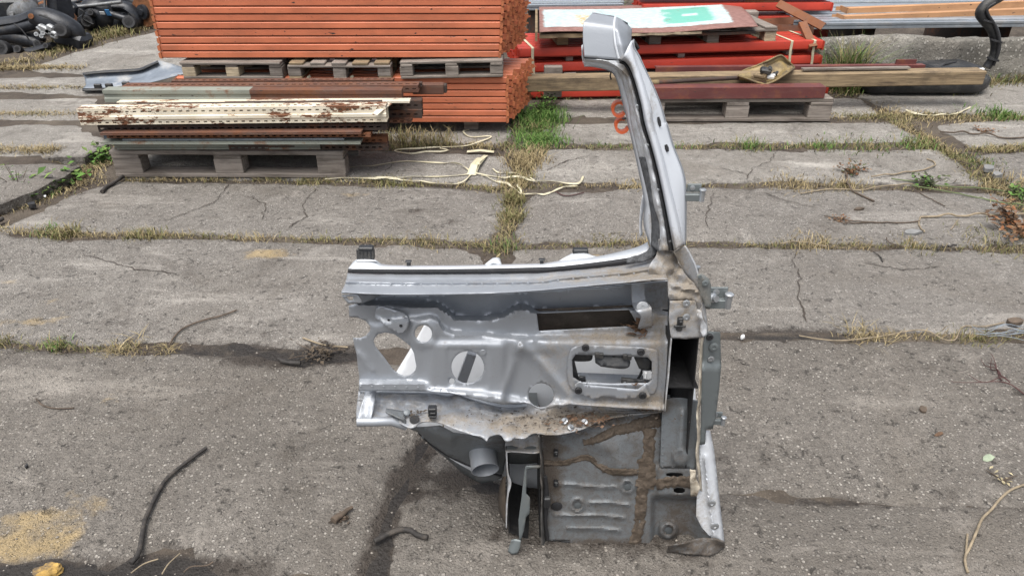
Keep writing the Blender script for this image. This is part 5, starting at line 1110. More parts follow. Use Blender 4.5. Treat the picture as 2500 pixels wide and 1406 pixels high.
loft('tab', [(ZF((330, 105), (370, 95), (425, 98), (440, 118)), 1.325), (ZF((235, 160), (330, 145), (440, 135), (500, 128)), 1.30)], 'silver_lit', n=14, thick=.006)
c = Q(*ZF((385, 92))[0], 1.325); m = MB(); m.box(c, (.032, .014, .012), None, .002); m.box(c + Vector((.012, -.003, -.008)), (.010, .012, .012), None, .002); m.build('black_clip', M['black_plastic'], car)

# --- pillar
def lean(v): return .05 * np.clip((620 - v) / 560, 0, 1.2)
RO = .139
def YL(y0): return lambda u, v: y0 + lean(v)
L0 = ZI((185, 640), (270, 646), (420, 686), (490, 746), (530, 850), (560, 980), (600, 1130)) + ZJ((286, 30), (350, 300), (402, 560), (415, 660), (410, 800), (425, 890), (452, 960), (458, 1003))
L1 = ZI((182, 606), (290, 612), (380, 626), (480, 666), (535, 732), (575, 860), (625, 1050)) + ZJ((300, 0), (370, 300), (432, 560), (468, 780), (468, 920), (462, 1000))
L2 = ZI((186, 585), (300, 592), (420, 602), (545, 650), (592, 760), (640, 950)) + ZJ((352, 0), (405, 230), (450, 440), (478, 650), (526, 810), (533, 950), (522, 1045))
L3 = ZI((515, 600), (560, 612), (605, 660), (640, 742), (680, 880), (720, 1050)) + ZJ((385, 0), (440, 180), (490, 380), (530, 560), (575, 800), (618, 1045))
L4 = ZI((545, 600), (585, 615), (625, 665), (660, 742), (703, 880), (747, 1050)) + ZJ((412, 0), (470, 200), (520, 390), (562, 580), (605, 800), (652, 1050))
L5 = ZI((655, 400), (668, 470), (700, 600), (740, 705), (800, 900), (850, 1080)) + ZJ((485, 0), (560, 250), (620, 500), (690, 770), (738, 992))
L6 = ZI((658, 400), (672, 480), (722, 565), (762, 650), (830, 790), (880, 900), (940, 1060), (985, 1220)) + ZJ((590, 0), (640, 180), (690, 310), (722, 400), (744, 520), (746, 760), (744, 1000))
loft('pillar_flange', [(L0, YL(1.262)), (L1, YL(1.250))], 'silver_lit', n=80, sub=2, dirt=.02, crum=.002)
n_ = 200; L2a = [tuple(q) for q in resample(L2, n_)]; L1a = [tuple(q) for q in resample(L1, n_)]
loft('inner_channel', [(L1a[:118], YL(1.249)), (L2a[:118], YL(1.226))], 'silver_lit', n=60, sub=3, dirt=.42, crum=.004)
loft('foam_strip', [(L1a[116:], YL(1.249)), (L2a[116:], YL(1.222))], 'foam', n=50, sub=3, crum=.005, thick=.006)
fo = [L1a[-1], ZJ((466, 1004))[0], RB[-1], RB[-2], RC[-2], RC[-1], L2a[-1]]
sheet('foam_corner', roundpoly([L1a[-8], RB[-1], RB[-2], RB[-3], RC[-3], RC[-2], RC[-1], L2a[-2], L2a[-10]], 1), lambda u, v: 1.250 - .0004 * (v - 600), 'foam', step=6, crum=.004, thick=.005)
loft('pillar_inner', [(L2, YL(1.226)), ([((a[0] + b[0]) / 2, (a[1] + b[1]) / 2) for a, b in zip(resample(L2, 30), resample(L3, 30))], YL(1.205)), (L3, YL(1.206))], 'silver_lit', n=80, sub=3, dirt=.38, crum=.006)
loft('rubber_seal', [(L3, YL(1.203)), ([((a[0] + b[0]) / 2, (a[1] + b[1]) / 2) for a, b in zip(resample(L3, 30), resample(L4, 30))], YL(1.197)), (L4, YL(1.201))], 'rubber', n=80, sub=2, thick=.004)
L45 = [((a[0] * .75 + b[0] * .25), a[1] * .75 + b[1] * .25) for a, b in zip(resample(L4, 40), resample(L5, 40))]; L46 = [((a[0] * .25 + b[0] * .75), a[1] * .25 + b[1] * .75) for a, b in zip(resample(L4, 40), resample(L5, 40))]
loft('pillar_rib', [(L4, YL(1.203)), (L45, YL(1.182)), (L46, YL(1.184)), (L5, YL(1.208))], 'pillar_lit', n=80, sub=4, dirt=.0, smooth=75)
loft('pillar_outer', [(L5, YL(1.208)), ([((a[0] + b[0]) / 2, (a[1] + b[1]) / 2) for a, b in zip(resample(L5, 40), resample(L6, 40))], YL(1.216)), (L6, YL(1.228))], 'pillar_lit', n=80, sub=3, dirt=.03, smooth=75)
back6 = [(x - 3, y) for x, y in L6]; back0 = [(x + 9, y) for x, y in L0]
loft('pillar_back', [(L6, YL(1.229)), (back6, YL(1.285)), (back0, YL(1.30)), (L0, YL(1.264))], 'silver', n=60, sub=2)
for a, b, w in ((ZI((702, 625))[0], ZI((793, 858))[0], 4.5), (ZI((912, 1150))[0], ZI((932, 1242))[0], 5), (ZJ((588, 180))[0], ZJ((604, 236))[0], 6)):
    yy = lambda q: 1.2125 + lean(q[1]); m = MB(); p0, p1 = Q(*a, yy(a)), Q(*b, yy(b)); m.tube([p0, p0.lerp(p1, .5), p1], [w * .0004, w * .0006, w * .0004], 8, flat=.5); m.build('slot_shade_strip', M['rubber'], car, smooth=50)  # dark strips stand in for the shade inside the open pillar slots
for q in ZJ((440, 183), (525, 548), (622, 968)) + ZI((706, 1040)): dialp('pin', q[0], q[1], 1.199 + lean(q[1]), 3.2, 'zinc')
# roof corner piece on top of the pillar
loft('roof_piece', [(ZI((265, 130), (380, 150), (490, 170)), (1.185 + RO)), (ZI((225, 178), (350, 198), (482, 218)), (1.150 + RO)), (ZI((178, 230), (330, 246), (478, 266)), (1.131 + RO)), (ZI((174, 400), (340, 410), (490, 430)), (1.121 + RO)), (ZI((188, 565), (350, 576), (530, 592)), (1.113 + RO))], 'silver', n=24, sub=5, smooth=50, thick=.0018)
loft('roof_side', [(ZI((490, 170), (482, 218), (478, 266), (490, 430), (530, 592)), lambda u, v: float(lin(v, [(42, (1.185 + RO)), (54, (1.150 + RO)), (66, (1.131 + RO)), (107, (1.120 + RO)), (148, (1.112 + RO))]))), (ZI((520, 176), (520, 240), (530, 310), (560, 450), (585, 620)), lambda u, v: float(lin(v, [(44, (1.184 + RO)), (60, (1.145 + RO)), (77, (1.127 + RO)), (112, (1.115 + RO)), (155, (1.108 + RO))]))),
                   (ZI((600, 228), (615, 300), (610, 370), (620, 480), (660, 640)), lambda u, v: float(lin(v, [(57, (1.196 + RO)), (75, (1.165 + RO)), (92, (1.148 + RO)), (119, (1.132 + RO)), (160, (1.118 + RO))]))), (ZI((655, 288), (652, 350), (650, 400), (662, 490), (705, 640)), lambda u, v: float(lin(v, [(71, (1.212 + RO)), (87, (1.188 + RO)), (99, (1.17 + RO)), (122, (1.152 + RO)), (160, (1.128 + RO))])))], 'silver', n=30, sub=5, dirt=.02, smooth=80)
m = MB(); m.tube([Q(x, y, float(lin(y, [(42, (1.185 + RO)), (54, (1.150 + RO)), (66, (1.131 + RO)), (107, (1.120 + RO)), (148, (1.112 + RO))])) - .001) for x, y in resample(ZI((490, 170), (482, 218), (478, 266), (490, 430), (530, 592)), 20)], .0022, 6); m.a['dirt'] = [0] * len(m.v); m.build('roof_crease', M['silver_lit'], car, smooth=60)
loft('roof_gap_shade', [(ZI((188, 563), (350, 574), (530, 590)), (1.122 + RO)), (ZI((188, 590), (350, 598), (530, 612)), (1.145 + RO))], 'rubber', n=20, sub=1)  # black strip stands in for the shaded gap below the roof piece
loft('roof_back', [(ZI((265, 131), (380, 151), (490, 171), (610, 233)), (1.188 + RO)), (ZI((262, 150), (380, 190), (480, 250), (620, 330)), (1.31 + RO)), (ZI((190, 560), (350, 570), (480, 580), (600, 600)), (1.20 + RO))], 'silver', n=20, sub=2)
sheet('torn_edge', ZI((172, 440), (176, 500), (182, 570), (178, 640), (162, 560), (158, 450)), (1.128 + RO), 'silver_lit', step=6, crum=.006)
loft('black_tape', [(ZI((655, 395), (690, 440), (715, 490)), (1.17 + RO)), (ZI((660, 450), (690, 490), (705, 500)), (1.18 + RO))], 'rubber', n=8, thick=.004)
for k, (x, y, a0) in enumerate(((525, 1068, -(1.15 + RO)), (555, 1228, -.95))):
    c = Q(*ZI((x, y))[0], (1.17 + RO)); R_ = .0090; m = MB(); n = 22; rows = []
    for i in range(n + 1):
        q = a0 + math.pi / 2 + .55 + (2 * math.pi - (1.25 + RO)) * i / n; r = []
        for rr, yy in ((R_, -.006), (R_ * 1.55, -.007), (R_ * 1.55, .007), (R_, .006), (R_, -.006)): r.append(c + Vector((math.cos(q) * rr, yy + .004 * math.sin(q), math.sin(q) * rr)))
        rows.append(r)
    m.grid(rows); m.f += [(0, 1, 2, 3), (n * 5, n * 5 + 3, n * 5 + 2, n * 5 + 1)]; m.build('orange_clip', M['orange_clip'], car, smooth=40)
m = MB(); m.tube([Q(*p, (1.16 + RO)) for p in ZI((560, 1172), (600, 1160), (645, 1158))], .0016, 6); m.build('wire_tie', M['rubber'], car)
m = MB(); m.tube([Q(*p, (1.165 + RO)) for p in ZI((450, 705), (440, 750), (450, 785))], .0014, 5); m.build('wire_tie', M['rubber'], car)
loft('torn_flap', [(ZJ((402, 590), (385, 690), (375, 830), (380, 930)), 1.262), (ZJ((412, 640), (405, 720), (392, 820), (398, 920)), 1.27)], 'silver_lit', n=20, crum=.004)

# --- pillar foot, dirty corner and bracket block
cg = ZJ((522, 1045), (533, 955), (575, 950), (618, 1045), (655, 1055), (668, 1070), (692, 1150), (752, 1250), (822, 1310), (868, 1392)) + ZF((1215, 470), (1190, 520), (1180, 440), (1165, 430), (1000, 440), (988, 400), (985, 300), (975, 284), (870, 300), (850, 200), (905, 125))
def Ycor(u, v):
    x, y = (u - 1280) * 2.8115, (v - 580) * 2.8115
    return 1.222 - .030 * sm((y - 60) / 240) - .022 * sm((y - 300) / 120) + .02 * sm((x - 1120) / 120) + .012 * np.exp(-(seg(x, y, [(1040, 90), (1055, 200), (1000, 260)]) / 22) ** 2) - .012 * np.exp(-(seg(x, y, [(1020, 330), (1200, 370)]) / 14) ** 2)
sheet('corner_gusset', cg, Ycor, 'silver', step=6, crum=.010, dirt=.45, smooth=55)
sheet('pillar_foot', ZJ((655, 1062), (742, 1008), (792, 1100), (832, 1190), (872, 1392), (800, 1298), (745, 1230), (692, 1130)), lambda u, v: 1.196 + .0003 * (u - 1640), 'silver', step=8, dirt=.12)
bk = ZF((1000, 436), (1170, 432), (1176, 490), (1205, 492), (1240, 560), (1252, 650), (1236, 684), (1150, 690), (1110, 697), (1060, 690), (1008, 690), (992, 560))
sheet('bracket_face', bk, lambda u, v: 1.166 - .00012 * (v - 735) + .012 * sm((u - 1703) / 15), 'silver', step=6, dirt=.62, crum=.004, holes=[circ(*ZF((1112, 545))[0], 4, n=10)])
for q, r in (((1112, 450), 9), ((1112, 545), 9)): dialp('stud_washer', *ZF(q)[0], 1.162, r, 'zinc', prof=WASH)
c = Q(*ZF((1066, 592))[0], 1.160); m = MB(); m.box(c, (.011, .010, .030), None, .002); m.box(c + Vector((0, -.004, -.003)), (.023, .004, .004), None, .001); m.box(c + Vector((0, -.006, .008)), (.006, .006, .006), None, .001); m.build('black_clip', M['black_plastic'], car)
sheet('paint_flake', ZF((1185, 492), (1215, 500), (1225, 560), (1250, 600), (1252, 660), (1228, 682), (1205, 640), (1212, 560), (1180, 530)), 1.152, 'silver_lit', step=5, crum=.006, dirt=.1)
# --- box column, open at the front
fT, fB, gT, gB = Q(*ZF((1006, 690))[0], 1.166), Q(*ZF((962, 1180))[0], 1.180), Q(*ZF((1200, 690))[0], 1.166), Q(*ZF((1192, 1180))[0], 1.185)
bq = Vector((0, .20, 0)); dn = Vector((-.004, 0, -.17))
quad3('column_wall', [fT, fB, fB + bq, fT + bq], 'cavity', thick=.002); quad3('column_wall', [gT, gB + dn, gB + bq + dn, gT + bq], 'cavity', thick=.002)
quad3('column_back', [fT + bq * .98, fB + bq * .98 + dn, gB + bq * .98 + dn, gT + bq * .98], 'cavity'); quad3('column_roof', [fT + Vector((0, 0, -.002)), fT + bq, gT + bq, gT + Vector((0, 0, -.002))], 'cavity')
sA, sB = Q(*ZF((972, 1022))[0], 1.172), Q(*ZF((1194, 1027))[0], 1.174); quad3('column_shelf', [sA, sB, sB + bq * .95, sA + bq * .95], 'cavity', thick=.003)  # shelf blackened too, the column's inner shade put into its colour
loft('torn_flange', [(ZF((1000, 688), (990, 800), (978, 950), (966, 1080), (958, 1190)), 1.170), (ZF((1010, 690), (1000, 800), (990, 950), (975, 1080), (966, 1190)), 1.160)], 'silver_lit', n=24, crum=.005, dirt=.5)
sheet('column_plate', ZF((968, 1105), (1060, 1098), (1090, 1100), (1130, 1108), (1192, 1118)) + ZH((1412, 300), (1402, 572), (1095, 562), (1104, 300), (1112, 100)), lambda u, v: 1.212 - .025 * (v - 970) / 170 - .010 * np.exp(-(seg((u - 1300) * 3.516, (v - 980) * 3.516, [(1290, 100), (1275, 300), (1270, 400)]) / 34) ** 2) - .014 * (1 - sm((np.hypot((u - 1300) * 3.516 - 1268, (v - 980) * 3.516 - 480) - 55) / 30)), 'primer', step=6, dirt=.18)
# --- grey flange with bolts and the door hinges on the right edge
fl = ZF((1250, 642), (1345, 650), (1352, 880), (1338, 1040), (1318, 1200)) + ZH((1575, 130), (1548, 236), (1490, 240), (1480, 365), (1438, 372), (1450, 200), (1452, 20)) + ZF((1212, 1130), (1222, 900), (1228, 740))
sheet('hinge_flange', fl, lambda u, v: 1.238 - .012 * sm((v - 888) / 8) + .0005 * (u - 1740), 'flange', step=8, dirt=.05)
for q, r, mt, pr in (((1272, 680), 8.5, 'rubber', GROM), ((1300, 750), 11, 'flange', WASH), ((1280, 833), 8, 'alloy', WASH), ((1265, 1125), 5.5, 'alloy', WASH), ((1262, 1178), 8.5, 'rubber', GROM), ((1260, 1262), 12, 'flange', WASH)): dialp('flange_bolt', *ZF(q)[0], 1.232, r, mt, prof=pr)
sheet('hinge_plate', roundpoly(ZF((1165, 262), (1200, 250), (1230, 258), (1282, 298), (1280, 400), (1285, 490), (1245, 492), (1225, 440), (1190, 340)), 1), 1.215, 'flange', step=8, thick=.004)
for q, r in (((1206, 268), 5), ((1242, 312), 8)): dialp('flange_bolt', *ZF(q)[0], 1.211, r, 'flange', prof=WASH)
def hinge(px, py, Y, s, lab=None):
    c = Q(px, py, Y); g = .001 * s
    m = MB(); m.box(c + Vector((0, .006, .010 * s)), (.030 * s, .004, .018 * s), None, .0008); h = m.build('hinge', M['flange'], car)
    m = MB(); m.box(c + Vector((-.004 * s, .0, -.008 * s)), (.034 * s, .012 * s, .016 * s), None, .0012); m.build('hinge_leaf', M['flange'], h)
    m = MB(); m.lathe([(.006 * s, -.012 * s), (.006 * s, .010 * s), (.0075 * s, .011 * s), (.0075 * s, .014 * s), (.005 * s, .0155 * s), (0, .0155 * s)], c + Vector((.016 * s, -.004, -.003 * s)), (0, 0, 1), 14); m.build('hinge_pin', M['zinc'], h, smooth=40)
    m = MB(); m.lathe([(.0055 * s, 0), (.0055 * s, .002), (.0035 * s, .0025), (0, .0025)], c + Vector((-.004 * s, .004, .011 * s)), (0, -1, 0), 12); m.build('hinge_bolt', M['zinc'], h, smooth=40)
    return h
hinge(*ZJ((820, 578))[0], 1.245, .88); hinge(*ZF((1330, 420))[0], 1.245, 1.25); hinge(*ZF((1322, 1245))[0], 1.262, .85)
c = Q(*ZF((1185, 222))[0], 1.24); m = MB(); m.lathe([(.004, -.006), (.004, .004), (.006, .005), (.006, .008), (0, .008)], c, (0, 0, 1), 12); m.build('bolt', M['zinc'], car, smooth=40)
c = Q(*ZF((1300, 415))[0], 1.235); m = MB(); m.lathe([(.008, -.008), (.010, -.006), (.010, 0), (.007, .002), (.007, .008), (0, .008)], c, (.6, -1, .3), 14); m.build('bolt', M['zinc'], car, smooth=40)
loft('pillar_edge', [(ZJ((744, 1005), (800, 1110), (835, 1190), (875, 1400)) + ZF((1235, 640)), 1.215), (ZJ((752, 1000), (808, 1100), (845, 1190), (900, 1400)) + ZF((1262, 645)), 1.235)], 'silver_lit', n=24, dirt=.05)

# --- vent opening with its frame, flaps and rubber grommets
Yv = lambda u, v: Ymain(u, v) - .003
vf = roundpoly(ZF((300, 800), (345, 738), (600, 742), (900, 762), (922, 790), (915, 1040), (880, 1085), (600, 1100), (395, 1095), (290, 1010)), 2)
YV0 = Yp(*ZF((600, 760))[0]) - .004; YV1 = Yp(*ZF((600, 1080))[0]) - .004
vfY = lambda u, v: np.minimum(Ymain(u, v) - .003, 1.165)
sheet('vent_frame', vf, lambda u, v: Ymain(u, v) - .004, 'silver', holes=[ZF((352, 802), (600, 810), (846, 822), (876, 850), (876, 978), (850, 1000), (600, 1004), (388, 994), (335, 960), (328, 838))], step=6, dirt=.18, thick=.003)
YV = (YV0 + YV1) / 2
sheet('vent_flap', roundpoly(ZF((330, 800), (470, 800), (468, 838), (440, 850), (340, 850), (318, 830)), 1), YV + .012, 'black_plastic', step=8, thick=.004); sheet('vent_flap', roundpoly(ZF((485, 795), (726, 805), (728, 880), (700, 900), (640, 900), (490, 880)), 1), lambda u, v: YV + .010 - .02 * (v - 865) / 40, 'black_plastic', step=8, thick=.006); sheet('vent_flap', roundpoly(ZF((748, 812), (884, 830), (880, 900), (855, 915), (790, 905), (775, 870)), 1), YV + .012, 'black_plastic', step=8, thick=.004)
sheet('vent_side', ZF((312, 830), (345, 850), (372, 960), (410, 990), (370, 1005), (322, 960)), YV + .014, 'black_plastic', step=8, thick=.006); sheet('vent_side', ZF((866, 840), (886, 840), (886, 985), (846, 1040), (842, 1010), (868, 970)), YV + .014, 'black_plastic', step=8, thick=.006)
for q in ((498, 800), (525, 803), (690, 812), (720, 815)): c = Q(*ZF(q)[0], YV); m = MB(); m.box(c, (.009, .012, .012), None, .001); m.build('vent_lug', M['black_plastic'], car)
sheet('vent_bracket', ZF((345, 1010), (385, 988), (415, 1012), (780, 1045), (836, 1000), (842, 1040), (856, 1075), (868, 1085), (850, 1108), (800, 1100), (660, 1112), (560, 1095), (480, 1108), (400, 1080), (352, 1060)), YV - .010, 'silver', step=7, thick=.003, dirt=.12)
sheet('vent_bar', ZF((375, 955), (420, 958), (424, 1005), (380, 1000)), YV + .006, 'black_plastic', step=8, thick=.004); sheet('vent_bar', ZF((668, 966), (865, 985), (862, 1005), (800, 1030), (770, 1042), (690, 1035), (665, 1018)), YV + .004, 'black_plastic', step=8, thick=.005)
sheet('vent_shelf', ZF((360, 925), (810, 942), (830, 985), (660, 985), (660, 1020), (430, 1005), (400, 960)), lambda u, v: YV + .045 - .04 * (v - 920) / 30, 'silver', step=10, dirt=.02)
c = Q(*ZF((846, 938))[0], YV + .02); m = MB(); m.box(c, (.019, .012, .028), Matrix.Rotation(-.12, 3, 'Y'), .002); cn = m.build('connector', M['white_bit'], car)
for k in (-.006, .006): m = MB(); m.box(c + Vector((k, -.008, .004)), (.004, .006, .016), None, .001); m.build('connector_rib', M['white_bit'], cn)
m = MB(); m.tube([Q(*p, YV + .03) for p in ZF((812, 905), (795, 945), (775, 975))], .003, 6); m.build('stay', M['black_plastic'], car)
for q in ((420, 752), (800, 782), (371, 1046), (812, 1080)): dialp('grommet', *ZF(q)[0], Yp(*ZF(q)[0]) - .007 if q[1] < 900 else YV - .014, 9.2, 'rubber', prof=GROM)
for q in ((443, 986), (690, 995)): dialp('vent_bolt', *ZF(q)[0], YV + .004, 3.2, 'zinc', prof=WASH)
# --- brackets on the inner panel
bp = ZE((262, 550), (274, 492), (300, 468), (380, 492), (495, 530), (498, 600), (482, 640), (440, 666), (400, 648), (330, 602), (288, 560))
o = sheet('hook_bracket', roundpoly(bp, 1), lambda u, v: Ymain(u, v) - .010 - .006 * sm((ey(v) - lin(ex(u), [(262, 540), (350, 545), (420, 570), (500, 560)])) / 20), 'silver', step=6, thick=.004)
for q, r, mt in (((320, 497), 4, 'silver'), ((398, 525), 4, 'silver'), ((466, 540), 4, 'silver'), ((362, 566), 3, 'cavity'), ((446, 605), 4, 'cavity')): dialp('spot_weld' if mt == 'silver' else 'bracket_hole', *ZE(q)[0], Yp(*ZE(q)[0]) - .0175, r, mt, prof=((1, 0), (.9, .2), (0, .22)))
dialp('plug', *ZE((1009, 788))[0], Yp(*ZE((1009, 788))[0]) - .001, 8.3, 'silver', prof=((1, 0), (.92, .12), (0, .12)))
stx = [(ZF((735, 308), (780, 306), (826, 304)), 1.225), (ZF((738, 445), (785, 440), (832, 420)), 1.222), (ZF((765, 500), (820, 490), (872, 478)), 1.178), (ZF((802, 548), (840, 540), (876, 530)), 1.176), (ZF((780, 626), (830, 622), (876, 618)), 1.188)]
loft('strap_bracket', stx, 'silver', n=12, sub=4, thick=.003, dirt=.05); dialp('bracket_washer', *ZF((812, 480))[0], 1.182, 15, 'alloy', prof=((1, 0), (1, .1), (.8, .16), (.3, .16), (.3, .05), (0, .05)), axis=(0, -1, .5))
# --- shelf: torn floor edge that sticks out below the panel
def Zshelf(u): return lin(u, [(860, .385), (1000, .383), (1300, .360), (1500, .358), (1640, .372)])
def shY(u, v, z):
    d = ray(u, v); t = (z - CAM_H) / d[2]; return d[1] * t
S0 = ZE((158, 1046), (280, 1048), (640, 1050), (780, 1060), (900, 1090), (1060, 1128), (1150, 1142), (1300, 1128)) + ZF((120, 1180), (310, 1136), (640, 1162), (955, 1183))
S1 = ZE((152, 1085), (280, 1078), (640, 1085), (760, 1100), (830, 1078), (900, 1105), (1060, 1160), (1150, 1180), (1300, 1190)) + ZF((120, 1220), (310, 1180), (640, 1185), (957, 1188))
S2 = ZE((146, 1130), (280, 1150), (500, 1160), (760, 1190), (950, 1200), (1100, 1240), (1200, 1260), (1300, 1255)) + ZF((120, 1265), (310, 1235), (640, 1205), (958, 1192))
S3 = ZE((140, 1190), (280, 1205), (420, 1225), (520, 1262), (600, 1256), (700, 1262), (800, 1290), (900, 1310), (1040, 1352)) + ZG((850, 270), (960, 290), (1140, 255), (1300, 258)) + ZF((400, 1310), (600, 1228), (958, 1195))
S4 = ZE((140, 1240), (210, 1268), (300, 1255), (400, 1262), (490, 1300), (530, 1306), (600, 1268), (700, 1272), (780, 1302), (900, 1342), (1000, 1372), (1035, 1400)) + ZG((740, 330), (765, 296), (850, 290), (890, 340), (940, 336), (965, 316), (1060, 315), (1140, 276), (1280, 286), (1450, 270), (1600, 212), (1758, 152)) + ZF((800, 1215), (958, 1198))
def zf(dz): return lambda u, v: shY(u, v, float(Zshelf(u)) + dz)
loft('sill_shelf', [(S0, zf(.012)), (S1, zf(.004)), ([((a[0] + b[0]) / 2, (a[1] + b[1]) / 2) for a, b in zip(resample(S1, 60), resample(S2, 60))], zf(.008)), (S2, zf(.0)), (S3, zf(.002)), (S4, zf(-.002))], 'silver', n=150, sub=4, dirt=.42, crum=.006, smooth=60)
r_ = ZE((160, 1050), (280, 1056), (640, 1062), (770, 1080), (838, 1062), (900, 1092), (1060, 1140), (1180, 1158), (1310, 1150)); m = MB()
m.tube([Q(x, y, shY(x, y, float(Zshelf(x)) + .012)) for x, y in resample(r_, 60)], .0035, 8); m.a['dirt'] = [.1] * len(m.v); m.build('pressed_bead', M['silver'], car, smooth=60)
loft('shelf_tape', [(ZE((200, 1040), (272, 1036), (275, 1100)), 1.226), (ZE((190, 1100), (235, 1105), (270, 1110)), 1.205), (ZE((160, 1190), (200, 1195), (255, 1190)), 1.178), (ZE((145, 1250), (185, 1262), (240, 1255)), 1.163)], 'silver', n=10, sub=3, crum=.004, dirt=.2)
m = MB(); m.tube([Q(*p, y) for p, y in zip(ZE((145, 1262), (260, 1262), (380, 1258), (480, 1290)), (1.165, 1.168, 1.170, 1.180))], .0105, 10); m.a['dirt'] = [.15] * len(m.v); m.build('drain_tube', M['silver'], car, smooth=50)
loft('drain_lip', [(ZE((345, 1170), (400, 1178), (470, 1190)), 1.190), (ZE((350, 1195), (410, 1210), (475, 1235)), 1.172), (ZE((470, 1240), (485, 1270), (495, 1300)), 1.165)], 'primer', n=12, sub=3, thick=.004)
dialp('drain_cap', *ZE((487, 1200))[0], 1.180, 8, 'primer', axis=(.2, -.6, 1)); dialp('drain_hole', *ZE((540, 1248))[0], 1.168, 12, 'cavity', prof=((1, 0), (1, .1), (.8, .12), (0, .02)), axis=(0, -.3, 1))
c = Q(*ZE((665, 1205))[0], 1.178); m = MB(); m.box(c + Vector((0, 0, .006)), (.018, .016, .024), None, .002); m.box(c + Vector((.001, -.009, -.002)), (.015, .006, .006), None, .001); m.box(c + Vector((.001, -.009, .008)), (.012, .006, .004), None, .001); m.build('black_clip', M['black_plastic'], car)
# --- wheel arch, pipe stub, open box section
wa = ZG((55, 225), (140, 222), (330, 208), (450, 268), (640, 298), (730, 326), (800, 292), (850, 292), (890, 345), (900, 480), (868, 622), (828, 612), (600, 552), (400, 462), (240, 352), (150, 268))
sheet('wheel_arch', wa, lambda u, v: 1.188 + .0012 * (v - 1042) + .0002 * np.maximum(0, 1100 - u) - .02 * np.exp(-(seg((u - 980) * 3.516, (v - 980) * 3.516, [(200, 250), (420, 320)]) / 40) ** 2), 'primer', step=7, dirt=.2, smooth=70)
m = MB(); m.tube([Q(x, y, 1.30) for x, y in resample(ZG((150, 268), (240, 352), (400, 462), (600, 555), (860, 640)), 30)], .003, 6); m.build('arch_trim', M['rubber'], car, smooth=50)
for q in ((190, 292), (398, 425), (648, 590)): c = Q(*ZG(q)[0], 1.285); m = MB(); m.box(c, (.006, .01, .014), Matrix.Rotation(.4, 3, 'Y'), .001); m.build('arch_clip', M['primer'], car)
c = Q(*ZG((715, 545))[0], 1.235); ax = Vector((.16, -.93, -.33)).normalized(); r = .033
m = MB(); m.lathe([(r, -.035), (r, .012), (r * .95, .013), (r * .93, .0), (r * .92, -.030), (0, -.034)], c, ax, 28); m.a['dirt'] = [.08] * len(m.v); m.build('pipe_stub', M['silver'], car, smooth=40)
q0 = dict(tl=Q(*ZG((903, 430))[0], 1.175), tr=Q(*ZG((1188, 430))[0], 1.175), bl=Q(*ZG((930, 1130))[0], 1.185), br=Q(*ZG((1195, 1160))[0], 1.185)); bb = Vector((0, .22, 0))
quad3('box_wall', [q0['tl'], q0['bl'], q0['bl'] + bb, q0['tl'] + bb], 'cavity', thick=.003); quad3('box_wall', [q0['tr'], q0['br'], q0['br'] + bb, q0['tr'] + bb], 'cavity', thick=.003); quad3('box_back', [q0['tl'] + bb, q0['bl'] + bb, q0['br'] + bb, q0['tr'] + bb], 'cavity'); quad3('box_floor', [q0['bl'] + Vector((0, 0, .004)), q0['br'] + Vector((0, 0, -.02)), q0['br'] + bb + Vector((0, 0, -.02)), q0['bl'] + bb + Vector((0, 0, .004))], 'cavity'); quad3('box_roof', [q0['tl'], q0['tr'], q0['tr'] + bb, q0['tl'] + bb], 'primer_dark')  # walls and added floor are black so the box interior looks shaded
loft('torn_flange', [(ZG((892, 420), (900, 600), (912, 690), (905, 800), (895, 900), (895, 1080)), 1.178), (ZG((903, 425), (912, 600), (940, 700), (915, 800), (905, 930), (900, 1085)), 1.166)], 'silver_lit', n=30, crum=.004, dirt=.5)
loft('box_flange', [(ZG((895, 330), (960, 320), (1060, 318), (1140, 285), (1180, 280)), 1.195), (ZG((890, 400), (960, 395), (1060, 398), (1130, 390), (1190, 385)), 1.190), (ZG((900, 432), (960, 428), (1060, 436), (1130, 442), (1192, 432)), 1.160)], 'silver', n=24, sub=4, dirt=.55, crum=.006)
loft('box_liner', [(ZG((905, 435), (1050, 440), (1190, 435)), 1.20), (ZG((905, 490), (1050, 492), (1190, 480)), 1.225), (ZG((905, 530), (1050, 535), (1190, 520)), 1.25)], 'primer_dark', n=10, sub=3)
st = ZG((1064, 560), (1075, 552), (1196, 550), (1196, 570), (1078, 580), (1070, 790), (1100, 822), (1104, 840), (1100, 960), (1070, 990), (1050, 1110), (1022, 1200), (1010, 1190), (1005, 1020), (1032, 820), (1050, 640))
sheet('strap_plate', st, lambda u, v: 1.172 - .010 * (v - 1140) / 90, 'flange', step=6, dirt=.1, thick=.003)
loft('strap_foot', [(ZG((950, 1192), (980, 1180), (1024, 1195)), lambda u, v: shY(u, v, .045)), (ZG((925, 1240), (960, 1250), (1018, 1250)), lambda u, v: shY(u, v, .025)), (ZG((912, 1285), (950, 1308), (998, 1300)), lambda u, v: shY(u, v, .008))], 'flange', n=10, sub=3, thick=.003)
loft('arch_mud_edge', [(ZG((870, 640), (848, 700), (832, 820), (840, 940), (880, 1035)), 1.24), (ZG((895, 640), (890, 720), (892, 830), (895, 940), (900, 1050)), 1.20)], 'sealer', n=20, crum=.006)
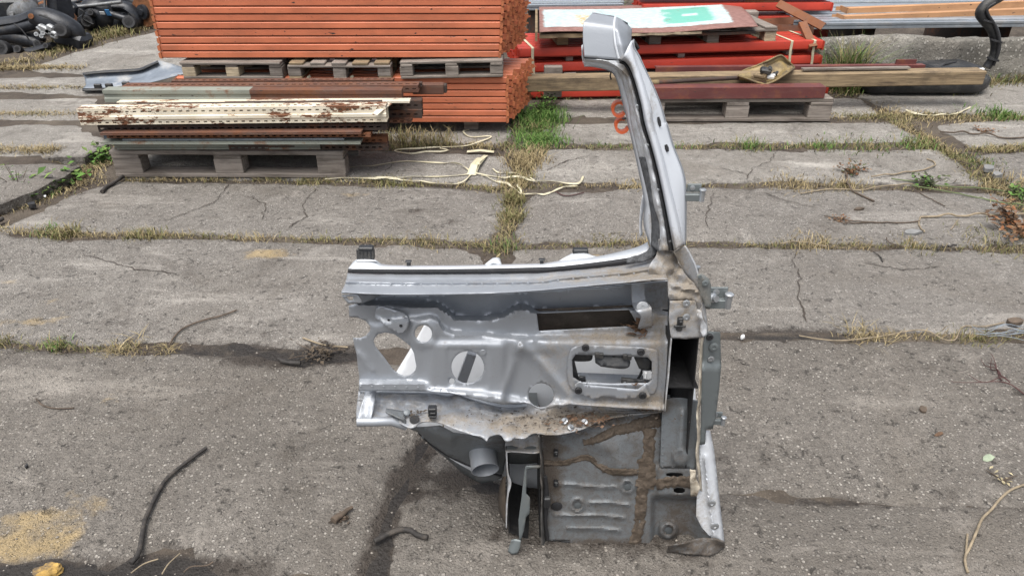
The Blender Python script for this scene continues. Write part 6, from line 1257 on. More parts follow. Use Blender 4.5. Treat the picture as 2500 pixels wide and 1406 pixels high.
# --- lower side panel with beads, plugs and seam sealer
hx = lambda u: (u - 1300) * 3.516; hy = lambda v: (v - 980) * 3.516
BEADS = [[(215, 705), (300, 708), (420, 722), (560, 735), (715, 735)], [(490, 868), (640, 868), (740, 876), (825, 888)], [(195, 970), (380, 975), (600, 978), (785, 998)], [(300, 1088), (480, 1088), (620, 1092), (745, 1108)]]
def Ylow(u, v):
    x, y = hx(np.asarray(u, float)), hy(np.asarray(v, float)); Y = 1.222 - .052 * (y - 100) / 1150
    for b in BEADS: Y = Y - .0055 * np.exp(-(seg(x, y, b) / 14) ** 2)
    Y = Y - .012 * sm((x - 1040) / 60) * sm((y - 540) / 40) * (1 - sm((y - 800) / 20)) + .022 * sm((x - 1000) / 60) * sm((y - 800) / 60) - .03 * sm((x - 1330) / 180) * sm((y - 850) / 100)
    Y = Y + .02 * (1 - sm((y - 90) / 260)) * sm((x - 250) / 200)
    Y = Y - .022 * (1 - sm((np.hypot(x - 1165, y - 1105) - 60) / 40)) + .012 * (1 - sm((np.hypot(x - 1165, y - 1105) - 30) / 14))
    Y = Y - .008 * np.exp(-(seg(x, y, [(560, 360), (700, 420), (760, 560)]) / 70) ** 2)
    for cx, cy in ((387, 890), (815, 730)): d = np.hypot(x - cx, y - cy); Y = Y - .005 * np.exp(-((d - 52) / 14) ** 2) + .004 * (1 - sm((d - 32) / 12))
    return Y
lo = ZH((72, 285), (180, 290), (280, 288), (480, 208), (700, 140), (900, 106), (1112, 86), (1105, 300), (1096, 562), (1404, 572), (1412, 800), (1400, 985), (1452, 1085), (1545, 1178), (1420, 1230), (1160, 1242), (900, 1240), (600, 1246), (325, 1250), (318, 1192), (142, 1192), (116, 1000), (130, 800), (102, 620), (80, 420))
sheet('side_floor_panel', lo, Ylow, 'primer', holes=[roundpoly(ZH((1146, 612), (1290, 612), (1292, 648), (1150, 645)), 1), roundpoly(ZH((1212, 738), (1308, 738), (1308, 790), (1214, 786)), 1)], step=4.4, dirt=.50, smooth=60)
def yl(q, off=0.0): return float(Ylow(np.array([q[0]]), np.array([q[1]]))[0]) - off
sheet('slot_backing', ZH((1110, 590), (1330, 590), (1330, 810), (1180, 810)), 1.26, 'cavity', step=30)
for q, r in (((387, 890), 9.5), ((815, 730), 9.5), ((208, 896), 13), ((1165, 1105), 12)): a = ZH(q)[0]; dialp('plug', *a, yl(a, .001), r, 'rubber' if q[0] == 208 else 'primer_dark', prof=((1, 0), (1, .12), (.8, .22), (0, .2)))
for q in ((200, 700), (200, 440)): a = ZH(q)[0]; c = Q(*a, yl(a, .006)); m = MB(); m.box(c, (.010, .012, .016), None, .002); m.box(c + Vector((.001, -.006, 0)), (.005, .005, .008), None, .001); m.build('black_clip', M['black_plastic'], car)
def sealer(pts, w, n=60):
    r = resample(ZH(*pts), n); A, B, C = [], [], []
    for i in range(n):
        t = r[min(i + 1, n - 1)] - r[max(i - 1, 0)]; t /= np.linalg.norm(t); nn = np.array((-t[1], t[0])); ww = (w[0] + (w[1] - w[0]) * i / (n - 1)) / 3.516 * (1 + .30 * mnoise.noise(Vector((i * .55, pts[0][0], 0))) + .2 * mnoise.noise(Vector((i * 1.7, pts[0][0], 4))))
        A.append(tuple(r[i] + nn * ww)); C.append(tuple(r[i] - nn * ww)); B.append(tuple(r[i]))
    f = lambda o_: (lambda u, v: yl((u, v), o_))
    loft('seam_sealer', [(A, f(.0008)), ([((a[0] * .6 + b[0] * .4), a[1] * .6 + b[1] * .4) for a, b in zip(A, B)], f(.004)), (B, f(.0035)), ([((a[0] * .6 + b[0] * .4), a[1] * .6 + b[1] * .4) for a, b in zip(C, B)], f(.004)), (C, f(.0008))], 'sealer', n=n * 2, sub=3, thick=0, crum=.005)
sealer([(1005, 230), (1000, 400), (980, 560), (945, 760), (930, 900), (915, 1060), (870, 1238)], (55, 48)); sealer([(100, 525), (240, 530), (350, 510), (455, 480), (540, 520), (640, 590), (740, 605), (900, 605)], (24, 32)); sealer([(435, 350), (560, 320), (700, 255), (860, 215), (1100, 150)], (30, 62)); sealer([(1060, 720), (1180, 690), (1355, 690)], (45, 50), 20); sealer([(950, 480), (985, 600), (960, 740)], (70, 85), 20)
loft('torn_flange', [(ZH((56, 285), (60, 400), (75, 500), (72, 640), (80, 800), (75, 1000), (80, 1230)), 1.155), (ZH((72, 285), (80, 400), (95, 520), (100, 640), (115, 800), (110, 1000), (120, 1235)), 1.185)], 'primer_dark', n=50, sub=3, crum=.010, dirt=.7)
m = MB(); m.tube([Q(*p, 1.168) for p in ZH((110, 640), (118, 760), (118, 900), (110, 1040), (130, 1180))], [.004, .006, .006, .004, .004], 8); m.build('rubber_strip', M['rubber'], car, smooth=50)
c = Q(*ZH((125, 860))[0], 1.160); m = MB(); m.box(c, (.016, .012, .032), None, .003); m.build('black_clip', M['black_plastic'], car)
quad3('floor_stub', [Q(*p, y) for p, y in ((ZH((140, 1192))[0], 1.185), (ZH((318, 1192))[0], 1.172), (ZH((322, 1235))[0], 1.20), (ZH((140, 1225))[0], 1.21))], 'cavity', thick=.004)
# --- outer skin at the right edge, torn strip, rocker end
sheet('rear_corner_skin', ZH((1433, 372), (1482, 366), (1484, 246), (1526, 246), (1560, 420), (1582, 600), (1602, 800), (1625, 1000), (1650, 1204), (1540, 1172), (1452, 1078), (1404, 982), (1412, 792), (1440, 640), (1432, 500)), lambda u, v: 1.232 - .075 * (v - 1050) / 270 + .05 * sm((hx(u) - (1505 + (hy(v) - 300) * .12)) / 90) - .010 * np.exp(-(seg(hx(u), hy(v), [(1480, 480), (1510, 800), (1560, 1150)]) / 16) ** 2), 'silver_lit', step=6, dirt=.10, smooth=50)
loft('adhesive_strip', [(ZH((1500, 745), (1520, 900), (1548, 1130)), 1.176), (ZH((1560, 742), (1580, 900), (1600, 1130)), 1.180)], 'foam', n=16, thick=.002, dirt=.5) if False else None
for q in ((1537, 870), (1563, 1066)): a = ZH(q)[0]; dialp('skin_washer', *a, 1.225 - .075 * (a[1] - 1050) / 270 - .004, 9.5, 'zinc', prof=WASH)
loft('torn_edge', [(ZF((1216, 690), (1205, 900), (1200, 1100)) + ZH((1412, 100), (1418, 300), (1405, 450), (1425, 600), (1440, 760)), 1.176), (ZF((1228, 690), (1220, 900), (1215, 1100)) + ZH((1432, 100), (1442, 290), (1428, 450), (1445, 600), (1460, 770)), 1.192)], 'torn', n=60, sub=2, crum=.008) if False else None
M['torn'] = m_simple('torn_panel_edge', (.46, .41, .33), .7, 0, .35, 30, .5, 120, dirt=(.16, .12, .08), dsc=24, dlo=.5, dhi=.65)
loft('torn_edge', [(ZF((1216, 690), (1205, 900), (1200, 1100)) + ZH((1412, 100), (1418, 300), (1405, 450), (1425, 600), (1440, 760)), 1.172), (ZF((1228, 690), (1220, 900), (1215, 1100)) + ZH((1432, 100), (1442, 290), (1428, 450), (1445, 600), (1460, 770)), 1.190)], 'torn', n=60, sub=2, crum=.008)
sheet('torn_scrap', ZH((1356, 588), (1398, 585), (1400, 650), (1420, 690), (1440, 740), (1410, 812), (1360, 812), (1355, 700)), 1.150, 'torn', step=6, crum=.008, thick=.004)
loft('rocker_end', [(ZH((1155, 1238), (1300, 1215), (1440, 1170), (1545, 1175), (1648, 1205)), lambda u, v: shY(u, v, .045)), (ZH((1165, 1262), (1300, 1255), (1440, 1245), (1560, 1240), (1652, 1230)), lambda u, v: shY(u, v, .026)), (ZH((1152, 1292), (1300, 1305), (1440, 1322), (1560, 1310), (1645, 1262)), lambda u, v: shY(u, v, .004))], 'primer', dirt=.8, n=24, sub=4, crum=.010, thick=.003)
dialp('rocker_tube', *ZH((1610, 1235))[0], 1.165, 9, 'rubber', prof=((1, 0), (1, .8), (.6, .8), (.5, .2), (0, .2)))
# spot welds along the pressed edges
for pts, yy, r in ((RE, 1.2105, 2.6),):
    for q in resample(RE, 22)[1:-1]: dialp('spot_weld', q[0], q[1] - 3, 1.2085, r, 'silver', prof=((1, 0), (.8, .3), (0, .32)), n=8)
for q in resample(ZE((170, 1020), (600, 1030), (800, 1052)), 9): dialp('spot_weld', q[0], q[1], Yp(q[0], q[1], .001), 2.6, 'silver', prof=((1, 0), (.8, .3), (0, .32)), n=8)
for q in resample(ZH((1130, 120), (1120, 330), (1118, 520)), 7): dialp('spot_weld', q[0], q[1], 1.1995 - .025 * (q[1] - 970) / 170 + .011, 2.8, 'primer', prof=((1, 0), (.8, .3), (0, .32)), n=8)
# litter caught on the part
def litter(name, lab, cx, cy, rx, ry, n, mt, Yf, ln=.02, cat='litter'):
    m = MB()
    for _ in range(n):
        u, v = random.gauss(cx, rx), random.gauss(cy, ry); a = random.uniform(0, 3.14); p = Q(u, v, Yf(u, v) - .003); L = ln * random.uniform(.3, 1.2)
        d = Vector((math.cos(a), math.sin(a) * .5, random.uniform(-.1, .35))); q = p + d * L * .5 + Vector((0, 0, L * .1)); s = Vector((-math.sin(a), math.cos(a), .3)) * L * random.choice((.06, .06, .22))
        k = len(m.v); m.v += [p - s, p + s, q + s * .9, q - s * .9, p + d * L]; m.f += [(k, k + 1, k + 2, k + 3), (k + 3, k + 2, k + 4)]
    o = m.build(name, M[mt], recalc=False); o['kind'] = 'stuff'; tag(o, lab, cat)
sy = lambda u, v: shY(u, v, float(Zshelf(u)) + .006)
litter('litter', 'brown needles and dead leaves lying on the dirty shelf below the vent', 1590, 990, 22, 9, 130, 'leaf_dead', sy); litter('litter', 'brown crumbs and bark lying along the dirty shelf of the car part', 1425, 1030, 34, 9, 150, 'leaf_dead', sy, .014); litter('litter', 'dark dirt crumbs scattered over the shelf of the car part', 1360, 1022, 120, 16, 520, 'soil', sy, .008); litter('litter', 'dark crumbs collected in the shelf corner near the drain tube', 1010, 1010, 16, 4, 60, 'soil', sy, .010)
litter('litter', 'brown needles caught in the slot beside the strap bracket', 1560, 800, 14, 9, 60, 'leaf_dead', lambda u, v: Yp(u, v, .004), .022); litter('litter', 'dead needles lying on the bottom of the vent opening', 1550, 940, 10, 3, 14, 'leaf_dead', lambda u, v: YV, .014)
for (x, y), lab in ((ZG((1450, 225))[0], 'white plastic bolt cap lying on the dirty shelf, front one'), (ZG((1572, 180))[0], 'pale plastic bit lying among the leaves on the shelf'), (ZG((1405, 170))[0], 'small grey bolt lying on the shelf beside the leaves')):
    c = Q(x, y, sy(x, y)); m = MB(); m.lathe([(.0075, 0), (.0075, .003), (.0045, .004), (.004, .009), (0, .009)], (0, 0, 0), (random.uniform(-.5, .5), -.3, .8), 12); o = m.build('bolt_cap', M['zinc'], smooth=40); o.location = c; tag(o, lab, 'bolt')
# ------------------------------------------------------------ straps lying on the slabs
def ground_ribbon(name, lab, pts, w, z=.004, seedk=1, cat='strap', mat='strap', lift=.012, grp='cream straps lying on the slabs'):
    w *= .58; pp = resample([P(x, y) for x, y in pts], 70); A, B = [], []
    for i, p in enumerate(pp):
        t = pp[min(i + 1, 69)] - pp[max(i - 1, 0)]; t /= np.linalg.norm(t); nn = np.array((-t[1], t[0], 0)); tw = mnoise.noise(Vector((i * .06, seedk, 0))) * 1.6
        h = z + lift * max(0, mnoise.noise(Vector((i * .09, seedk * 3.1, 5)))) + abs(math.sin(tw)) * w * .5
        c = np.array((p[0], p[1], h)); e = nn * math.cos(tw) * w / 2 + np.array((0, 0, math.sin(tw) * w / 2)); A.append(tuple(c + e)); B.append(tuple(c - e))
    m = MB(); m.grid([A, B]); o = m.build(name, M[mat], recalc=False, solid=.0012); tag(o, lab, cat, grp); return o
ground_ribbon('strap', 'cream strap running from the pallet foot to the torn knot', ZQ((145, 530), (400, 522), (600, 530), (900, 515), (1150, 508), (1330, 490)), .020, seedk=2)
ground_ribbon('strap', 'cream strap looping below the long one into the torn knot', ZQ((560, 522), (740, 535), (1000, 565), (1180, 575), (1280, 545), (1345, 480)), .018, seedk=5)
ground_ribbon('strap', 'cream strap arching from the pallet corner over to the torn knot', ZQ((340, 437), (480, 433), (600, 412), (800, 385), (1000, 398), (1200, 410), (1330, 465)), .020, seedk=8)
ground_ribbon('strap', 'cream strap bent back on itself, nearest the orange stack', ZQ((1320, 130), (1270, 145), (1330, 190), (1500, 185), (1400, 230), (1280, 272), (1100, 270), (900, 285), (740, 295), (720, 310), (850, 330), (960, 312), (1080, 310), (1145, 295), (1080, 280)), .018, seedk=11)
ground_ribbon('strap', 'cream strap with split ends running right from the torn knot', ZQ((1350, 490), (1480, 505), (1600, 520), (1720, 525), (1850, 550), (2050, 560), (2200, 572), (2245, 510)), .018, seedk=14)
ground_ribbon('strap', 'cream strap bent down into the grassy joint right of the knot', ZQ((1420, 500), (1520, 545), (1640, 580), (1745, 655), (1705, 575)), .016, seedk=17)
ground_ribbon('strap', 'cream strap lying along the far slab edge right of the joint', ZQ((1760, 655), (1850, 650), (1930, 660), (2050, 610), (2110, 592), (2200, 590)), .016, seedk=20)
ground_ribbon('strap', 'short cream strap piece above the knotted straps, beside the joint', ZQ((1510, 445), (1560, 480), (1680, 480), (1760, 510), (1850, 545)), .014, seedk=23)
ground_ribbon('strap', 'pale strap curving over the dry grass in front of the black tank', ZD((1390, 1040), (1470, 1075), (1650, 1090), (1850, 1075), (1990, 1015)), .022, seedk=26)
t = wthing('strap_knot', 'torn pale knot where the cream straps meet', 'strap', tuple(P(*ZQ((1360, 470))[0])), 'cream straps lying on the slabs')
for k, (a, b, w) in enumerate((((1335, 490), (1420, 350), .05), ((1345, 485), (1455, 330), .025), ((1340, 490), (1395, 400), .035))):
    p, q = P(*ZQ(a)[0], .006), P(*ZQ(b)[0], .006); m = MB(); ribbon(m, [p, p.lerp(q, .4) + Vector((0, 0, .02 + .006 * k)), p.lerp(q, .8) + Vector((.004, 0, .012)), q], w, (0, 0, 1)); m.build('torn_end', M['strap'], t, solid=.0015)
m = MB(); a, b = P(*ZQ((1300, 300))[0], .004), P(*ZQ((1520, 302))[0], .004); ribbon(m, [a, a.lerp(b, .5) + Vector((0, 0, .008)), b], .03); o = m.build('strap', M['strap'], solid=.002); tag(o, 'flat torn piece of strap above the knot', 'strap', 'cream straps lying on the slabs')

# ------------------------------------------------------------ cables, hoses, sticks
def gtube(name, lab, pts, r, mat, cat, z=None, wob=0.0, n=40, grp=None, flat=1.0, r1=None):
    pp = resample([P(x, y) for x, y in pts], n); z = r if z is None else z
    V3 = [Vector((p[0], p[1], z + .003 + wob * max(0, mnoise.noise(Vector((i * .15, r * 900, 1)))))) for i, p in enumerate(pp)]
    m = MB(); m.tube(V3, [r + ((r1 if r1 is not None else r) - r) * i / (n - 1) for i in range(n)], 8, flat=flat); o = m.build(name, M[mat], smooth=60); return tag(o, lab, cat, grp)
gtube('cable', 'long black cable curving over the front left slab into the dark soil', ZM((1100, 735), (1010, 800), (900, 890), (850, 960), (810, 1040), (775, 1120), (760, 1200), (750, 1260), (735, 1310), (700, 1350)), .0048, 'cable', 'cable', z=.005, r1=.006)
gtube('hose', 'short bent black rubber hose on the dark joint by the car part', [(915, 1328), (945, 1312), (975, 1300), (1000, 1300), (1020, 1312), (1045, 1318)], .0068, 'cable', 'hose')
gtube('rod', 'thin dark rod sticking out under the left corner of the pallet', [(302, 436), (280, 452), (262, 462), (250, 474)], .009, 'cable', 'rod')
gtube('cable', 'black cable end at the left edge beside the raised slab', [(-30, 556), (0, 545), (8, 540)], .010, 'cable', 'cable')
gtube('stick', 'broken brown stick lying on the front left slab', ZM((1775, 1132), (1800, 1108), (1822, 1098), (1850, 1072), (1878, 1058)), .010, 'twig', 'stick', n=12, r1=.004); gtube('twig', 'dark twig lying in the wet joint left of the car part', [(682, 882), (700, 890), (735, 892)], .007, 'cable', 'twig', n=10)
gtube('twig', 'straight pale straw across the wet joint left of the car part', [(740, 828), (790, 845), (850, 851)], .003, 'twig_pale', 'twig', n=10)
gtube('twig', 'long thin stalk bending from the joint over the left slab', ZM((900, 190), (930, 140), (980, 95), (1080, 55), (1180, 30), (1260, 0)), .003, 'twig', 'twig')
gtube('twig', 'thin curved straw lying on the front left slab', ZM((195, 470), (230, 505), (300, 522), (395, 520)), .0022, 'twig', 'twig')
for k, (pts, lab) in enumerate(((((700, 1400), (770, 1350), (845, 1325)), 'forked pale straw on the dark soil at the bottom left, left one'), (((865, 1405), (900, 1350), (960, 1295)), 'pale straw on the dark soil at the bottom left, middle one'), (((980, 1395), (1020, 1365), (1100, 1360), (1135, 1340)), 'red brown twig on the dark soil, right of the straws'))):
    gtube('twig', lab, ZM(*pts), .0016, 'twig_pale' if k < 2 else 'twig', 'twig', n=14, z=.004)
gtube('stick', 'small dark stick lying on the edge of the soil patch', ZM((1690, 1260), (1650, 1290)), .004, 'twig', 'stick', n=6) if False else None
gtube('stalk', 'long pale stalk forking at the lower right edge', ZO((1640, 925), (1560, 955), (1500, 1005), (1455, 1060), (1405, 1110), (1375, 1180), (1340, 1260), (1315, 1310), (1318, 1360), (1330, 1395)), .0032, 'twig_pale', 'stalk'); gtube('stalk', 'short pale stalk beside the long forked one, lower right', ZO((1328, 1190), (1322, 1260), (1318, 1310)), .0025, 'twig_pale', 'stalk', n=10)
t = wthing('red_twig', 'dark red branched twig lying at the right edge', 'twig', tuple(P(2450, 940)))
for k, pts in enumerate((((1640, 455), (1545, 405), (1400, 408), (1240, 380)), ((1545, 405), (1500, 385), (1430, 388), (1330, 360)), ((1520, 385), (1490, 330), (1440, 255)), ((1510, 375), (1470, 330), (1430, 280)), ((1500, 365), (1450, 320), (1395, 270)), ((1480, 345), (1450, 310), (1445, 280)))):
    pp = resample([P(x, y) for x, y in ZO(*pts)], 20); m = MB(); m.tube([Vector((p[0], p[1], .006 + .02 * math.sin(i * .16 + k) ** 2)) for i, p in enumerate(pp)], [.0022 - .0014 * i / 19 for i in range(20)], 6); m.build('stem' if k == 0 else 'branch', M['twig_red'], t, smooth=50)
# stalks and dry brush at right
ST = 'dry stalks on the right slabs'
for k, (pts, r, mt, lab) in enumerate((
    (((960, 430), (968, 500), (975, 545), (1020, 585), (1100, 625), (1170, 657)), .006, 'twig', 'bent brown stalk standing across the third slab at right'), (((1565, 340), (1615, 360), (1625, 390), (1580, 415), (1420, 440), (1280, 462), (1150, 480)), .005, 'twig_pale', 'pale stalk hooked at its right end'),
    (((620, 600), (760, 575), (880, 562), (1060, 572), (1250, 540), (1460, 530)), .004, 'twig_pale', 'thin pale stalk along the slab joint at right'), (((1515, 775), (1700, 770), (1950, 765), (2292, 750)), .006, 'twig_pale', 'straight yellowish stalk running out of the right edge'),
    (((1515, 778), (1505, 830), (1545, 890)), .004, 'twig_pale', 'short bent end below the straight yellowish stalk'), (((1510, 805), (1400, 815), (1250, 815), (1100, 815), (940, 825)), .004, 'twig', 'brown stalk left of the straight yellowish stalk'), (((800, 770), (900, 775), (1000, 800), (1200, 810)), .003, 'twig', 'thin dark stalk with seed heads on the slab'),
    (((1665, 138), (1850, 150), (2000, 160), (2150, 185), (2292, 180)), .006, 'twig', 'dark stick lying on the far right slab'), (((1300, 490), (1500, 510), (1700, 545), (2000, 560), (2292, 605)), .004, 'stem_green', 'green stalk of the cut weed, upper one'), (((1450, 540), (1650, 570), (1900, 620), (2100, 660), (2292, 690)), .004, 'stem_green', 'green stalk of the cut weed, lower one'),
    (((1460, 560), (1560, 620), (1700, 690)), .003, 'twig', 'thin dark twig below the cut weed'), (((2130, 680), (2150, 750), (2230, 820), (2292, 850)), .004, 'twig', 'twig over the brown brush pile'), (((1740, 870), (1800, 790)), .003, 'twig_pale', 'short pale twig left of the brown brush pile'), (((1730, 340), (1850, 365), (1950, 410)), .003, 'twig', 'thin twig on the grassy joint at right'), (((1640, 1020), (1680, 1000), (1780, 995)), .005, 'cable', 'dark curved strip on the slab at right'), (((1165, 1035), (1210, 1060), (1235, 1105)), .003, 'cable', 'short dark curved twig on the slab at right'),
    (((1260, 930), (1300, 970), (1420, 995)), .003, 'twig', 'thin twig in the dry tufts of the right joint'), (((470, 975), (560, 955), (680, 965), (820, 992)), .003, 'twig_pale', 'pale straw lying along the dry tuft'))):
    if mt == 'stem_green' and mt not in M: M[mt] = m_simple('green_weed_stem', (.10, .13, .05), .7, 0, .3, 30, .2)
    gtube('stalk', lab, ZN(*pts), r * .8, mt, 'stalk', wob=.02, grp=ST)
def leafy(name, lab, cat, px, py, n, rad_, h, cols, size, stems=6, z=0.0, droop=.3, mat='blade', kind=None, flat=.6):
    """a plant or heap of leaves: stems and small folded leaves, one thing"""
    c = P(px, py, z); t = thing(name, lab, cat, c); m = MB(); col = []
    s = MB()
    tips = []
    for k in range(stems):
        a = random.uniform(0, 6.28); q = Vector((math.cos(a) * rad_ * random.uniform(.2, 1), math.sin(a) * rad_ * random.uniform(.2, 1), h * random.uniform(.5, 1))); tips.append(q)
        s.tube([Vector((q.x * .15, q.y * .15, 0)), Vector((q.x * .55, q.y * .55, q.z * .65)), q], [.0022, .0018, .001], 5)
    for k in range(n):
        q = random.choice(tips) * random.uniform(.15, 1.02) + Vector((random.gauss(0, size * .6), random.gauss(0, size * .6), random.gauss(0, size * .4))); q.z = max(q.z, .004)
        a = random.uniform(0, 6.28); e = random.uniform(-droop, .7); d = Vector((math.cos(a), math.sin(a), e)).normalized() * size * random.uniform(.5, 1.2); w = Vector((-math.sin(a), math.cos(a), random.uniform(-.4, .4))).normalized() * d.length * .28
        i = len(m.v); m.v += [q, q + d * .5 + w + Vector((0, 0, d.length * .12)), q + d, q + d * .5 - w + Vector((0, 0, d.length * .12)), q + d * .5]; m.f += [(i, i + 4, i + 1), (i + 4, i + 2, i + 1), (i, i + 3, i + 4), (i + 4, i + 3, i + 2)]
        cc = random.choice(cols); b = random.uniform(.7, 1.25); col += [(cc[0] * b, cc[1] * b, cc[2] * b, 1)] * 5
    s.build('stem', M['twig'], t, org=(0, 0, 0)); o = m.build('leaves', M['blade'], t, org=(0, 0, 0), recalc=False)
    at = o.data.color_attributes.new('col', 'FLOAT_COLOR', 'POINT'); at.data.foreach_set('color', np.array(col, np.float32).ravel()); return t
BROWN = [(.16, .09, .05), (.22, .13, .07), (.11, .07, .045), (.19, .085, .04)]; DKGREEN = [(.06, .075, .035), (.09, .10, .05), (.05, .055, .035)]
leafy('brush_pile', 'heap of dry rust brown leaves at the right edge', 'brush', 2490, 565, 420, .22, .09, BROWN, .030, 14)
leafy('cut_weed', 'wilted dark green weed with limp leaves on the right slab', 'weed', 2270, 450, 160, .13, .03, DKGREEN + GREEN[:1], .026, 10); leafy('cut_weed', 'dried brown weed lying flat left of the bent stalk', 'weed', 2075, 418, 170, .12, .03, DKGREEN + BROWN, .022, 10)
leafy('cut_weed', 'small dark dried weed head at the left end of the thin stalk', 'weed', 2035, 540, 50, .07, .02, BROWN, .016, 6); leafy('cut_weed', 'limp green weed at the right edge above the brush heap', 'weed', 2480, 478, 120, .12, .04, GREEN + DKGREEN, .03, 9)
leafy('cut_weed', 'dry brown weed scraps on the far right slab', 'weed', 2395, 322, 60, .10, .02, BROWN, .02, 6)
leafy('weed', 'low green rosette weed below the raised slab, left one', 'weed', 105, 470, 70, .09, .05, GREEN, .055, 9, SOIL_Z, flat=.3); leafy('weed', 'leafy green weed below the raised slab, next to the pallet corner', 'weed', 240, 395, 90, .09, .06, GREEN, .042, 9, SOIL_Z); leafy('weed', 'green rosette weed in the middle of the left joint', 'weed', 165, 446, 70, .09, .05, GREEN, .05, 9, SOIL_Z)
leafy('weed', 'thin upright weed with small leaves at the left edge', 'weed', 50, 472, 60, .10, .17, GREEN, .018, 7, SOIL_Z); leafy('weed', 'small weed tucked under the left end of the steel pile', 'weed', 262, 375, 60, .07, .07, GREEN, .035, 6, SOIL_Z)
leafy('weed', 'bushy green weed between the orange stack and the right pallet', 'weed', 1325, 282, 260, .12, .15, GREEN, .028, 14, SOIL_Z); leafy('weed', 'leafy weed growing through the scrap axles', 'weed', 178, 72, 90, .10, .26, GREEN + OLIVE, .03, 8); leafy('weed', 'green weed below the right brake disc', 'weed', 366, 52, 110, .15, .14, GREEN + OLIVE, .035, 9)
leafy('weed', 'green weed at the foot of the wall beside the filler neck', 'weed', 2455, 182, 90, .10, .14, GREEN, .04, 8); leafy('weed', 'ragged weed growing along the wall foot at the right edge', 'weed', 2500, 190, 110, .14, .10, GREEN + OLIVE, .03, 8)
leafy('climbing_weed', 'climbing weed over the grey rails left of the painted board', 'weed', 1292, 96, 150, .10, .42, GREEN + OLIVE + DKGREEN, .035, 12); leafy('climbing_weed', 'yellowish climber leaves on the rear red stack', 'weed', 1880, 92, 60, .20, .50, [(.25, .26, .06), (.16, .22, .05)], .045, 8); leafy('climbing_weed', 'green climber behind the top edge of the painted board', 'weed', 1490, 36, 160, .40, .42, GREEN + DKGREEN, .04, 14)
leafy('leaf_scraps', 'dead plant scraps in the wet joint beside the car part', 'litter', 775, 862, 90, .10, .012, [(.05, .042, .035), (.09, .07, .05)], .02, 8); leafy('leaf_scraps', 'pale dry straw scraps on the right slab', 'litter', 2445, 1170, 14, .05, .012, [(.36, .31, .20)], .014, 4)
leafy('leaf_scraps', 'dark bark crumbs round the broken stick on the front left slab', 'litter', 828, 1268, 40, .03, .008, [(.05, .04, .032), (.08, .06, .045)], .012, 5)
# leaf, stones and small scraps
def flat_scrap(name, lab, px, py, w, h, mat, cat, rot=0.0, th=.006, grp=None):
    pts = [(math.cos(q) * w * random.uniform(.6, 1), math.sin(q) * h * random.uniform(.6, 1)) for q in np.linspace(0, 6.28, 9)[:-1]]; c = P(px, py, .004); cr, sr = math.cos(rot), math.sin(rot)
    m = MB(); m.prism([(x * cr - y * sr, x * sr + y * cr, .004 * math.sin(i)) for i, (x, y) in enumerate(pts)], (0, 0, th)); o = m.build(name, M[mat]); o.location = c; return tag(o, lab, cat, grp)
M['leaf_pale'] = m_simple('pale_green_leaf', (.24, .28, .20), .7, 0, .25, 60, .4, 120); M['ochre'] = m_simple('ochre_stone', (.36, .225, .06), .9, 0, .4, 22, .8, 60, dirt=(.09, .07, .05), dsc=16, dlo=.45, dhi=.6); M['slate'] = m_simple('grey_shard', (.17, .17, .168), .7, 0, .25, 20, .3)
flat_scrap('leaf', 'pale green leaf lying on the front right slab', 2412, 1117, .025, .012, 'leaf_pale', 'leaf', .4, .002); flat_scrap('leaf', 'small dark green leaf on the front right slab', 2293, 1060, .018, .006, 'leaf_dead', 'leaf', .2, .002); flat_scrap('leaf', 'curled dark leaf on the front right slab', 2253, 1000, .014, .014, 'twig', 'leaf', 1.0, .006)
flat_scrap('leaf', 'curled dark leaf on the slab right of the pillar', 2098, 512, .03, .010, 'twig', 'leaf', .1, .008); flat_scrap('shard', 'flat pale concrete shard by the dry stalks', 2228, 570, .045, .02, 'slate', 'shard', 0, .01); flat_scrap('shard', 'grey concrete shard at the joint edge, upper of two', 2412, 416, .04, .03, 'slate', 'shard', .5, .02); flat_scrap('shard', 'grey concrete shard at the joint edge, lower of two', 2432, 432, .03, .03, 'slate', 'shard', .2, .02)
flat_scrap('sliver', 'white plastic sliver in the weeds of the left joint', 108, 478, .045, .008, 'white_bit', 'sliver', -.9, .004); flat_scrap('rubber_piece', 'crumpled black rubber piece at the edge of the left slab', 80, 506, .03, .02, 'rubber', 'rubber piece', -.4, .02); flat_scrap('stone', 'white stone chip in the joint right of the car part', 1813, 825, .008, .008, 'white_bit', 'stone', 0, .008)
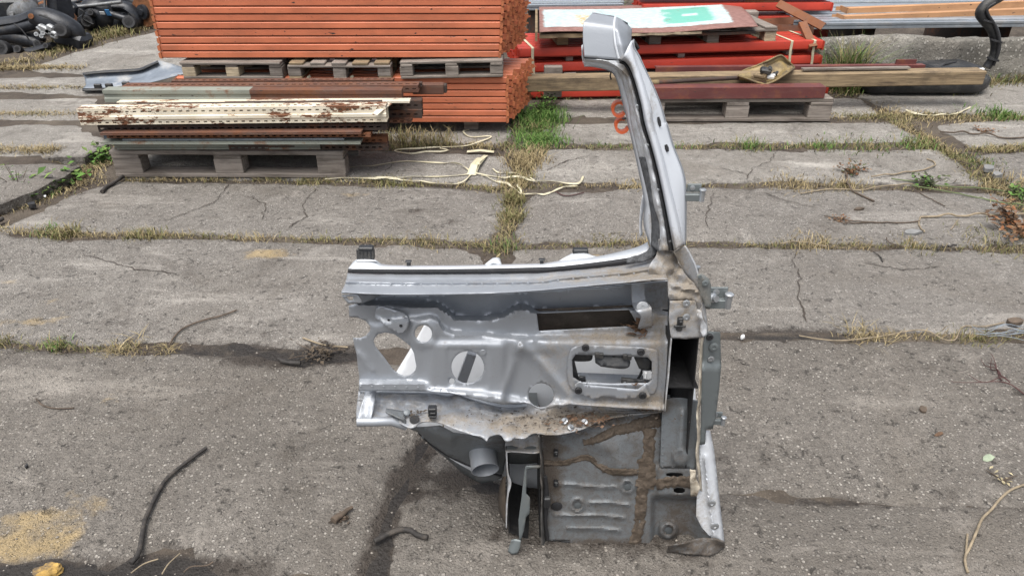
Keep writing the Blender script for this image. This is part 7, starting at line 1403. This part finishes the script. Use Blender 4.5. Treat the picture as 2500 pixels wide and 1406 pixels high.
bm = bmesh.new(); bmesh.ops.create_icosphere(bm, subdivisions=3, radius=.034)
for v in bm.verts: n_ = v.co.normalized(); v.co = v.co * (1 + .35 * mnoise.fractal(n_ * 1.6 + Vector((3, 0, 0)), .9, 2, 4)); v.co.z = min(v.co.z * .6, .016 + .004 * mnoise.noise(n_ * 4))
me = bpy.data.meshes.new('ochre_stone'); bm.to_mesh(me); bm.free(); me.materials.append(M['ochre']); o = bpy.data.objects.new('ochre_stone', me); COL.objects.link(o); o.location = P(116, 1396, 0); o.rotation_euler = (0, 0, .4); o.scale = (.95, .6, .8); tag(o, 'ochre yellow stone lying in the dark soil at the bottom left', 'stone')
flat_scrap('rubber_bit', 'small black rubber bit on the front left slab', 66, 1140, .006, .006, 'rubber', 'rubber piece', 0, .006); flat_scrap('bark', 'piece of bark in the right front joint, far right', 2478, 790, .04, .02, 'twig', 'bark', 0, .015); flat_scrap('lid', 'small round tin lid in the grass right of the orange stack', 1333, 322, .022, .02, 'zinc', 'lid', 0, .006)
t = wthing('wire_bundle', 'tangle of pale blue plastic fibres in the right front joint', 'fibres', tuple(P(2450, 815)))
M['fibre'] = m_simple('blue_white_fibre', (.22, .26, .30), .6, 0, .2, 30)
for k in range(9):
    x, y = 2330 + random.uniform(0, 140), 800 + random.uniform(0, 24); pts = [(x, y), (x + 40, y + random.uniform(-10, 12)), (x + 90, y + random.uniform(-14, 18)), (x + 140, y + random.uniform(-6, 22))]
    pp = resample([P(*q) for q in pts], 14); m = MB(); m.tube([Vector((p[0], p[1], .004 + .012 * abs(math.sin(i * .4 + k)))) for i, p in enumerate(pp)], .0009, 5); m.build('fibre', M['fibre'], t)
gtube('string', 'pale string winding along the right front joint', [(1950, 822), (2010, 832), (2060, 834), (2150, 824), (2250, 808), (2300, 832), (2330, 833), (2350, 800), (2400, 800), (2450, 790)], .0022, 'twig_pale', 'string', wob=.01)
gtube('wire', 'thin red wire lying right of the grassy joint', ZQ((2020, 635), (2080, 665), (2140, 668), (2250, 645)), .003, 'twig_red', 'wire')
